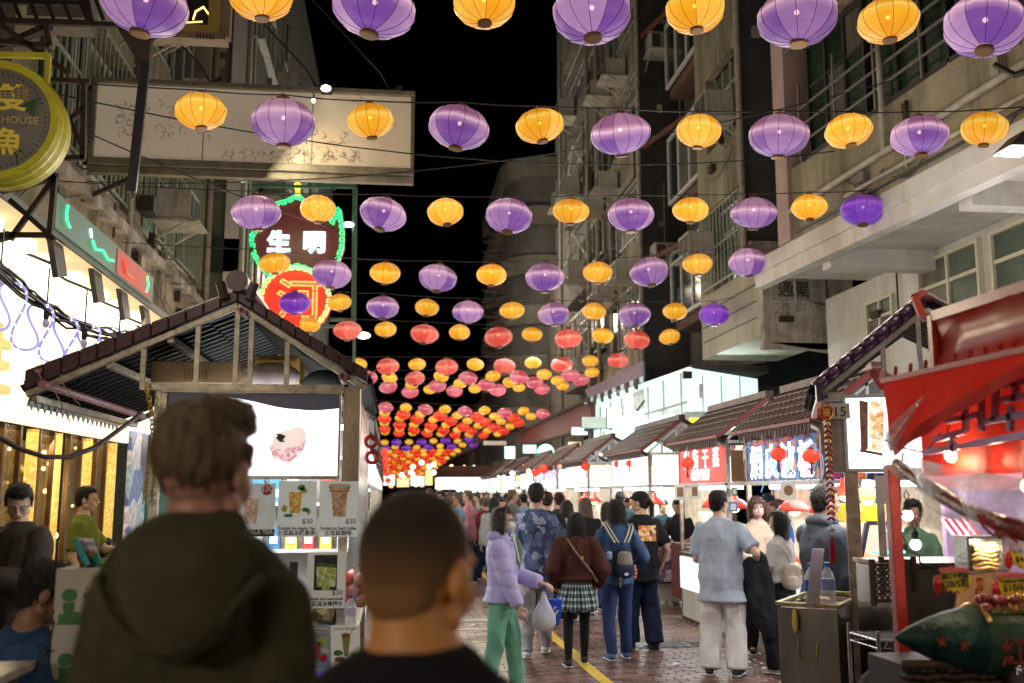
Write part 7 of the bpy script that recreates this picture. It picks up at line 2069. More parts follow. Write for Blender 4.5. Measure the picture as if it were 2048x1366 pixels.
for k in range(6):
 c=P(1973+2*math.sin(k*2),1138-k*9,4.655)
 g=G()
 m_=18
 for(rr,zz)in((.0,.012),(.045,.02),(.062,.008),(.058,-.008),(.0,-.01)):
  for j in range(m_):
   a=2*PI*j/m_;w=1+.14*noise.noise(V((math.cos(a)*2+k*5,math.sin(a)*2,k)))
   g.v.append(c+V((max(rr,.001)*w*math.cos(a)*1.15,rr*w*math.sin(a)*.7,zz+.006*math.sin(3*a+k))))
 for i in range(4):
  for j in range(m_):g.f.append((i*m_+j,i*m_+(j+1)%m_,(i+1)*m_+(j+1)%m_,(i+1)*m_+j))
 o=tag(g.build('flatbread',cake,smooth=True),f'golden flatbread, {["bottom one", "second from the bottom", "third from the bottom", "fourth from the bottom", "fifth from the bottom", "topmost"][k]} of the stack in the roasting box','flatbread','stacked golden flatbreads')
lamp('flatbread_fill','AREA',P(1973,1082,4.62),2,(1,.85,.6),.12,.1,aim=P(1973,1140,4.7))  # added area lamp that brightens the flatbreads
bk=thing('wicker_basket','dark wicker basket under the green rocket container','basket',P(1930,1400,3.5))
a_=P(1812,1330,3.42)
WK=M('dark_wicker',(.07,.04,.025),.6,var=.4,scale=30)
g=G();g.box((a_.x+.02,3.46,.6),(a_.x+.78,3.75,a_.z-.01));g.build('lining',DARKM,bk)
for r in range(9):
 g=G();z=a_.z-.02-r*.026
 n=46
 g.tube([(a_.x+.8*k/n,3.44+.009*(1 if(k+r)%2 else-1),z+.003*math.sin(k))for k in range(n+1)],.011,5)
 g.build('woven_strand',WK,bk,smooth=True)
g=G();g.tube([(a_.x-.01,3.43,a_.z),(a_.x+.82,3.43,a_.z-.01)],.016,7);g.build('rim',WK,bk,smooth=True)
sa=thing('striped_awning','small red and white striped awning on a pink lit stall','awning',P(1925,1060,6.4))
a_,b__=P(1902,1068,6.4),P(1958,1040,6.4)
for k in range(8):
 x0_,x1_=a_.x+(b__.x-a_.x)*k/8,a_.x+(b__.x-a_.x)*(k+1)/8
 g=G();g.hexa([(x0_,6.4,a_.z),(x1_,6.4,a_.z),(x1_,6.52,b__.z),(x0_,6.52,b__.z)],(0,.005,.004));g.poly([(x0_,6.398,a_.z),(x1_,6.398,a_.z),((x0_+x1_)/2,6.398,a_.z-.035)],(0,.004,0));g.build('stripe_panel',M('awning_red',(.6,.02,.03),.6,emit=.1)if k%2 else M('awning_white',(.75,.72,.72),.6,emit=.1),sa)
vp=thing('violet_stall','violet and pink lit stall wall behind the flatbread box','stall',P(1925,1100,6.6))
a_,b__=P(1900,1180,6.7),P(2100,960,6.7)
g=G();g.box((a_.x,6.7,.5),(b__.x,6.75,b__.z));g.build('back_wall',M('violet_pink_panel',(.5,.36,.5),.5,var=.5,scale=2.5,emit=.32,ecol=(.75,.5,.8)),vp)
g=G()
for k in range(9):x=a_.x+.06+k*.05;g.box((x,6.69,a_.z),(x+.006,6.698,a_.z+.4))
for k in range(8):g.box((a_.x+.05,6.69,a_.z+k*.05),(a_.x+.48,6.698,a_.z+k*.05+.006))
g.build('grid',M('pink_grid',(.5,.15,.35),.5,emit=.3),vp)
g=G();g.box((3.3,5.9,1.72),(4.6,6.0,1.92));tag(g.build('pink_sign',M('pink_lit_sign',(.7,.3,.35),.4,var=.6,scale=4,emit=.9,ecol=(1,.4,.45))),'blurred pink lit sign seen through the plastic sheet','sign')
lamp('violet_light','POINT',(3.8,6.2,1.5),8,(.8,.6,1),.1)
for k,(px,py,s_)in enumerate(((1745,985,1.),(1765,985,.9))):
 pass
g=G();g.box((P(1752,1000,5.9).x,5.9,P(1752,1008,5.9).z),(P(1800,955,5.9).x,5.905,P(1800,952,5.9).z));tag(g.build('pale_curtain',M('pale_pink_curtain',(.6,.5,.52),.6,emit=.12)),'pale plastic strip curtain beside the red post','curtain')
q=P(2040,283,7.6)
sl_=thing('wall_flood_lamp','white triangular wall lamp under the overhang at the picture edge','lamp',q)
g=G();g.hexa([P(2020,290,7.6),P(2075,290,7.6),P(2075,265,7.6),P(2052,258,7.6)],(0,.25,0));g.build('housing',DARKM,sl_)
g=G();g.hexa([P(2022,293,7.59),P(2075,296,7.59),P(2075,291,7.59),P(2024,290,7.59)],(0,.25,0));g.build('lens',glow('white_lens',(1,1,1),6),sl_)
lamp('wall_flood','SPOT',q+V((0,.1,-.12)),350,(1,.97,.92),.1,aim=(4.5,9,1.0),spot=R(130))
# ================================================================ LEFT FOREGROUND
CTN=M('white_carton',(.50,.46,.40),.7,var=.06,scale=3)
ct_z=0
for k,(z0_,z1_)in enumerate(((0.02,.40),(.402,.735),(.737,1.005),(1.007,1.255))):
 pass
ya=4.0
xa,xb_=P(108,1200,ya).x,P(208,1200,ya).x
zs=[0.0,.32,.655,P(150,1247,ya).z,P(150,1136,ya).z]
for k in range(4):
 t=thing('carton',['bottom white carton of the tower beside the seated man','second white carton from the bottom of the tower','white carton with green cabbage emblem under the topmost one','topmost white carton with green emblem and red 30'][k],'carton',((xa+xb_)/2,ya+.2,zs[k]),group='white cartons stacked beside the seated man')
 g=G();g.box((xa,ya,zs[k]),(xb_+.12,ya+.36,zs[k+1]-.003));g.build('box',CTN,t,bevel=.004)
 if k>=2:
  zc_=zs[k+1]
  ex,ez=xa+.055,zc_-(.13 if k==3 else .16)
  g=G()
  g.poly([(ex+.028*math.cos(a),ya-.001,ez+.03+.024*math.sin(a))for a in[j*PI/6 for j in range(12)]],(0,-.001,0))
  g.poly([(ex-.018,ya-.001,ez-.035),(ex+.018,ya-.001,ez-.035),(ex+.022,ya-.001,ez+.004),(ex-.022,ya-.001,ez+.004)],(0,-.001,0))
  g.poly([(ex-.035,ya-.0012,ez-.075),(ex+.13,ya-.0012,ez-.075),(ex+.13,ya-.0012,ez-.04),(ex+.02,ya-.0012,ez-.03),(ex-.035,ya-.0012,ez-.04)],(0,-.0012,0))
  g.build('green_emblem',M('green_emblem_print',(.05,.18,.06),.6,var=.4,scale=60),t)
  text(t,'30',(ex+.085,ya-.003,ez-.022),(1,0,0),(0,0,1),.042,M('brick_red_print',(.4,.04,.03),.6),.0006)
  text(t,'超級快充',(ex+.1,ya-.003,ez+.02),(1,0,0),(0,0,1),.026,M('brick_red_print'),.0006)
  text(t,'全新升級',(ex+.085,ya-.003,ez+.05),(1,0,0),(0,0,1),.016,M('brick_red_print'),.0006)
  text(t,'fast charge',(ex+.08,ya-.004,ez-.065),(1,0,0),(0,0,1),.012,M('pale_green_print',(.35,.5,.35),.6),.0004)
sd=thing('green_standee','tilted green and white acrylic standee with a 30 on top of the cartons','standee',P(180,1132,4.1))
def sdp(u,v):return P(152+(186-152)*u+20*(1-v)*1.0-(0),1075+58*(1-v)+2*u,4.1-.02*v)
g=G();g.hexa([sdp(0,0),sdp(1,0),sdp(1,1),sdp(0,1)],(0,.006,0));g.build('panel',M('emerald_print',(.03,.28,.17),.4,var=.1),sd)
g=G();g.hexa([p+V((0,-.002,0))for p in(sdp(.3,.55),sdp(1,.5),sdp(1,1),sdp(.1,1))],(0,-.001,0));g.build('white_flash',WHITEP,sd)
text(sd,'30',P(178,1112,4.07),(1,0,-.1),(.3,0,1),.036,M('brick_red_print'),.0006,bold=.001);text(sd,'超級快充',P(178,1092,4.07),(1,0,-.1),(.3,0,1),.02,M('violet_print',(.2,.05,.35),.6),.0006)
g=G();g.tube([P(152,1078,4.05),P(160,1100,4.05),P(176,1130,4.05)],[.01,.014,.01],6);g.build('blue_figure_strip',M('cyan_print',(.05,.35,.4),.5),sd)
g=G();q=P(175,1134,4.1);g.lathe([(.03,0),(.03,.01),(.012,.03)],12,q);g.build('foot',DARKM,sd)
g=G();g.box((xa-.02,3.5,.0),(xa-.9,4.3,.02));
tb=thing('folding_table','pale table top at the bottom edge in front of the seated man','table',(-1.35,3.6,0))
g=G();g.box((-1.75,3.35,P(60,1345,3.6).z-.03),(-1.26,3.85,P(60,1345,3.6).z));g.build('table_top',M('pale_worn_laminate',(.42,.36,.3),.25,var=.3,scale=6),tb,bevel=.005)
for(x,y)in((-1.7,3.4),(-1.32,3.4),(-1.7,3.8),(-1.32,3.8)):
 g=G();g.bar((x,y,0),(x,y,P(60,1345,3.6).z-.03),.03);g.build('leg',STEELW,tb)
cc=thing('charging_cables','thin dark charging cables sagging from the cartons to the table','cables',P(90,1300,3.9))
for pp in(((108,1220),(96,1260),(82,1300),(70,1345)),((108,1240),(100,1290),(80,1320),(60,1335),(45,1350)),((108,1300),(90,1310),(75,1330),(66,1345))):
 g=G();g.tube([P(x,y,3.85)for x,y in pp],.0035,5);g.build('wire',WIREM,cc)
ts=thing('teal_shop','teal and blue shopfront between the gold shop and the drinks stall','shop front',(-3.9,17,0))
g=G();g.box((-3.95,15.4,0),(-3.9,16.4,2.6));g.build('poster_wall',picture_mat('blue_poster_wall',[(.1,.15,.35),(.3,.4,.5),(.05,.06,.12),(.5,.5,.55)],2.5,.35,1.0),ts)
g=G();g.box((-3.95,16.45,0),(-3.88,19.6,2.6));g.build('teal_wall',M('dark_teal_panel',(.015,.12,.1),.4,var=.3,emit=.1),ts)
g=G();g.box((-3.95,15.4,2.61),(-3.85,19.6,4.0));g.build('white_fascia',M('cool_white_fascia',(.7,.75,.78),.5,var=.2,scale=1.5,emit=.8,ecol=(.8,.92,1)),ts)
# ================================================================ PEOPLE
def loft(g,rings,n=18,flat0=True,flat1=True):
 """rings: (centre, rx, ry) horizontal ellipses"""
 b=len(g.v)
 for c,rx,ry in rings:
  c=V(c)
  for k in range(n):
   a=2*PI*k/n
   g.v.append(c+V((rx*math.cos(a),ry*math.sin(a),0)))
 m=len(rings)
 for i in range(m-1):
  for k in range(n):
   g.f.append((b+i*n+k,b+i*n+(k+1)%n,b+(i+1)*n+(k+1)%n,b+(i+1)*n+k))
 g.f.append(tuple(b+k for k in range(n))[::-1])
 g.f.append(tuple(b+(m-1)*n+k for k in range(n)))
 return g
def sleeve(g,p0,p1,r0,r1,n=14,wa=1.,wb=1.):
 """limb piece with rounded start and flat end"""
 p0,p1=V(p0),V(p1)
 d=(p1-p0).normalized()
 a=d.cross(V((0,1,0)))
 a=a.normalized()if a.length>.05 else d.orthogonal().normalized()
 c=d.cross(a)
 rings=[(p0-d*r0*.8,r0*.6),(p0-d*r0*.45,r0*.9),(p0,r0),(p0.lerp(p1,.33),r0+(r1-r0)*.33),(p0.lerp(p1,.66),r0+(r1-r0)*.66),(p1,r1)]
 b=len(g.v)
 for q,r in rings:
  for k in range(n):
   t=2*PI*k/n
   g.v.append(q+(a*math.cos(t)*wa+c*math.sin(t)*wb)*r)
 for i in range(5):
  for k in range(n):
   g.f.append((b+i*n+k,b+i*n+(k+1)%n,b+(i+1)*n+(k+1)%n,b+(i+1)*n+k))
 g.f.append(tuple(b+k for k in range(n))[::-1])
 g.f.append(tuple(b+5*n+k for k in range(n)))
 return g
def remesh(g,voxel,smooth=3,disp=None,name='m'):
 me=g.mesh(name)
 o=bpy.data.objects.new('w',me)
 TMPS.collection.objects.link(o)
 bm=bmesh.new();bm.from_mesh(me);bmesh.ops.recalc_face_normals(bm,faces=bm.faces);bm.to_mesh(me);bm.free()
 m=o.modifiers.new('r','REMESH');m.mode='VOXEL';m.voxel_size=voxel;m.use_smooth_shade=True
 if smooth:
  s=o.modifiers.new('s','SMOOTH');s.factor=.5;s.iterations=smooth
 dg=work_dg()
 out=bpy.data.meshes.new_from_object(o.evaluated_get(dg))
 bpy.data.objects.remove(o)
 out.name=name
 if disp and len(out.vertices):
  nv=len(out.vertices)
  co_=np.empty(nv*3,'f');out.vertices.foreach_get('co',co_);co_=co_.reshape(-1,3)
  no=np.empty(nv*3,'f');out.vertices.foreach_get('normal',no);no=no.reshape(-1,3)
  d=np.array([disp(V(p))for p in co_.tolist()],'f')
  co_+=no*d[:,None]
  out.vertices.foreach_set('co',co_.reshape(-1))
  out.update()
 out.shade_smooth()
 return out
def join_meshes(name,mes):
 bm=bmesh.new()
 for m in mes:
  bm.from_mesh(m)
 out=bpy.data.meshes.new(name)
 bm.to_mesh(out);bm.free()
 out.shade_smooth()
 return out
def xform(g,mt):
 g.v=[mt@p for p in g.v]
 return g
def head_geo():
 g=G()
 g.ell((0,-.006,.022),(.074,.093,.098),20,14)
 g.ell((0,.020,-.04),(.057,.064,.066),16,12)
 g.ell((0,.056,-.088),(.026,.024,.02),12,8)
 g.cap((-.05,0,-.06),(0,.06,-.088),.022,.02);g.cap((.05,0,-.06),(0,.06,-.088),.022,.02)
 for s in(-1,1):
  g.ell((s*.034,.052,-.030),(.026,.026,.03),12,8)
  g.ell((s*.078,-.006,-.008),(.010,.021,.031),10,8,rot=Matrix.Rotation(-.2,3,'X'))
  g.ell((s*.0115,.099,-.030),(.0085,.009,.008),8,6)
  g.cap((s*.012,.083,.019),(s*.046,.070,.016),.0105,.009)
 g.cap((0,.086,.010),(0,.109,-.026),.0085,.0115)
 g.cap((-.019,.083,-.053),(.019,.083,-.053),.0085,.0085);g.cap((-.016,.082,-.063),(.016,.082,-.063),.0085,.0085)
 return g
def hand_geo(p,d,n,s=1.,curl=.5,side=1):
 """palm + five unequal bent fingers. p wrist, d direction, n palm normal, side=+1 thumb towards d x n"""
 d=V(d).normalized();n=V(n);n=(n-d*n.dot(d)).normalized();w=d.cross(n)*side
 g=G()
 g.cap(p,V(p)+d*.075*s,.030*s,.036*s,1.0,.42,a=w)
 base=V(p)+d*.088*s
 for k,(ln,off)in enumerate(((.066,.029),(.074,.010),(.069,-.010),(.054,-.028))):
  b0=base+w*off*s-d*(.006*abs(k-1))*s
  c=curl*(.9+.12*k)
  d1=(d*math.cos(c*.6)+n*math.sin(c*.6));d2=(d*math.cos(c*1.6)+n*math.sin(c*1.6));d3=(d*math.cos(c*2.5)+n*math.sin(c*2.5))
  q1=b0+d1*ln*.45*s;q2=q1+d2*ln*.33*s;q3=q2+d3*ln*.25*s
  g.cap(b0,q1,.0092*s,.0085*s,n=8);g.cap(q1,q2,.0085*s,.008*s,n=8);g.cap(q2,q3,.008*s,.007*s,n=8)
 t0=V(p)+d*.02*s+w*.026*s
 t1=t0+(d*.6+w*.7+n*.3).normalized()*.036*s;t2=t1+(d*.85+w*.15+n*.45).normalized()*.032*s
 g.cap(t0,t1,.0135*s,.0105*s,n=8);g.cap(t1,t2,.0105*s,.0085*s,n=8)
 return g
def hair_geo(style):
 g=G()
 if style=='buzz':
  g.ell((0,-.012,.030),(.0765,.0925,.094),20,14);g.ell((0,-.045,-.025),(.058,.052,.045),14,10)
  return g
 if style=='bald_cap':
  g.ell((0,-.02,.03),(.079,.088,.092),18,12);return g
 g.ell((0,-.024,.036),(.083,.088,.092),18,12)
 g.ell((0,.004,.082),(.070,.082,.046),16,10)
 if style=='tousled':g.ell((0,-.045,.0),(.060,.048,.05),14,10)
 else:g.ell((0,-.052,-.02),(.064,.05,.055),14,10)
 for s in(-1,1):g.cap((s*.074,.012,.04),(s*.073,.012,-.005),.014,.008)
 if style=='tousled':
  g.ell((.01,.01,.098),(.075,.082,.045),16,10);g.ell((.02,.05,.085),(.05,.045,.03),12,8);g.ell((.0,-.055,.07),(.07,.05,.06),12,8)
 if style=='swept':
  g.ell((0,.035,.105),(.06,.055,.035),12,8)
 if style in('long','bob','long_fringe','longer'):
  L_={'long':-.27,'bob':-.13,'long_fringe':-.27,'longer':-.36}[style]
  loft(g,[((0,-.03,.09),.06,.07),((0,-.034,.04),.088,.08),((0,-.042,-.03),.094,.07),((0,-.05,-.1),.098,.062),((0,-.058,L_*.7),.10,.05),((0,-.062,L_),.088,.036)],18)
  for s in(-1,1):
   g.cap((s*.072,.012,.055),(s*.084,.005,-.06),.024,.024);g.cap((s*.084,.005,-.06),(s*.085,.002,max(L_+.05,-.17)),.024,.016)
  if style=='long_fringe':
   g.cap((-.045,.074,.062),(.045,.074,.062),.022,.022)
   g.cap((-.05,.068,.04),(-.062,.055,.0),.014,.01);g.cap((.05,.068,.04),(.062,.055,.0),.014,.01)
 if style=='ponytail':
  g.cap((0,-.11,.03),(.0,-.15,-.03),.026,.03);g.cap((0,-.15,-.03),(.01,-.13,-.15),.03,.014)
 return g
HD=lambda p:.0065*noise.noise(V((p.x*70,p.y*70,p.z*12)))+.003*noise.noise(V((p.x*150,p.y*150,p.z*25)))
def fold(amp=.008,fx=6.,fz=4.,seed=0.):
 def f(p):
  a=noise.noise(V((p.x*fx+seed,p.y*fx,p.z*fz)))
  b=noise.noise(V((p.x*fx*2.3,p.y*fx*2.3+seed,p.z*fz*2.7+p.x*5)))
  return amp*(1-2.6*abs(a))*.9+amp*.45*b+amp*.12*noise.noise(p*38)
 return f
def puff(p):
 r=abs(math.sin((p.z+.04*noise.noise(p*4))*PI/.13))
 return .010*(r**.4)-.005+.004*noise.noise(p*16)
def ik(a,b,l1,l2,pole):
 a,b,pole=V(a),V(b),V(pole)
 d=b-a;L_=min(d.length,(l1+l2)*.999)
 if d.length>L_:b=a+d.normalized()*L_
 d=(b-a).normalized()
 x=(l1*l1-l2*l2+L_*L_)/(2*L_)
 h=math.sqrt(max(0,l1*l1-x*x))
 pp=pole-d*pole.dot(d)
 return a+d*x+pp.normalized()*h,b
def person(label,x,Y,yaw,H,top=('tee',None),bottom=('trousers',None),hair=('short',None),skin=None,shoes=None,sole=None,rh=None,lh=None,turn=0.,nod=0.,tilt=0.,feet=None,b=1.,loose=.022,voxel=.012,mask=None,collar=None,group=None,hem=None,curl=.6,z0=0.,lean=0.,fine=True,seat=False,hatm=None,tights=None,glasses=False,neckline=None,hair_scale=1.,head_dz=0.,neck=1.):
 skin=skin or SKIN
 s=H/1.7
 t=thing('person',label,'person',(x,Y,z0),yaw,group)
 L1,L2=.170*H,.148*H
 zl=0. if not seat else 0.
 S={1:V((.160*s*b,-.008,.783*H)),-1:V((-.160*s*b,-.008,.783*H))}
 ln=Matrix.Rotation(-lean,3,'X')
 piv=V((0,0,.5*H))
 def LN(p):return piv+ln@(V(p)-piv)
 S={k:LN(v)for k,v in S.items()}
 hands={1:V(rh)if rh is not None else LN((.235*s*b,.03,.475*H)),-1:V(lh)if lh is not None else LN((-.235*s*b,.03,.475*H))}
 arms={}
 for k in(1,-1):
  e,w=ik(S[k],hands[k],L1,L2,(k*.5,-.75,-.35))
  arms[k]=(S[k],e,w)
 if feet is None:feet=((.10*s,-.02),(-.10*s,.03))
 legs={}
 for k,f in zip((1,-1),feet):
  hp=V((k*.088*s,0,.505*H));an=V((f[0],f[1],.052*H+(f[2]if len(f)>2 else 0)))
  kn,an=ik(hp,an,.238*H,.222*H,(k*.1,1,0))if not seat else(hp+V((k*.03,.40*s,-.02)),hp+V((k*.03,.42*s,-.42*s)))
  legs[k]=(hp,kn,an)
 g=G()
 T=[(.46,0,.13,.10),(.53,0,.158,.112),(.60,.004,.136,.098),(.68,.008,.148,.106),(.745,0,.162,.11),(.78,-.004,.152,.097),(.808,-.008,.118,.080),(.832,-.01,.080,.066),(.855,-.01,.058,.056)]
 loft(g,[(LN((0,y*s,z*H)),rx*s*b,ry*s*b)for z,y,rx,ry in T])
 for k in(1,-1):
  a_,e,w=arms[k]
  g.cap(a_,e,.050*s,.040*s);g.cap(e,w,.040*s,.027*s)
  hp,kn,an=legs[k]
  g.cap(hp,kn,.082*s*b,.055*s);g.cap(kn,kn.lerp(an,.35),.055*s,.054*s);g.cap(kn.lerp(an,.35),an,.054*s,.037*s)
  fd=V((k*.12,1,0)).normalized()
  g.cap(an+V((0,0,-.028*s)),an+fd*.13*s+V((0,0,-.048*s)),.036*s,.027*s)
 hc=LN((0,.012,H-.124*s+head_dz))
 nb=LN((0,-.012,.835*H))
 HM=Matrix.Translation(hc)@Matrix.Rotation(-turn,4,'Z')@Matrix.Rotation(tilt,4,'Y')@Matrix.Rotation(-nod,4,'X')@Matrix.Scale(s*1.0,4)
 g.cap(nb,HM@V((0,-.02,-.05)),.058*s*neck,.052*s*neck)
 parts=[remesh(g,voxel,3)]
 hg=xform(head_geo(),HM)
 parts.append(remesh(hg,.0055 if fine else .011,2))
 for k in(1,-1):
  a_,e,w=arms[k]
  d=(w-e).normalized()
  nrm=V((-k,.25,0))if abs(d.z)>.6 else V((0,0,-1))if rh is not None else V((-k,0,0))
  hgx=hand_geo(w,d,nrm,s,curl,side=k if abs(d.z)>.6 else-k)
  parts.append(remesh(hgx,.0042 if fine else .009,1))
 me=join_meshes('body',parts);me.materials.append(skin)
 body=bpy.data.objects.new('body',me);COL.objects.link(body);body.parent=t
 def put(nm,m,mat):
  m.materials.clear();m.materials.append(mat)
  o=bpy.data.objects.new(nm,m);COL.objects.link(o);o.parent=t
  return o
 if fine:
  g=G();[g.ell((k*.0295,.0765,-.002),(.0135,.0085,.0075),10,8)for k in(1,-1)]
  put('eyes',xform(g,HM).mesh('eyes'),M('eye_white',(.55,.52,.5),.25,var=.02,bump=0))
  g=G();[g.ell((k*.0295,.0835,-.002),(.006,.0035,.0062),8,6)for k in(1,-1)]
  put('irises',xform(g,HM).mesh('irises'),M('iris_dark',(.02,.012,.008),.15,bump=0))
  g=G();[g.cap((k*.014,.0905,.021),(k*.044,.078,.023),.0035,.0025,n=7)for k in(1,-1)]
  put('eyebrows',xform(g,HM).mesh('eyebrows'),hair[1]if hair[1]else HAIRK)
  if not mask:
   g=G();g.cap((-.017,.0885,-.0545),(.017,.0885,-.0545),.0045,.0045,n=8);g.cap((-.013,.0875,-.0615),(.013,.0875,-.0615),.0045,.0045,n=8)
   put('lips',xform(g,HM).mesh('lips'),M('lip_tone',(.38,.14,.11),.4,bump=0))
 if mask:
  g=G();g.ell((0,.055,-.052),(.058,.06,.056),16,12);g.cap((0,.1,-.02),(0,.11,-.045),.012,.014)
  for k in(1,-1):g.tube([(k*.052,.06,-.03),(k*.078,.01,-.0),(k*.082,-.01,.008)],.0022,4);g.tube([(k*.05,.05,-.07),(k*.076,.01,-.04),(k*.08,-.012,-.03)],.0022,4)
  put('face_mask',xform(g,HM).mesh('face_mask'),mask).data.shade_smooth()
 if glasses:
  g=G()
  for k in(1,-1):g.tube([(k*.03+.02*math.cos(a),.092,.0+.015*math.sin(a))for a in[j*PI/5 for j in range(10)]],.0014,4,closed=True);g.tube([(k*.05,.09,.003),(k*.078,.0,.008)],.0014,4)
  put('glasses',xform(g,HM).mesh('glasses'),DARKM)
 if hair[0]:
  hgx=hair_geo(hair[0])
  if hair_scale!=1.:
   hgx.v=[V((p.x*hair_scale,p.y*hair_scale,p.z if p.z<.06 else .06+(p.z-.06)*hair_scale))for p in hgx.v]
  hgx=xform(hgx,HM)
  hm_=remesh(hgx,.0065 if fine else .012,1,HD if hair[0]!='buzz' else None,'hair')
  put('hair',hm_,hair[1]or HAIRK)
  if fine and hair[0]!='buzz' and not hatm:
   longh=hair[0]in('long','bob','long_fringe','longer')
   rg=random.Random(int(H*1000));n_=900 if voxel<.0125 else 300
   ver=hm_.vertices;vv,ff=[],[]
   wd=.0016 if Y>4 else .0011
   for _ in range(n_):
    q=ver[rg.randrange(len(ver))];p=q.co.copy();nn=q.normal.copy()
    dv=V((rg.gauss(0,.5),rg.gauss(0,.5),-1.0 if longh or nn.z<.3 else .1));dv=(dv-nn*dv.dot(nn)).normalized()
    ln_=rg.uniform(.05,.13)if longh else rg.uniform(.018,.042)
    sd_=dv.cross(nn).normalized()*wd;b0_=len(vv)
    for j in range(5):
     c_=p+nn*(.0015+.006*math.sin(j/4*2.2)*rg.uniform(.4,1.4))+dv*ln_*j/4+(V((0,0,-.01))*(j/4)**2 if longh else V((0,0,0)))
     t_=1-j/5
     vv+=[c_-sd_*t_,c_+sd_*t_]
    ff+=[(b0_+2*j,b0_+2*j+1,b0_+2*j+3,b0_+2*j+2)for j in range(4)]
   gs_=G();gs_.v,gs_.f=vv,ff
   put('hair_strands',gs_.mesh('hair_strands'),hair[1]or HAIRK)['kind']='stuff'
 if hatm:
  g=G();g.ell((0,-.012,.055),(.088,.1,.08),16,10);g.cap((-.04,.08,.05),(.04,.08,.05),.03,.03,1,.25);g.cap((0,.08,.052),(0,.14,.04),.05,.045,1,.12)
  put('cap',remesh(xform(g,HM),.008,1),hatm)
 kind,bm_=bottom
 if kind=='trousers' or kind=='wide' or kind=='slim':
  lo={'trousers':.02,'wide':.042,'slim':.016}[kind]
  g=G()
  loft(g,[(V((0,0,.485*H)),.125*s*b+lo*.7,.095*s*b+lo*.7),(V((0,0,.53*H)),.166*s*b,.122*s*b),(V((0,0,.60*H)),.145*s*b,.108*s*b)])
  for k in(1,-1):
   hp,kn,an=legs[k]
   g.cap(hp,kn,.082*s*b+lo*.6,.055*s+lo)
   an2=an+V((0,0,-.02*s))
   sleeve(g,kn,an2,.055*s+lo,.042*s+lo*(1.2 if kind=='wide' else .9))
  put('trousers',remesh(g,voxel,2,fold(.015 if kind!='slim' else .009,7,4,x),'trousers'),bm_)
 elif kind=='skirt':
  g=G()
  loft(g,[(V((0,0,.36*H)),.235*s,.20*s),(V((0,0,.42*H)),.22*s,.18*s),(V((0,0,.50*H)),.185*s,.145*s),(V((0,0,.56*H)),.155*s,.12*s),(V((0,0,.60*H)),.142*s,.108*s)],24)
  put('skirt',remesh(g,voxel,2,lambda p:.012*math.sin(math.atan2(p.y,p.x)*9)*(1 if p.z<.5*H else .2),'skirt'),bm_)
  if tights:
   g=G()
   for k in(1,-1):
    hp,kn,an=legs[k]
    g.cap(hp,kn,.085*s,.058*s);g.cap(kn,kn.lerp(an,.35),.058*s,.057*s);g.cap(kn.lerp(an,.35),an,.057*s,.041*s)
   put('tights',remesh(g,voxel,2),tights)
 if shoes:
  g,g2=G(),G()
  for k in(1,-1):
   an=legs[k][2]
   fd=V((k*.12,1,0)).normalized()
   zf=an.z-.052*H if not seat else an.z-.088
   h0=V((an.x,an.y,zf))
   g.cap(h0-fd*.03*s+V((0,0,.045*s)),h0+fd*.15*s+V((0,0,.036*s)),.042*s,.037*s,1,.8);g.cap(h0+V((0,0,.05*s)),h0+V((0,0,.075*s)),.045*s,.044*s)
   g2.cap(h0-fd*.035*s+V((0,0,.012)),h0+fd*.16*s+V((0,0,.012)),.046*s,.043*s,1,.28)
  put('shoes',remesh(g,.009 if fine else .014,1),shoes)
  put('soles',xform(g2,Matrix.Identity(4)).mesh('soles'),sole or M('white_rubber',(.65,.65,.63),.5)).data.shade_smooth()
 kind,tm=top
 if kind:
  lo=loose
  hemz=hem if hem else{'tee':.455,'long':.47,'hoodie':.44,'jacket':.45,'puffer':.44,'crop':.53}[kind]
  g=G()
  TT=[(z,y,rx+lo*.9,ry+lo*.8)for z,y,rx,ry in T if z>hemz+.02 and z<.825]
  TT=[(hemz,0,(.168 if kind!='puffer' else .17)+lo,.118+lo*(1. if kind!='puffer' else 1.4))]+TT+[(.834,-.01,.086+lo*.25,.070+lo*.25),(.848,-.012,.066,.062)]
  if kind=='puffer':TT.append((.862,-.012,.075,.075))
  loft(g,[(LN((0,y*s,z*H)),rx*s*b,ry*s*b)for z,y,rx,ry in TT],22)
  for k in(1,-1):
   a_,e,w=arms[k]
   r=.050*s+lo*.75
   if kind=='tee':
    r=.050*s+lo*.42;sleeve(g,a_,a_.lerp(e,.8),r,r+.006*s)
   else:
    g.cap(a_,e,r,.042*s+lo*.75);sleeve(g,e,w.lerp(e,.04),.042*s+lo*.75,.034*s+lo*.55)
  if kind=='hoodie':
   c=LN((0,-.055*s,.845*H))
   g.ell(c,(.105*s,.065*s,.05*s),16,10);g.ell(LN((0,-.085*s,.80*H)),(.095*s,.05*s,.075*s),16,10)
   g.cap(LN((-.075*s,-.02,.85*H)),LN((-.05*s,.06*s,.815*H)),.032*s,.025*s);g.cap(LN((.075*s,-.02,.85*H)),LN((.05*s,.06*s,.815*H)),.032*s,.025*s)
  if kind=='puffer':
   for k in(1,-1):g.cap(LN((k*.07*s,-.04,.85*H)),LN((k*.085*s,.08*s,.80*H)),.04*s,.04*s)
   g.cap(LN((-.07*s,-.07,.845*H)),LN((.07*s,-.07,.845*H)),.045*s,.045*s)
  d_=puff if kind=='puffer' else fold(.018 if kind!='tee' else .013,6,4,x*3+Y)
  put({'tee':'shirt','long':'sweater','hoodie':'hooded_top','jacket':'jacket','puffer':'puffer_jacket','crop':'short_jacket'}[kind],remesh(g,voxel*(.9 if fine else 1),2,d_,'top'),tm)
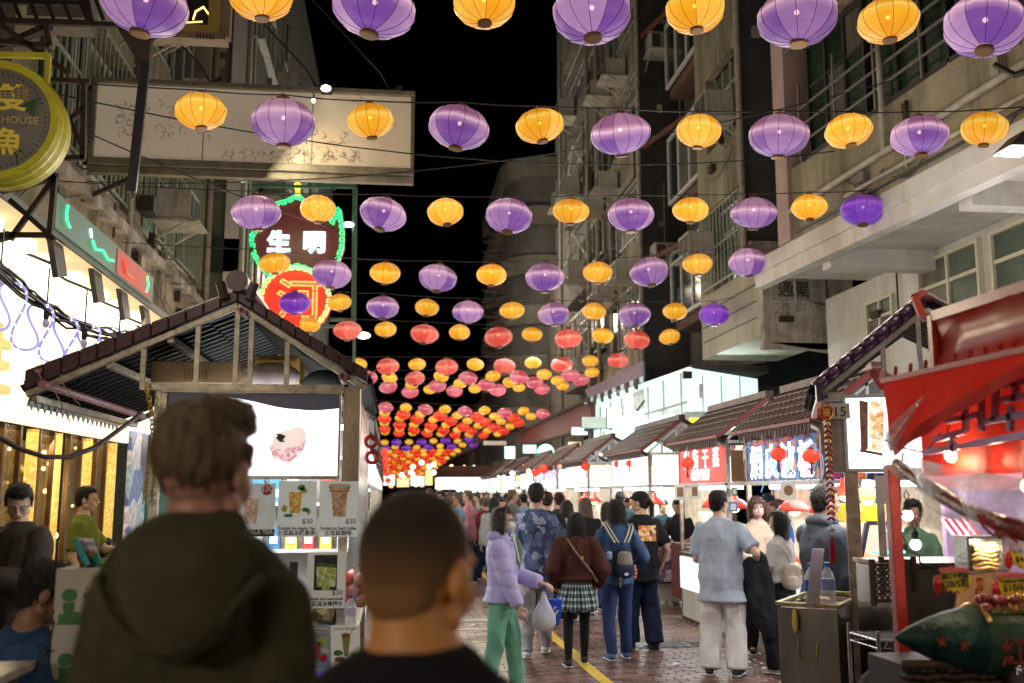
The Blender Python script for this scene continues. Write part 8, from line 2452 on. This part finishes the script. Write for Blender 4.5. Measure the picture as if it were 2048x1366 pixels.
 if collar:
  g=G();g.tube([LN((.066*s*math.cos(a),-.005+.062*s*math.sin(a),.845*H+.008*math.sin(a)*-1))for a in[2*PI*j/18 for j in range(18)]],.008,6,closed=True)
  put('collar',g.mesh('collar'),collar)
 t['H']=H
 return t,dict(HM=HM,arms=arms,legs=legs,LN=LN,s=s)
def world(t,p):
 return t.matrix_basis@V(p)
OLIVE=fabric('olive_black_hoodie_fleece',(.060,.056,.028),.95,var=.22,scale=9,sheen=.1)
BLKTEE=fabric('black_cotton',(.012,.012,.014),.9)
def buzz_mat():
 m=M('buzz_cut_hair',(.05,.030,.014),.85,var=.4,scale=12,bump=.3,bscale=500)
 N,L=m.node_tree.nodes,m.node_tree.links
 b=N['Principled BSDF']
 src=b.inputs['Base Color'].links[0].from_socket
 tc=N.new('ShaderNodeTexCoord');sp=N.new('ShaderNodeSeparateXYZ');L.new(tc.outputs['Object'],sp.inputs[0])
 mr=N.new('ShaderNodeMapRange');mr.interpolation_type='SMOOTHSTEP';mr.inputs[1].default_value=1.52;mr.inputs[2].default_value=1.66;L.new(sp.outputs[2],mr.inputs[0])
 mx=N.new('ShaderNodeMix');mx.data_type='RGBA';L.new(mr.outputs[0],mx.inputs[0]);mx.inputs[6].default_value=(.50,.225,.08,1);L.new(src,mx.inputs[7]);L.new(mx.outputs[2],b.inputs['Base Color'])
 return m
h1,d1=person('tall man with tousled light brown hair in a dark olive hooded top, seen from behind',-.372,2.02,R(-6),1.875,top=('hoodie',OLIVE),bottom=('trousers',BLKTEE),hair=('tousled',HAIRG),skin=M('skin_ruddy',(.42,.20,.15),.5,sub=.15),turn=R(17),voxel=.013,shoes=BLKTEE,loose=.028,b=.80,hair_scale=.98,rh=(.165,.06,.86),lh=(-.165,.06,.86))
g=G();L_=d1['LN']
loft(g,[(V((.02,-.15,1.405)),.02,.015),(V((.02,-.155,1.43)),.065,.04),(V((.02,-.145,1.47)),.10,.058),(V((.01,-.12,1.52)),.122,.072),(V((0,-.09,1.57)),.132,.088),(V((0,-.06,1.61)),.118,.088),(V((0,-.035,1.64)),.094,.076),(V((0,-.02,1.66)),.078,.066)],24)
g.cap((-.10,-.03,1.575),(-.15,-.02,1.50),.05,.055);g.cap((.10,-.03,1.575),(.15,-.02,1.50),.05,.055)
me=remesh(g,.011,4,fold(.010,7,6,2.));me.materials.append(OLIVE);o=bpy.data.objects.new('hood',me);COL.objects.link(o);o.parent=h1
g=G();g.tube([V((.145*math.sin(a),-.118-.075*math.cos(a),1.545-.115*math.cos(a)**2*(1 if math.cos(a)>0 else .0)))for a in[R(-95)+R(190)*k/24 for k in range(25)]],.012,8)
me=g.mesh('hood_hem');me.materials.append(OLIVE);me.shade_smooth();o=bpy.data.objects.new('hood_hem',me);COL.objects.link(o);o.parent=h1
h2,d2=person('man with a close buzz cut and black T-shirt, seen from behind in the middle',.036,1.52,R(-8),1.742,top=('tee',BLKTEE),bottom=('trousers',BLKTEE),hair=('buzz',buzz_mat()),skin=M('skin_orange_lit',(.60,.26,.08),.5,var=.12,sub=.15),turn=R(29),voxel=.012,shoes=BLKTEE,b=1.14,head_dz=-.036,neck=1.14)  # orange of the warm light put into the skin colour
LIL=fabric('lilac_nylon_quilt',(.50,.46,.80),.45,var=.08,scale=5,sheen=.3,bscale=40)
MINT=fabric('mint_green_cotton',(.20,.50,.36),.85,var=.15)
WMASK=M('white_face_mask',(.72,.74,.78),.7,var=.03,bump=.05)
BRHL=HAIRB
def at(px,py_feet,Y):return P(px,py_feet,Y).x
p3,d3=person('young woman in a lilac puffer jacket and mint green trousers wearing a white mask',LX(1004,8.6),8.6,R(-104),1.58,top=('puffer',LIL),bottom=('trousers',MINT),hair=('long',M('hair_dark_brown_sheen',(.03,.018,.014),.35,var=.5,scale=20,streak=(6,6,.6))),skin=SKINP,rh=(.20,.17,.74),lh=(-.10,.32,.94),mask=WMASK,voxel=.0105,loose=.045,feet=((.12,-.12),(-.12,.13)),hem=.50,shoes=M('white_trainers',(.6,.6,.58),.5),turn=R(4),glasses=True)
g=G();s=1
g.cap(V((.035,.10,1.33)),V((.05,.155,1.12)),.05,.035,.5,.3);g.cap(V((-.035,.10,1.33)),V((-.05,.155,1.12)),.05,.035,.5,.3)
o=g.build('white_lining',fabric('white_fleece',(.6,.62,.6),.9),p3,local=True,smooth=True)
g=G();g.ell((0,.115,1.18),(.05,.06,.15),12,10);o=g.build('green_undershirt',fabric('sage_top',(.12,.24,.16)),p3,local=True,smooth=True)
hw=world(p3,d3['arms'][-1][2])
g=G()
prof=[(.01,.0),(.075,.015),(.10,.07),(.095,.14),(.07,.2),(.035,.26),(.016,.33)]
g.lathe(prof,16,hw+V((.02,-.05,-.40)),1,.6)
g.v=[p+V((.008*noise.noise(p*14),.008*noise.noise(p*17),0))for p in g.v]
t=thing('plastic_bag','thin white plastic carrier bag held in the hand of the lilac jacket woman','bag',hw+V((.02,-.05,-.40)))
g.build('film',M('white_film',(.75,.78,.85),.25,alpha=.62,var=.05,bump=.7,bscale=14),t,smooth=True)
g=G();g.ell(hw+V((.02,-.05,-.32)),(.072,.045,.065),12,8);g.build('white_parcel',M('white_polystyrene',(.68,.68,.66),.6,bump=.3,bscale=20),t,smooth=True)
t=thing('blue_tote','bright blue tote bag with a yellow bird-like mark behind the plastic bag','bag',hw+V((.07,.06,-.40)))
c=hw+V((.09,.05,-.36))
g=G();g.hexa([c+V((-.13,0,-.02)),c+V((.08,0,.0)),c+V((.11,0,.21)),c+V((-.06,0,.22))],(0,.09,0));g.build('body',M('royal_blue_bag',(.01,.06,.55),.4,bump=.2,bscale=12),t,bevel=.012)
g=G()
for pp in([(.0,.06),(.05,.08),(.08,.13),(.05,.12)],[(.01,.03),(.05,.06),(.04,.09),(.0,.06)],[(.02,.12),(.06,.15),(.03,.16)]):g.poly([c+V((x,-.008,z))for x,z in pp],(0,-.002,0))
g.build('yellow_mark',M('mustard_print',(.6,.35,.05),.5),t)
g=G();g.tube([c+V((-.04,.04,.2)),hw+V((.0,.03,.0)),c+V((.09,.04,.2))],.006,5);g.build('handle',M('royal_blue_bag'),t)
def patch_fabric(key,cols,sc):
 m=picture_mat(key,cols,sc,0,3.)
 m.node_tree.nodes['Principled BSDF'].inputs['Emission Strength'].default_value=0
 m.node_tree.nodes['Principled BSDF'].inputs['Roughness'].default_value=.85
 return m
TIE=patch_fabric('indigo_tie_dye',[(.05,.07,.16),(.12,.15,.28),(.03,.04,.10),(.28,.32,.45),(.07,.09,.2)],14)
p4,d4=person('tall man in an indigo and white tie-dye shirt walking away behind the lilac jacket woman',LX(1072,10.7),10.7,R(-6),1.80,top=('tee',TIE),bottom=('trousers',fabric('pale_grey_jogger',(.36,.34,.36),.85)),hair=('short',HAIRK),skin=SKIN,shoes=M('white_trainers'),loose=.045,hem=.43,feet=((.10,.18),(-.10,-.12)),voxel=.012,rh=(.26,.16,.98))
def plaid():
 m=bpy.data.materials.new('green_white_plaid')
 m.use_nodes=True
 N,L=m.node_tree.nodes,m.node_tree.links
 b=N['Principled BSDF'];b.inputs['Roughness'].default_value=.9
 tc=N.new('ShaderNodeTexCoord');sp=N.new('ShaderNodeSeparateXYZ');L.new(tc.outputs['Object'],sp.inputs[0])
 an=N.new('ShaderNodeMath');an.operation='ARCTAN2';L.new(sp.outputs[1],an.inputs[0]);L.new(sp.outputs[0],an.inputs[1])
 outs=[]
 for src,f in((an.outputs[0],4.2),(sp.outputs[2],16.)):
  mu=N.new('ShaderNodeMath');mu.operation='MULTIPLY';mu.inputs[1].default_value=f;L.new(src,mu.inputs[0])
  fr=N.new('ShaderNodeMath');fr.operation='PINGPONG';fr.inputs[1].default_value=.5;L.new(mu.outputs[0],fr.inputs[0])
  gt=N.new('ShaderNodeMath');gt.operation='GREATER_THAN';gt.inputs[1].default_value=.3;L.new(fr.outputs[0],gt.inputs[0])
  outs.append(gt)
 ad=N.new('ShaderNodeMath');ad.operation='ADD';L.new(outs[0].outputs[0],ad.inputs[0]);L.new(outs[1].outputs[0],ad.inputs[1])
 dv=N.new('ShaderNodeMath');dv.operation='MULTIPLY';dv.inputs[1].default_value=.5;L.new(ad.outputs[0],dv.inputs[0])
 cr=N.new('ShaderNodeValToRGB');cr.color_ramp.interpolation='CONSTANT'
 e=cr.color_ramp.elements;e[0].color=(.012,.03,.032,1);e[1].position=.4;e[1].color=(.12,.17,.18,1);x=e.new(.8);x.color=(.5,.55,.55,1)
 L.new(dv.outputs[0],cr.inputs[0]);L.new(cr.outputs[0],b.inputs['Base Color'])
 return m
BRN=fabric('dark_brown_fleece',(.065,.022,.018),.9,var=.12)
BTI=fabric('black_tights',(.010,.010,.012),.8)
p5,d5=person('woman in a chocolate brown sweatshirt and plaid skirt with black tights, walking away',LX(1152,10.1),10.1,R(-4),1.50,top=('long',BRN),bottom=('skirt',plaid()),tights=BTI,hair=('long',HAIRK),shoes=M('black_canvas',(.012,.012,.014),.8),loose=.05,hem=.56,feet=((.08,.10),(-.10,-.10)),voxel=.011,lh=(-.21,.1,.78),rh=(.21,.06,.78),b=1.05)
g=G();g.tube([V((-.13,.06,1.20)),V((-.10,-.08,1.24)),V((0,-.20,1.08)),V((.13,-.19,.92)),V((.19,-.1,.82))],.011,5);o=tag(g.build('crossbody_strap',M('tan_leather',(.18,.10,.06),.5),p5,local=True),None,None)if False else g.build('crossbody_strap',M('tan_leather',(.18,.10,.06),.5),p5,local=True)
g=G();g.box((.02,-.212,1.045),(.045,-.198,1.075));g.build('brass_buckle',GOLD,p5,local=True)
DEN=fabric('denim_jacket_blue',(.045,.085,.19),.85,var=.25,scale=14)
JEAN=fabric('indigo_jeans',(.025,.045,.13),.85,var=.25,scale=12)
p6,d6=person('woman in a blue denim jacket and jeans with a navy backpack, seen from behind',LX(1232,10.4),10.4,R(2),1.63,top=('jacket',DEN),bottom=('slim',JEAN),hair=('bob',HAIRK),skin=SKINP,shoes=M('blue_canvas_shoe',(.06,.13,.28),.8),hem=.47,feet=((.10,.06),(-.09,-.06)),voxel=.0115,lh=(-.12,.26,.95),rh=(.2,.1,.9))
bk6=thing('backpack','navy backpack with white-edged straps and small charms on the denim jacket woman','backpack',world(p6,(0,-.2,1.0)))
def w6(p):return world(p6,p)
NAV=fabric('navy_canvas',(.012,.025,.06),.7)
g=G();g.cap(w6((0,-.215,.90)),w6((0,-.20,1.10)),.12,.10,1.0,.62);g.build('pack',NAV,bk6,smooth=True)
g=G();g.cap(w6((0.01,-.275,.99)),w6((.01,-.27,1.08)),.085,.07,1,.45);g.build('grey_pocket',fabric('grey_pocket_cloth',(.22,.21,.2)),bk6,smooth=True)
g=G();g.cap(w6((0,-.285,.87)),w6((0,-.285,.94)),.085,.085,1,.4);g.build('lower_pocket',NAV,bk6,smooth=True)
for sx in(-1,1):
 for off,mt in((0,fabric('cream_webbing',(.5,.48,.42))),(.018,NAV),(.036,fabric('cream_webbing'))):
  g=G();g.tube([w6((sx*(.03+off),-.19,1.19)),w6((sx*(.07+off),-.165,1.26)),w6((sx*(.11+off),-.12,1.345)),w6((sx*(.115+off),-.04,1.375)),w6((sx*(.11+off),.07,1.33))],.0095,5);g.build('strap',mt,bk6)
g=G();g.cap(w6((-.14,-.23,1.04)),w6((-.14,-.23,1.09)),.03,.03,1,.6);g.build('blue_pouch',M('sky_blue_pouch',(.25,.42,.6),.5),bk6,smooth=True)
g=G();g.cap(w6((-.05,-.31,.84)),w6((-.05,-.31,.76)),.014,.008);g.build('leather_tag',M('tan_leather'),bk6)
g=G();[g.ell(w6((.10+.01*math.sin(k),-.32,.96-.035*k)),(.016,.01,.018),7,5)for k in range(4)];g.build('charm',M('orange_pink_charm',(.6,.2,.12),.5,var=.6,scale=40),bk6)
g=G();q=w6((.01,-.333,.885));g.box((q.x-.018,q.y,q.z-.012),(q.x+.018,q.y+.006,q.z+.012));g.build('woven_label',WHITEP,bk6)
NVJ=fabric('dark_navy_jeans',(.012,.02,.05),.85,var=.3)
p7,d7=person('man in a black T-shirt with an orange back print and black cap, jeans too long',LX(1280,11.1),11.1,R(12),1.71,top=('tee',BLKTEE),bottom=('wide',NVJ),hair=('ponytail',HAIRK),hatm=fabric('black_cap_cloth',(.015,.015,.016)),shoes=M('black_canvas'),sole=DARKM,turn=R(-40),loose=.05,hem=.43,voxel=.0115,b=1.08,rh=(.26,.05,.86),feet=((.12,-.06),(-.10,.10)))
g=G();g.hexa([(-.105,-.166,1.17),(.105,-.166,1.17),(.105,-.162,1.34),(-.105,-.150,1.34)],(0,-.004,0));g.build('back_print',patch_fabric('flame_print',[(.55,.12,.03),(.7,.35,.08),(.25,.03,.02),(.75,.6,.35),(.5,.2,.05)],30),p7,local=True)
GRT=fabric('pale_grey_blue_cotton',(.40,.48,.60),.85,var=.08)
CARG=fabric('off_white_cargo',(.74,.75,.75),.85,var=.08)
p8,d8=person('man in a pale blue-grey oversized T-shirt and off-white cargo trousers holding a black jacket',LX(1437,9.4),9.4,R(-28),1.72,top=('tee',GRT),bottom=('wide',CARG),hair=('short',HAIRK),skin=SKINP,shoes=M('teal_black_trainers',(.02,.05,.055),.6),sole=M('white_rubber'),turn=R(30),rh=(.32,.12,1.06),lh=(-.13,.26,1.02),loose=.055,hem=.40,b=1.06,voxel=.0115,feet=((.12,.0),(-.13,-.02)),collar=GRT)
g=G();g.box((.155,-.06,.60),(.178,.10,.80));g.box((.154,-.07,.76),(.184,.11,.81));o=g.build('cargo_pocket',CARG,p8,local=True,bevel=.008)
jk=G()
q=world(p8,(.36,.10,1.06))
loft(jk,[(q+V((.05,0,-.72)),.045,.03),(q+V((.03,0,-.60)),.10,.06),(q+V((.0,0,-.40)),.125,.08),(q+V((-.02,0,-.2)),.12,.085),(q+V((-.02,0,-.05)),.09,.075),(q+V((-.01,0,.04)),.06,.06),(q+V((0,0,.07)),.02,.03)],18)
jk.cap(q+V((-.10,0,-.05)),q+V((-.10,-.02,-.42)),.075,.05);jk.cap(q+V((.05,0,-.2)),q+V((.12,0,-.55)),.05,.035)
me=remesh(jk,.012,2,fold(.02,9,4,1.))
me.materials.append(fabric('charcoal_jacket_cloth',(.018,.022,.028),.8));o=bpy.data.objects.new('black_jacket',me);COL.objects.link(o);tag(o,'charcoal black jacket draped over the arm of the cargo trousers man','jacket')
CRM=fabric('cream_knit',(.58,.47,.36),.9,var=.1)
p9,d9=person('young woman facing the camera, cream knit top, pale pink mask, long brown hair',LX(1512,10.6),10.6,R(172),1.66,top=('long',CRM),bottom=('trousers',BLKTEE),hair=('long_fringe',M('hair_chestnut',(.065,.028,.016),.4,var=.5,scale=18,streak=(6,6,.6))),skin=SKINP,mask=M('pink_face_mask',(.68,.42,.42),.7,var=.03),shoes=M('black_canvas'),hem=.55,loose=.02,voxel=.011,rh=(.12,.26,1.0),lh=(-.1,.24,1.0),tilt=R(4))
g=G();g.tube([V((.14,.03,1.36)),V((.08,.14,1.2)),V((-.02,.17,1.06)),V((-.12,.14,.92))],.006,5);g.build('chain_strap',GOLD,p9,local=True)
p10,d10=person('woman in a white T-shirt and black trousers with long black hair and a cream bag',LX(1556,9.45),9.45,R(38),1.53,top=('tee',fabric('white_cotton',(.62,.62,.62),.85,var=.05)),bottom=('wide',BTI),hair=('longer',HAIRK),skin=SKINP,shoes=M('white_trainers'),sole=M('white_rubber'),rh=(.10,.25,1.0),lh=(-.12,.24,.92),hem=.56,loose=.02,voxel=.011,turn=R(-15),feet=((.1,.0),(-.1,.02)))
bg=thing('cream_backpack','small cream leather backpack with chain strap on the white T-shirt woman','backpack',world(p10,(-.1,-.17,.86)))
CRL=M('cream_leather',(.50,.45,.38),.45,var=.06,bump=.05)
g=G();q=world(p10,(-.10,-.17,.90));g.cap(q+V((0,0,-.05)),q+V((0,0,.09)),.10,.085,1,.6);g.build('pack',CRL,bg,smooth=True)
g=G();g.cap(q+V((-.02,-.06,-.05)),q+V((-.02,-.06,.0)),.065,.06,1,.5);g.build('pocket',CRL,bg,smooth=True)
g=G();g.tube([q+V((.0,.02,.12)),world(p10,(-.12,-.12,1.15)),world(p10,(-.13,-.02,1.25)),world(p10,(-.12,.08,1.2))],.007,5);g.build('chain_strap',M('pearl_chain',(.5,.45,.35),.4,.5),bg)
GHD=fabric('slate_grey_hoodie',(.095,.115,.15),.9,var=.12)
p11,d11=person('dark-haired man in profile wearing a slate grey hooded jacket over a plum shirt',LX(1648,7.1),7.1,R(-72),1.76,top=('hoodie',GHD),bottom=('trousers',NVJ),hair=('short',HAIRK),skin=SKIN,shoes=M('black_canvas'),turn=R(10),loose=.04,voxel=.011,hem=.40,rh=(.24,.12,.86),lh=(-.14,.40,1.02),b=1.1)
g=G();g.ell((0,.125,1.20),(.085,.07,.26),14,12);g.build('plum_shirt',fabric('plum_shirt_cloth',(.09,.055,.075)),p11,local=True,smooth=True)
g=G();g.cap((.10,.14,1.36),(.115,.165,.95),.014,.014,1,.6);g.cap((-.10,.14,1.36),(-.115,.165,.95),.014,.014,1,.6);g.build('pale_jacket_edge',fabric('pale_grey_lining',(.3,.33,.36)),p11,local=True,smooth=True)
g=G();g.cap((-.045,.075,1.50),(.045,.075,1.50),.018,.018,1,.8);g.build('patterned_collar',patch_fabric('spotted_collar',[(.5,.48,.45),(.05,.04,.05),(.3,.28,.27)],60),p11,local=True,smooth=True)
p12,d12=person('stall vendor in a green V-neck shirt working behind the red post',LX(1822,8.6),8.6,R(175),1.64,top=('tee',fabric('sage_green_tee',(.10,.19,.12),.85)),bottom=('trousers',NVJ),hair=('short',HAIRK),rh=(.12,.3,.98),lh=(-.12,.28,.98),nod=R(10),voxel=.014,turn=R(40),shoes=BLKTEE)
p13,d13=person('person in a bright blue hooded jacket behind the slate grey hooded man',LX(1600,10.4),11.0,R(60),1.62,top=('hoodie',fabric('bright_blue_fleece',(.03,.15,.5),.9)),bottom=('trousers',BLKTEE),hair=('short',HAIRB),voxel=.015,shoes=BLKTEE,nod=R(12),loose=.04)
p14,d14=person('person in a dark baseball cap behind the pink-masked woman',LX(1553,11.6),11.9,R(-150),1.68,top=('tee',BLKTEE),bottom=('trousers',BLKTEE),hair=('short',HAIRK),hatm=fabric('navy_cap_cloth',(.02,.03,.05)),voxel=.015,shoes=BLKTEE)
for(px,Y,yw,H,tmat,hr,lb)in((1352,13.4,150,1.62,fabric('black_apron',(.02,.02,.022)),'short','stall cook in black bending over the trays of the white counter stall'),(1368,14.7,190,1.60,fabric('teal_dark_tee',(.02,.05,.06)),'swept','stall cook with swept black hair and a dark shirt behind the green food'),(1312,17.2,160,1.62,fabric('blue_apron',(.05,.1,.3)),'short','stall worker in a blue apron deep inside the white counter stall')):
 person(lb,max(4.5,LX(px,Y)),Y+2.2,R(yw),H,top=('tee',tmat),bottom=('trousers',BLKTEE),hair=(hr,HAIRK),rh=(.15,.35,.95),lh=(-.15,.35,.95),nod=R(20),lean=R(14),voxel=.016,shoes=BLKTEE,group='cooks inside the right-hand stalls')
p15,d15=person('standing man in a dark brown jacket and glasses looking down at his phone',LX(42,7.2),7.2,R(155),1.76,top=('jacket',fabric('dark_brown_jacket',(.035,.024,.018),.7)),bottom=('trousers',NVJ),hair=('swept',HAIRK),rh=(.06,.27,1.20),lh=(-.06,.27,1.18),nod=R(28),voxel=.012,turn=R(-42),shoes=BLKTEE,loose=.05,glasses=True,b=1.08)
g=G();q=world(p15,(0.0,.33,1.24));g.box((q.x-.035,q.y-.01,q.z-.01),(q.x+.035,q.y+.0,q.z+.13));tag(g.build('phone',DARKM),'dark phone held by the man in the brown jacket','phone')
p16,d16=person('man in an olive green T-shirt and pale trousers standing by the gold doors',LX(172,10.2),10.2,R(-80),1.76,top=('tee',fabric('olive_green_tee',(.12,.15,.02),.85)),loose=.035,bottom=('trousers',fabric('pale_pinkish_chino',(.5,.38,.32))),hair=('short',HAIRK),rh=(.2,.05,.86),lh=(-.08,.42,1.14),voxel=.012,shoes=M('red_brown_shoe',(.2,.04,.02),.5),turn=R(8))
p17,d17=person('seated stout man in a navy sweatshirt with short curly dark hair, looking down',P(-8,1250,4.15).x,4.15,R(-66),1.72,top=('long',fabric('navy_sweatshirt',(.04,.085,.20),.9,var=.25,scale=16)),bottom=('trousers',NVJ),hair=('short',M('curly_dark_hair',(.03,.024,.02),.7,var=.5,scale=60,bump=.6,bscale=160)),skin=SKIND,rh=(.14,.34,.92),lh=(-.12,.36,.92),nod=R(16),voxel=.011,loose=.05,b=1.2,z0=-.27,seat=True,lean=R(12),shoes=None,curl=.9)
st_=thing('stool','plain dark stool the navy sweatshirt man sits on','stool',(P(-8,1250,4.15).x,4.15,0))
q=st_.location
g=G();g.lathe([(.17,.50),(.17,.54)],18,(q.x,q.y,0));g.build('seat',DARKM,st_)
for a in range(4):g=G();g.bar((q.x+.12*math.cos(a*PI/2+.8),q.y+.12*math.sin(a*PI/2+.8),.50),(q.x+.16*math.cos(a*PI/2+.8),q.y+.16*math.sin(a*PI/2+.8),0),.025);g.build('leg',DARKM,st_)
p18,d18=person('child in a white top sitting low beside the gold doors',LX(215,10.6),10.6,R(-40),1.25,top=('tee',M('white_cotton')),bottom=('trousers',fabric('coral_shorts',(.4,.12,.08))),hair=('bob',HAIRK),voxel=.014,shoes=BLKTEE)
g=G();qq=V((LX(196,10),10,0));g.bar(qq,qq+V((.02,0,1.1)),.07,.03);tag(g.build('barrier_post',M('grey_lit_steel')),'slim grey steel post beside the man in the olive T-shirt','post')
GREYT=fabric('heather_grey_tee',(.28,.27,.28))
mid=[(1093,13.0,3,1.72,'jacket',BLKTEE,'short',HAIRK,'man in a black jacket just beyond the tie-dye shirt'),(1133,13.6,-8,1.60,'tee',GREYT,'bob',HAIRK,'woman with a bob in a heather grey top with a dark bag strap'),(1171,14.2,6,1.63,'tee',BLKTEE,'long',HAIRB,'woman with long brown hair and a black top beyond the brown sweatshirt'),(1118,15.0,12,1.70,'jacket',fabric('charcoal_knit',(.035,.035,.04)),'short',HAIRK,'man with short black hair in charcoal between the bob and the long brown hair'),(1213,14.8,-4,1.56,'long',fabric('pale_sand_knit',(.4,.36,.3)),'long',HAIRK,'woman in pale sand knit half hidden by the denim jacket woman'),(1240,17.0,0,1.72,'jacket',fabric('dark_teal_jacket',(.02,.05,.055)),'short',HAIRK,'man in dark teal with a cap beyond the denim jacket woman'),(938,24.5,0,1.64,'jacket',fabric('beige_hooded_coat',(.30,.24,.16)),'bob',M('beige_hood',(.36,.28,.18),.9),'person in a beige hood carrying a black backpack, walking away'),(972,24.8,178,1.58,'jacket',fabric('cream_white_coat',(.55,.5,.46)),'bob',HAIRK,'woman facing the camera in a cream jacket with a red bag'),(915,26.0,0,1.72,'jacket',fabric('deep_navy_coat',(.015,.022,.05)),'short',HAIRK,'man in a deep navy coat left of the beige hood'),(996,25.0,170,1.55,'tee',fabric('salmon_top',(.5,.2,.18)),'bob',HAIRK,'woman in a salmon top facing the camera beside the cream jacket'),(1020,22.0,4,1.66,'jacket',fabric('patterned_grey',(.18,.17,.16),var=.6,scale=30),'short',HAIRB,'man in a mottled grey jacket deeper in the crowd'),(1043,21.0,-6,1.68,'tee',fabric('dusty_pink_tee',(.42,.25,.25)),'long',HAIRB,'woman in dusty pink with long hair deeper in the crowd'),(880,22.5,8,1.60,'jacket',fabric('army_green_parka',(.05,.06,.035)),'short',HAIRK,'man in an army green parka just past the buzz-cut head'),(850,24.0,-5,1.62,'jacket',fabric('khaki_brown_coat',(.16,.11,.07)),'long',HAIRB,'woman in a khaki brown coat just past the buzz-cut head'),]
for(px,Y,yw,H,k_,mt,hs,hm,lb)in mid:
 tpp,dd=person(lb,LX(px,Y),Y,R(yw),H,top=(k_,mt),bottom=('trousers',RS.choice((NVJ,BLKTEE,JEAN))),hair=(hs,hm),voxel=.018,fine=False,loose=.035,shoes=BLKTEE,feet=((.1,.12),(-.1,-.12))if RS.random()<.6 else None)
 if 'black backpack' in lb:
  q=world(tpp,(0,-.22,1.08));g=G();g.cap(q+V((0,0,-.12)),q+V((0,0,.14)),.13,.11,1,.7)
  for sx in(-1,1):g.tube([q+V((sx*.08,.02,.2)),q+V((sx*.12,.12,.33)),q+V((sx*.12,.25,.3))],.02,5)
  tag(g.build('backpack',BLKTEE,smooth=True),'black backpack on the person in the beige hood','backpack')
 if 'red bag' in lb:
  q=world(tpp,(.0,.2,1.0));g=G();g.box((q.x-.16,q.y-.06,q.z-.12),(q.x+.14,q.y+.06,q.z+.1));tag(g.build('red_bag',M('bright_red_bag',(.6,.02,.02),.4),bevel=.02),'bright red bag held before the cream jacket woman','bag')
 if 'bag strap' in lb:
  g=G();g.tube([V((.1,-.15,1.34)),V((0,-.17,1.15)),V((-.14,-.16,.95))],.014,5);g.build('dark_strap',BLKTEE,tpp,local=True)
TMPL=[]
for k,(H,ks_,hs)in enumerate(((1.72,'jacket','short'),(1.62,'long','long'),(1.68,'tee','short'),(1.60,'jacket','bob'))):
 tpp,dd=person('x',(0.35,1.15,1.9,2.9)[k],30+k*1.3,R(RS.uniform(-15,15)),H,top=(ks_,BLKTEE),bottom=('trousers',NVJ),hair=(hs,HAIRK),voxel=.026,fine=False,loose=.035,shoes=BLKTEE,feet=((.1,.15),(-.1,-.15)))
 TMPL.append(tpp)
CT=[('black',(.014,.014,.016)),('navy',(.018,.028,.07)),('grey',(.16,.16,.17)),('cream',(.36,.31,.25)),('rust orange',(.4,.12,.03)),('white',(.38,.38,.38)),('olive',(.07,.075,.03)),('wine red',(.2,.02,.03)),('sky blue',(.2,.35,.5)),('tan',(.3,.2,.11)),('teal',(.03,.15,.16)),('pink',(.5,.2,.25)),('charcoal',(.04,.04,.045)),('brown',(.09,.05,.03))]
HT=[('black',HAIRK),('brown',HAIRB),('light brown',HAIRG)]
combos=[(c,h,k)for k in range(4)for c in CT for h in HT]
RS.shuffle(combos)
spots=[]
tries=0
while len(spots)<150 and tries<9000:
 tries+=1
 Y=RS.uniform(17.5,62)
 x=RS.uniform(-.05,3.5)
 px=790+x*FPX/Y
 if Y<22 and(x>2.6 or x<.4):continue
 if all((x-a)**2+(Y-b)**2>.4 for a,b in spots):
  spots.append((x,Y))
spots.sort(key=lambda p:p[1])
GAR=('jacket','long knit top','T-shirt','coat')
HAI=('short','long','short','bobbed')
for i,(x,Y)in enumerate(spots):
 (cn,cc),(hn,hm),k=combos[i%len(combos)]
 src=TMPL[k]
 if i<4:
  pass
 o=src.copy();COL.objects.link(o)
 o.location=(x,Y,0);o.rotation_euler=(0,0,R(RS.choice((0,0,0,180,90,-90))+RS.uniform(-25,25)))
 sc=RS.uniform(.93,1.05);o.scale=(sc,sc,sc)
 nearfar='in the nearer crowd' if Y<30 else 'midway down the street' if Y<45 else 'at the far end'
 o['label']=f'distant shopper, {HAI[k]} {hn} hair, {cn} {GAR[k]}, {nearfar}'
 o['group']=f'distant shoppers, {hn} hair and {cn} {GAR[k]}'
 for ch in src.children:
  c=ch.copy();COL.objects.link(c);c.parent=o
  nm=ch.name.split('.')[0]
  if nm in('jacket','sweater','shirt','hair'):
   mt=hm if nm=='hair' else fabric('crowd_'+cn.replace(' ','_'),cc)
   c.material_slots[0].link='OBJECT'
   c.material_slots[0].material=mt
for tpp in TMPL:
 for ch in list(tpp.children):bpy.data.objects.remove(ch)
 bpy.data.objects.remove(tpp)
bpy.data.scenes.remove(TMPS)
for o in SC.objects:
 if o.type=='MESH' and o.parent is None and 'label' not in o and 'kind' not in o:
  print('UNLABELLED',o.name)
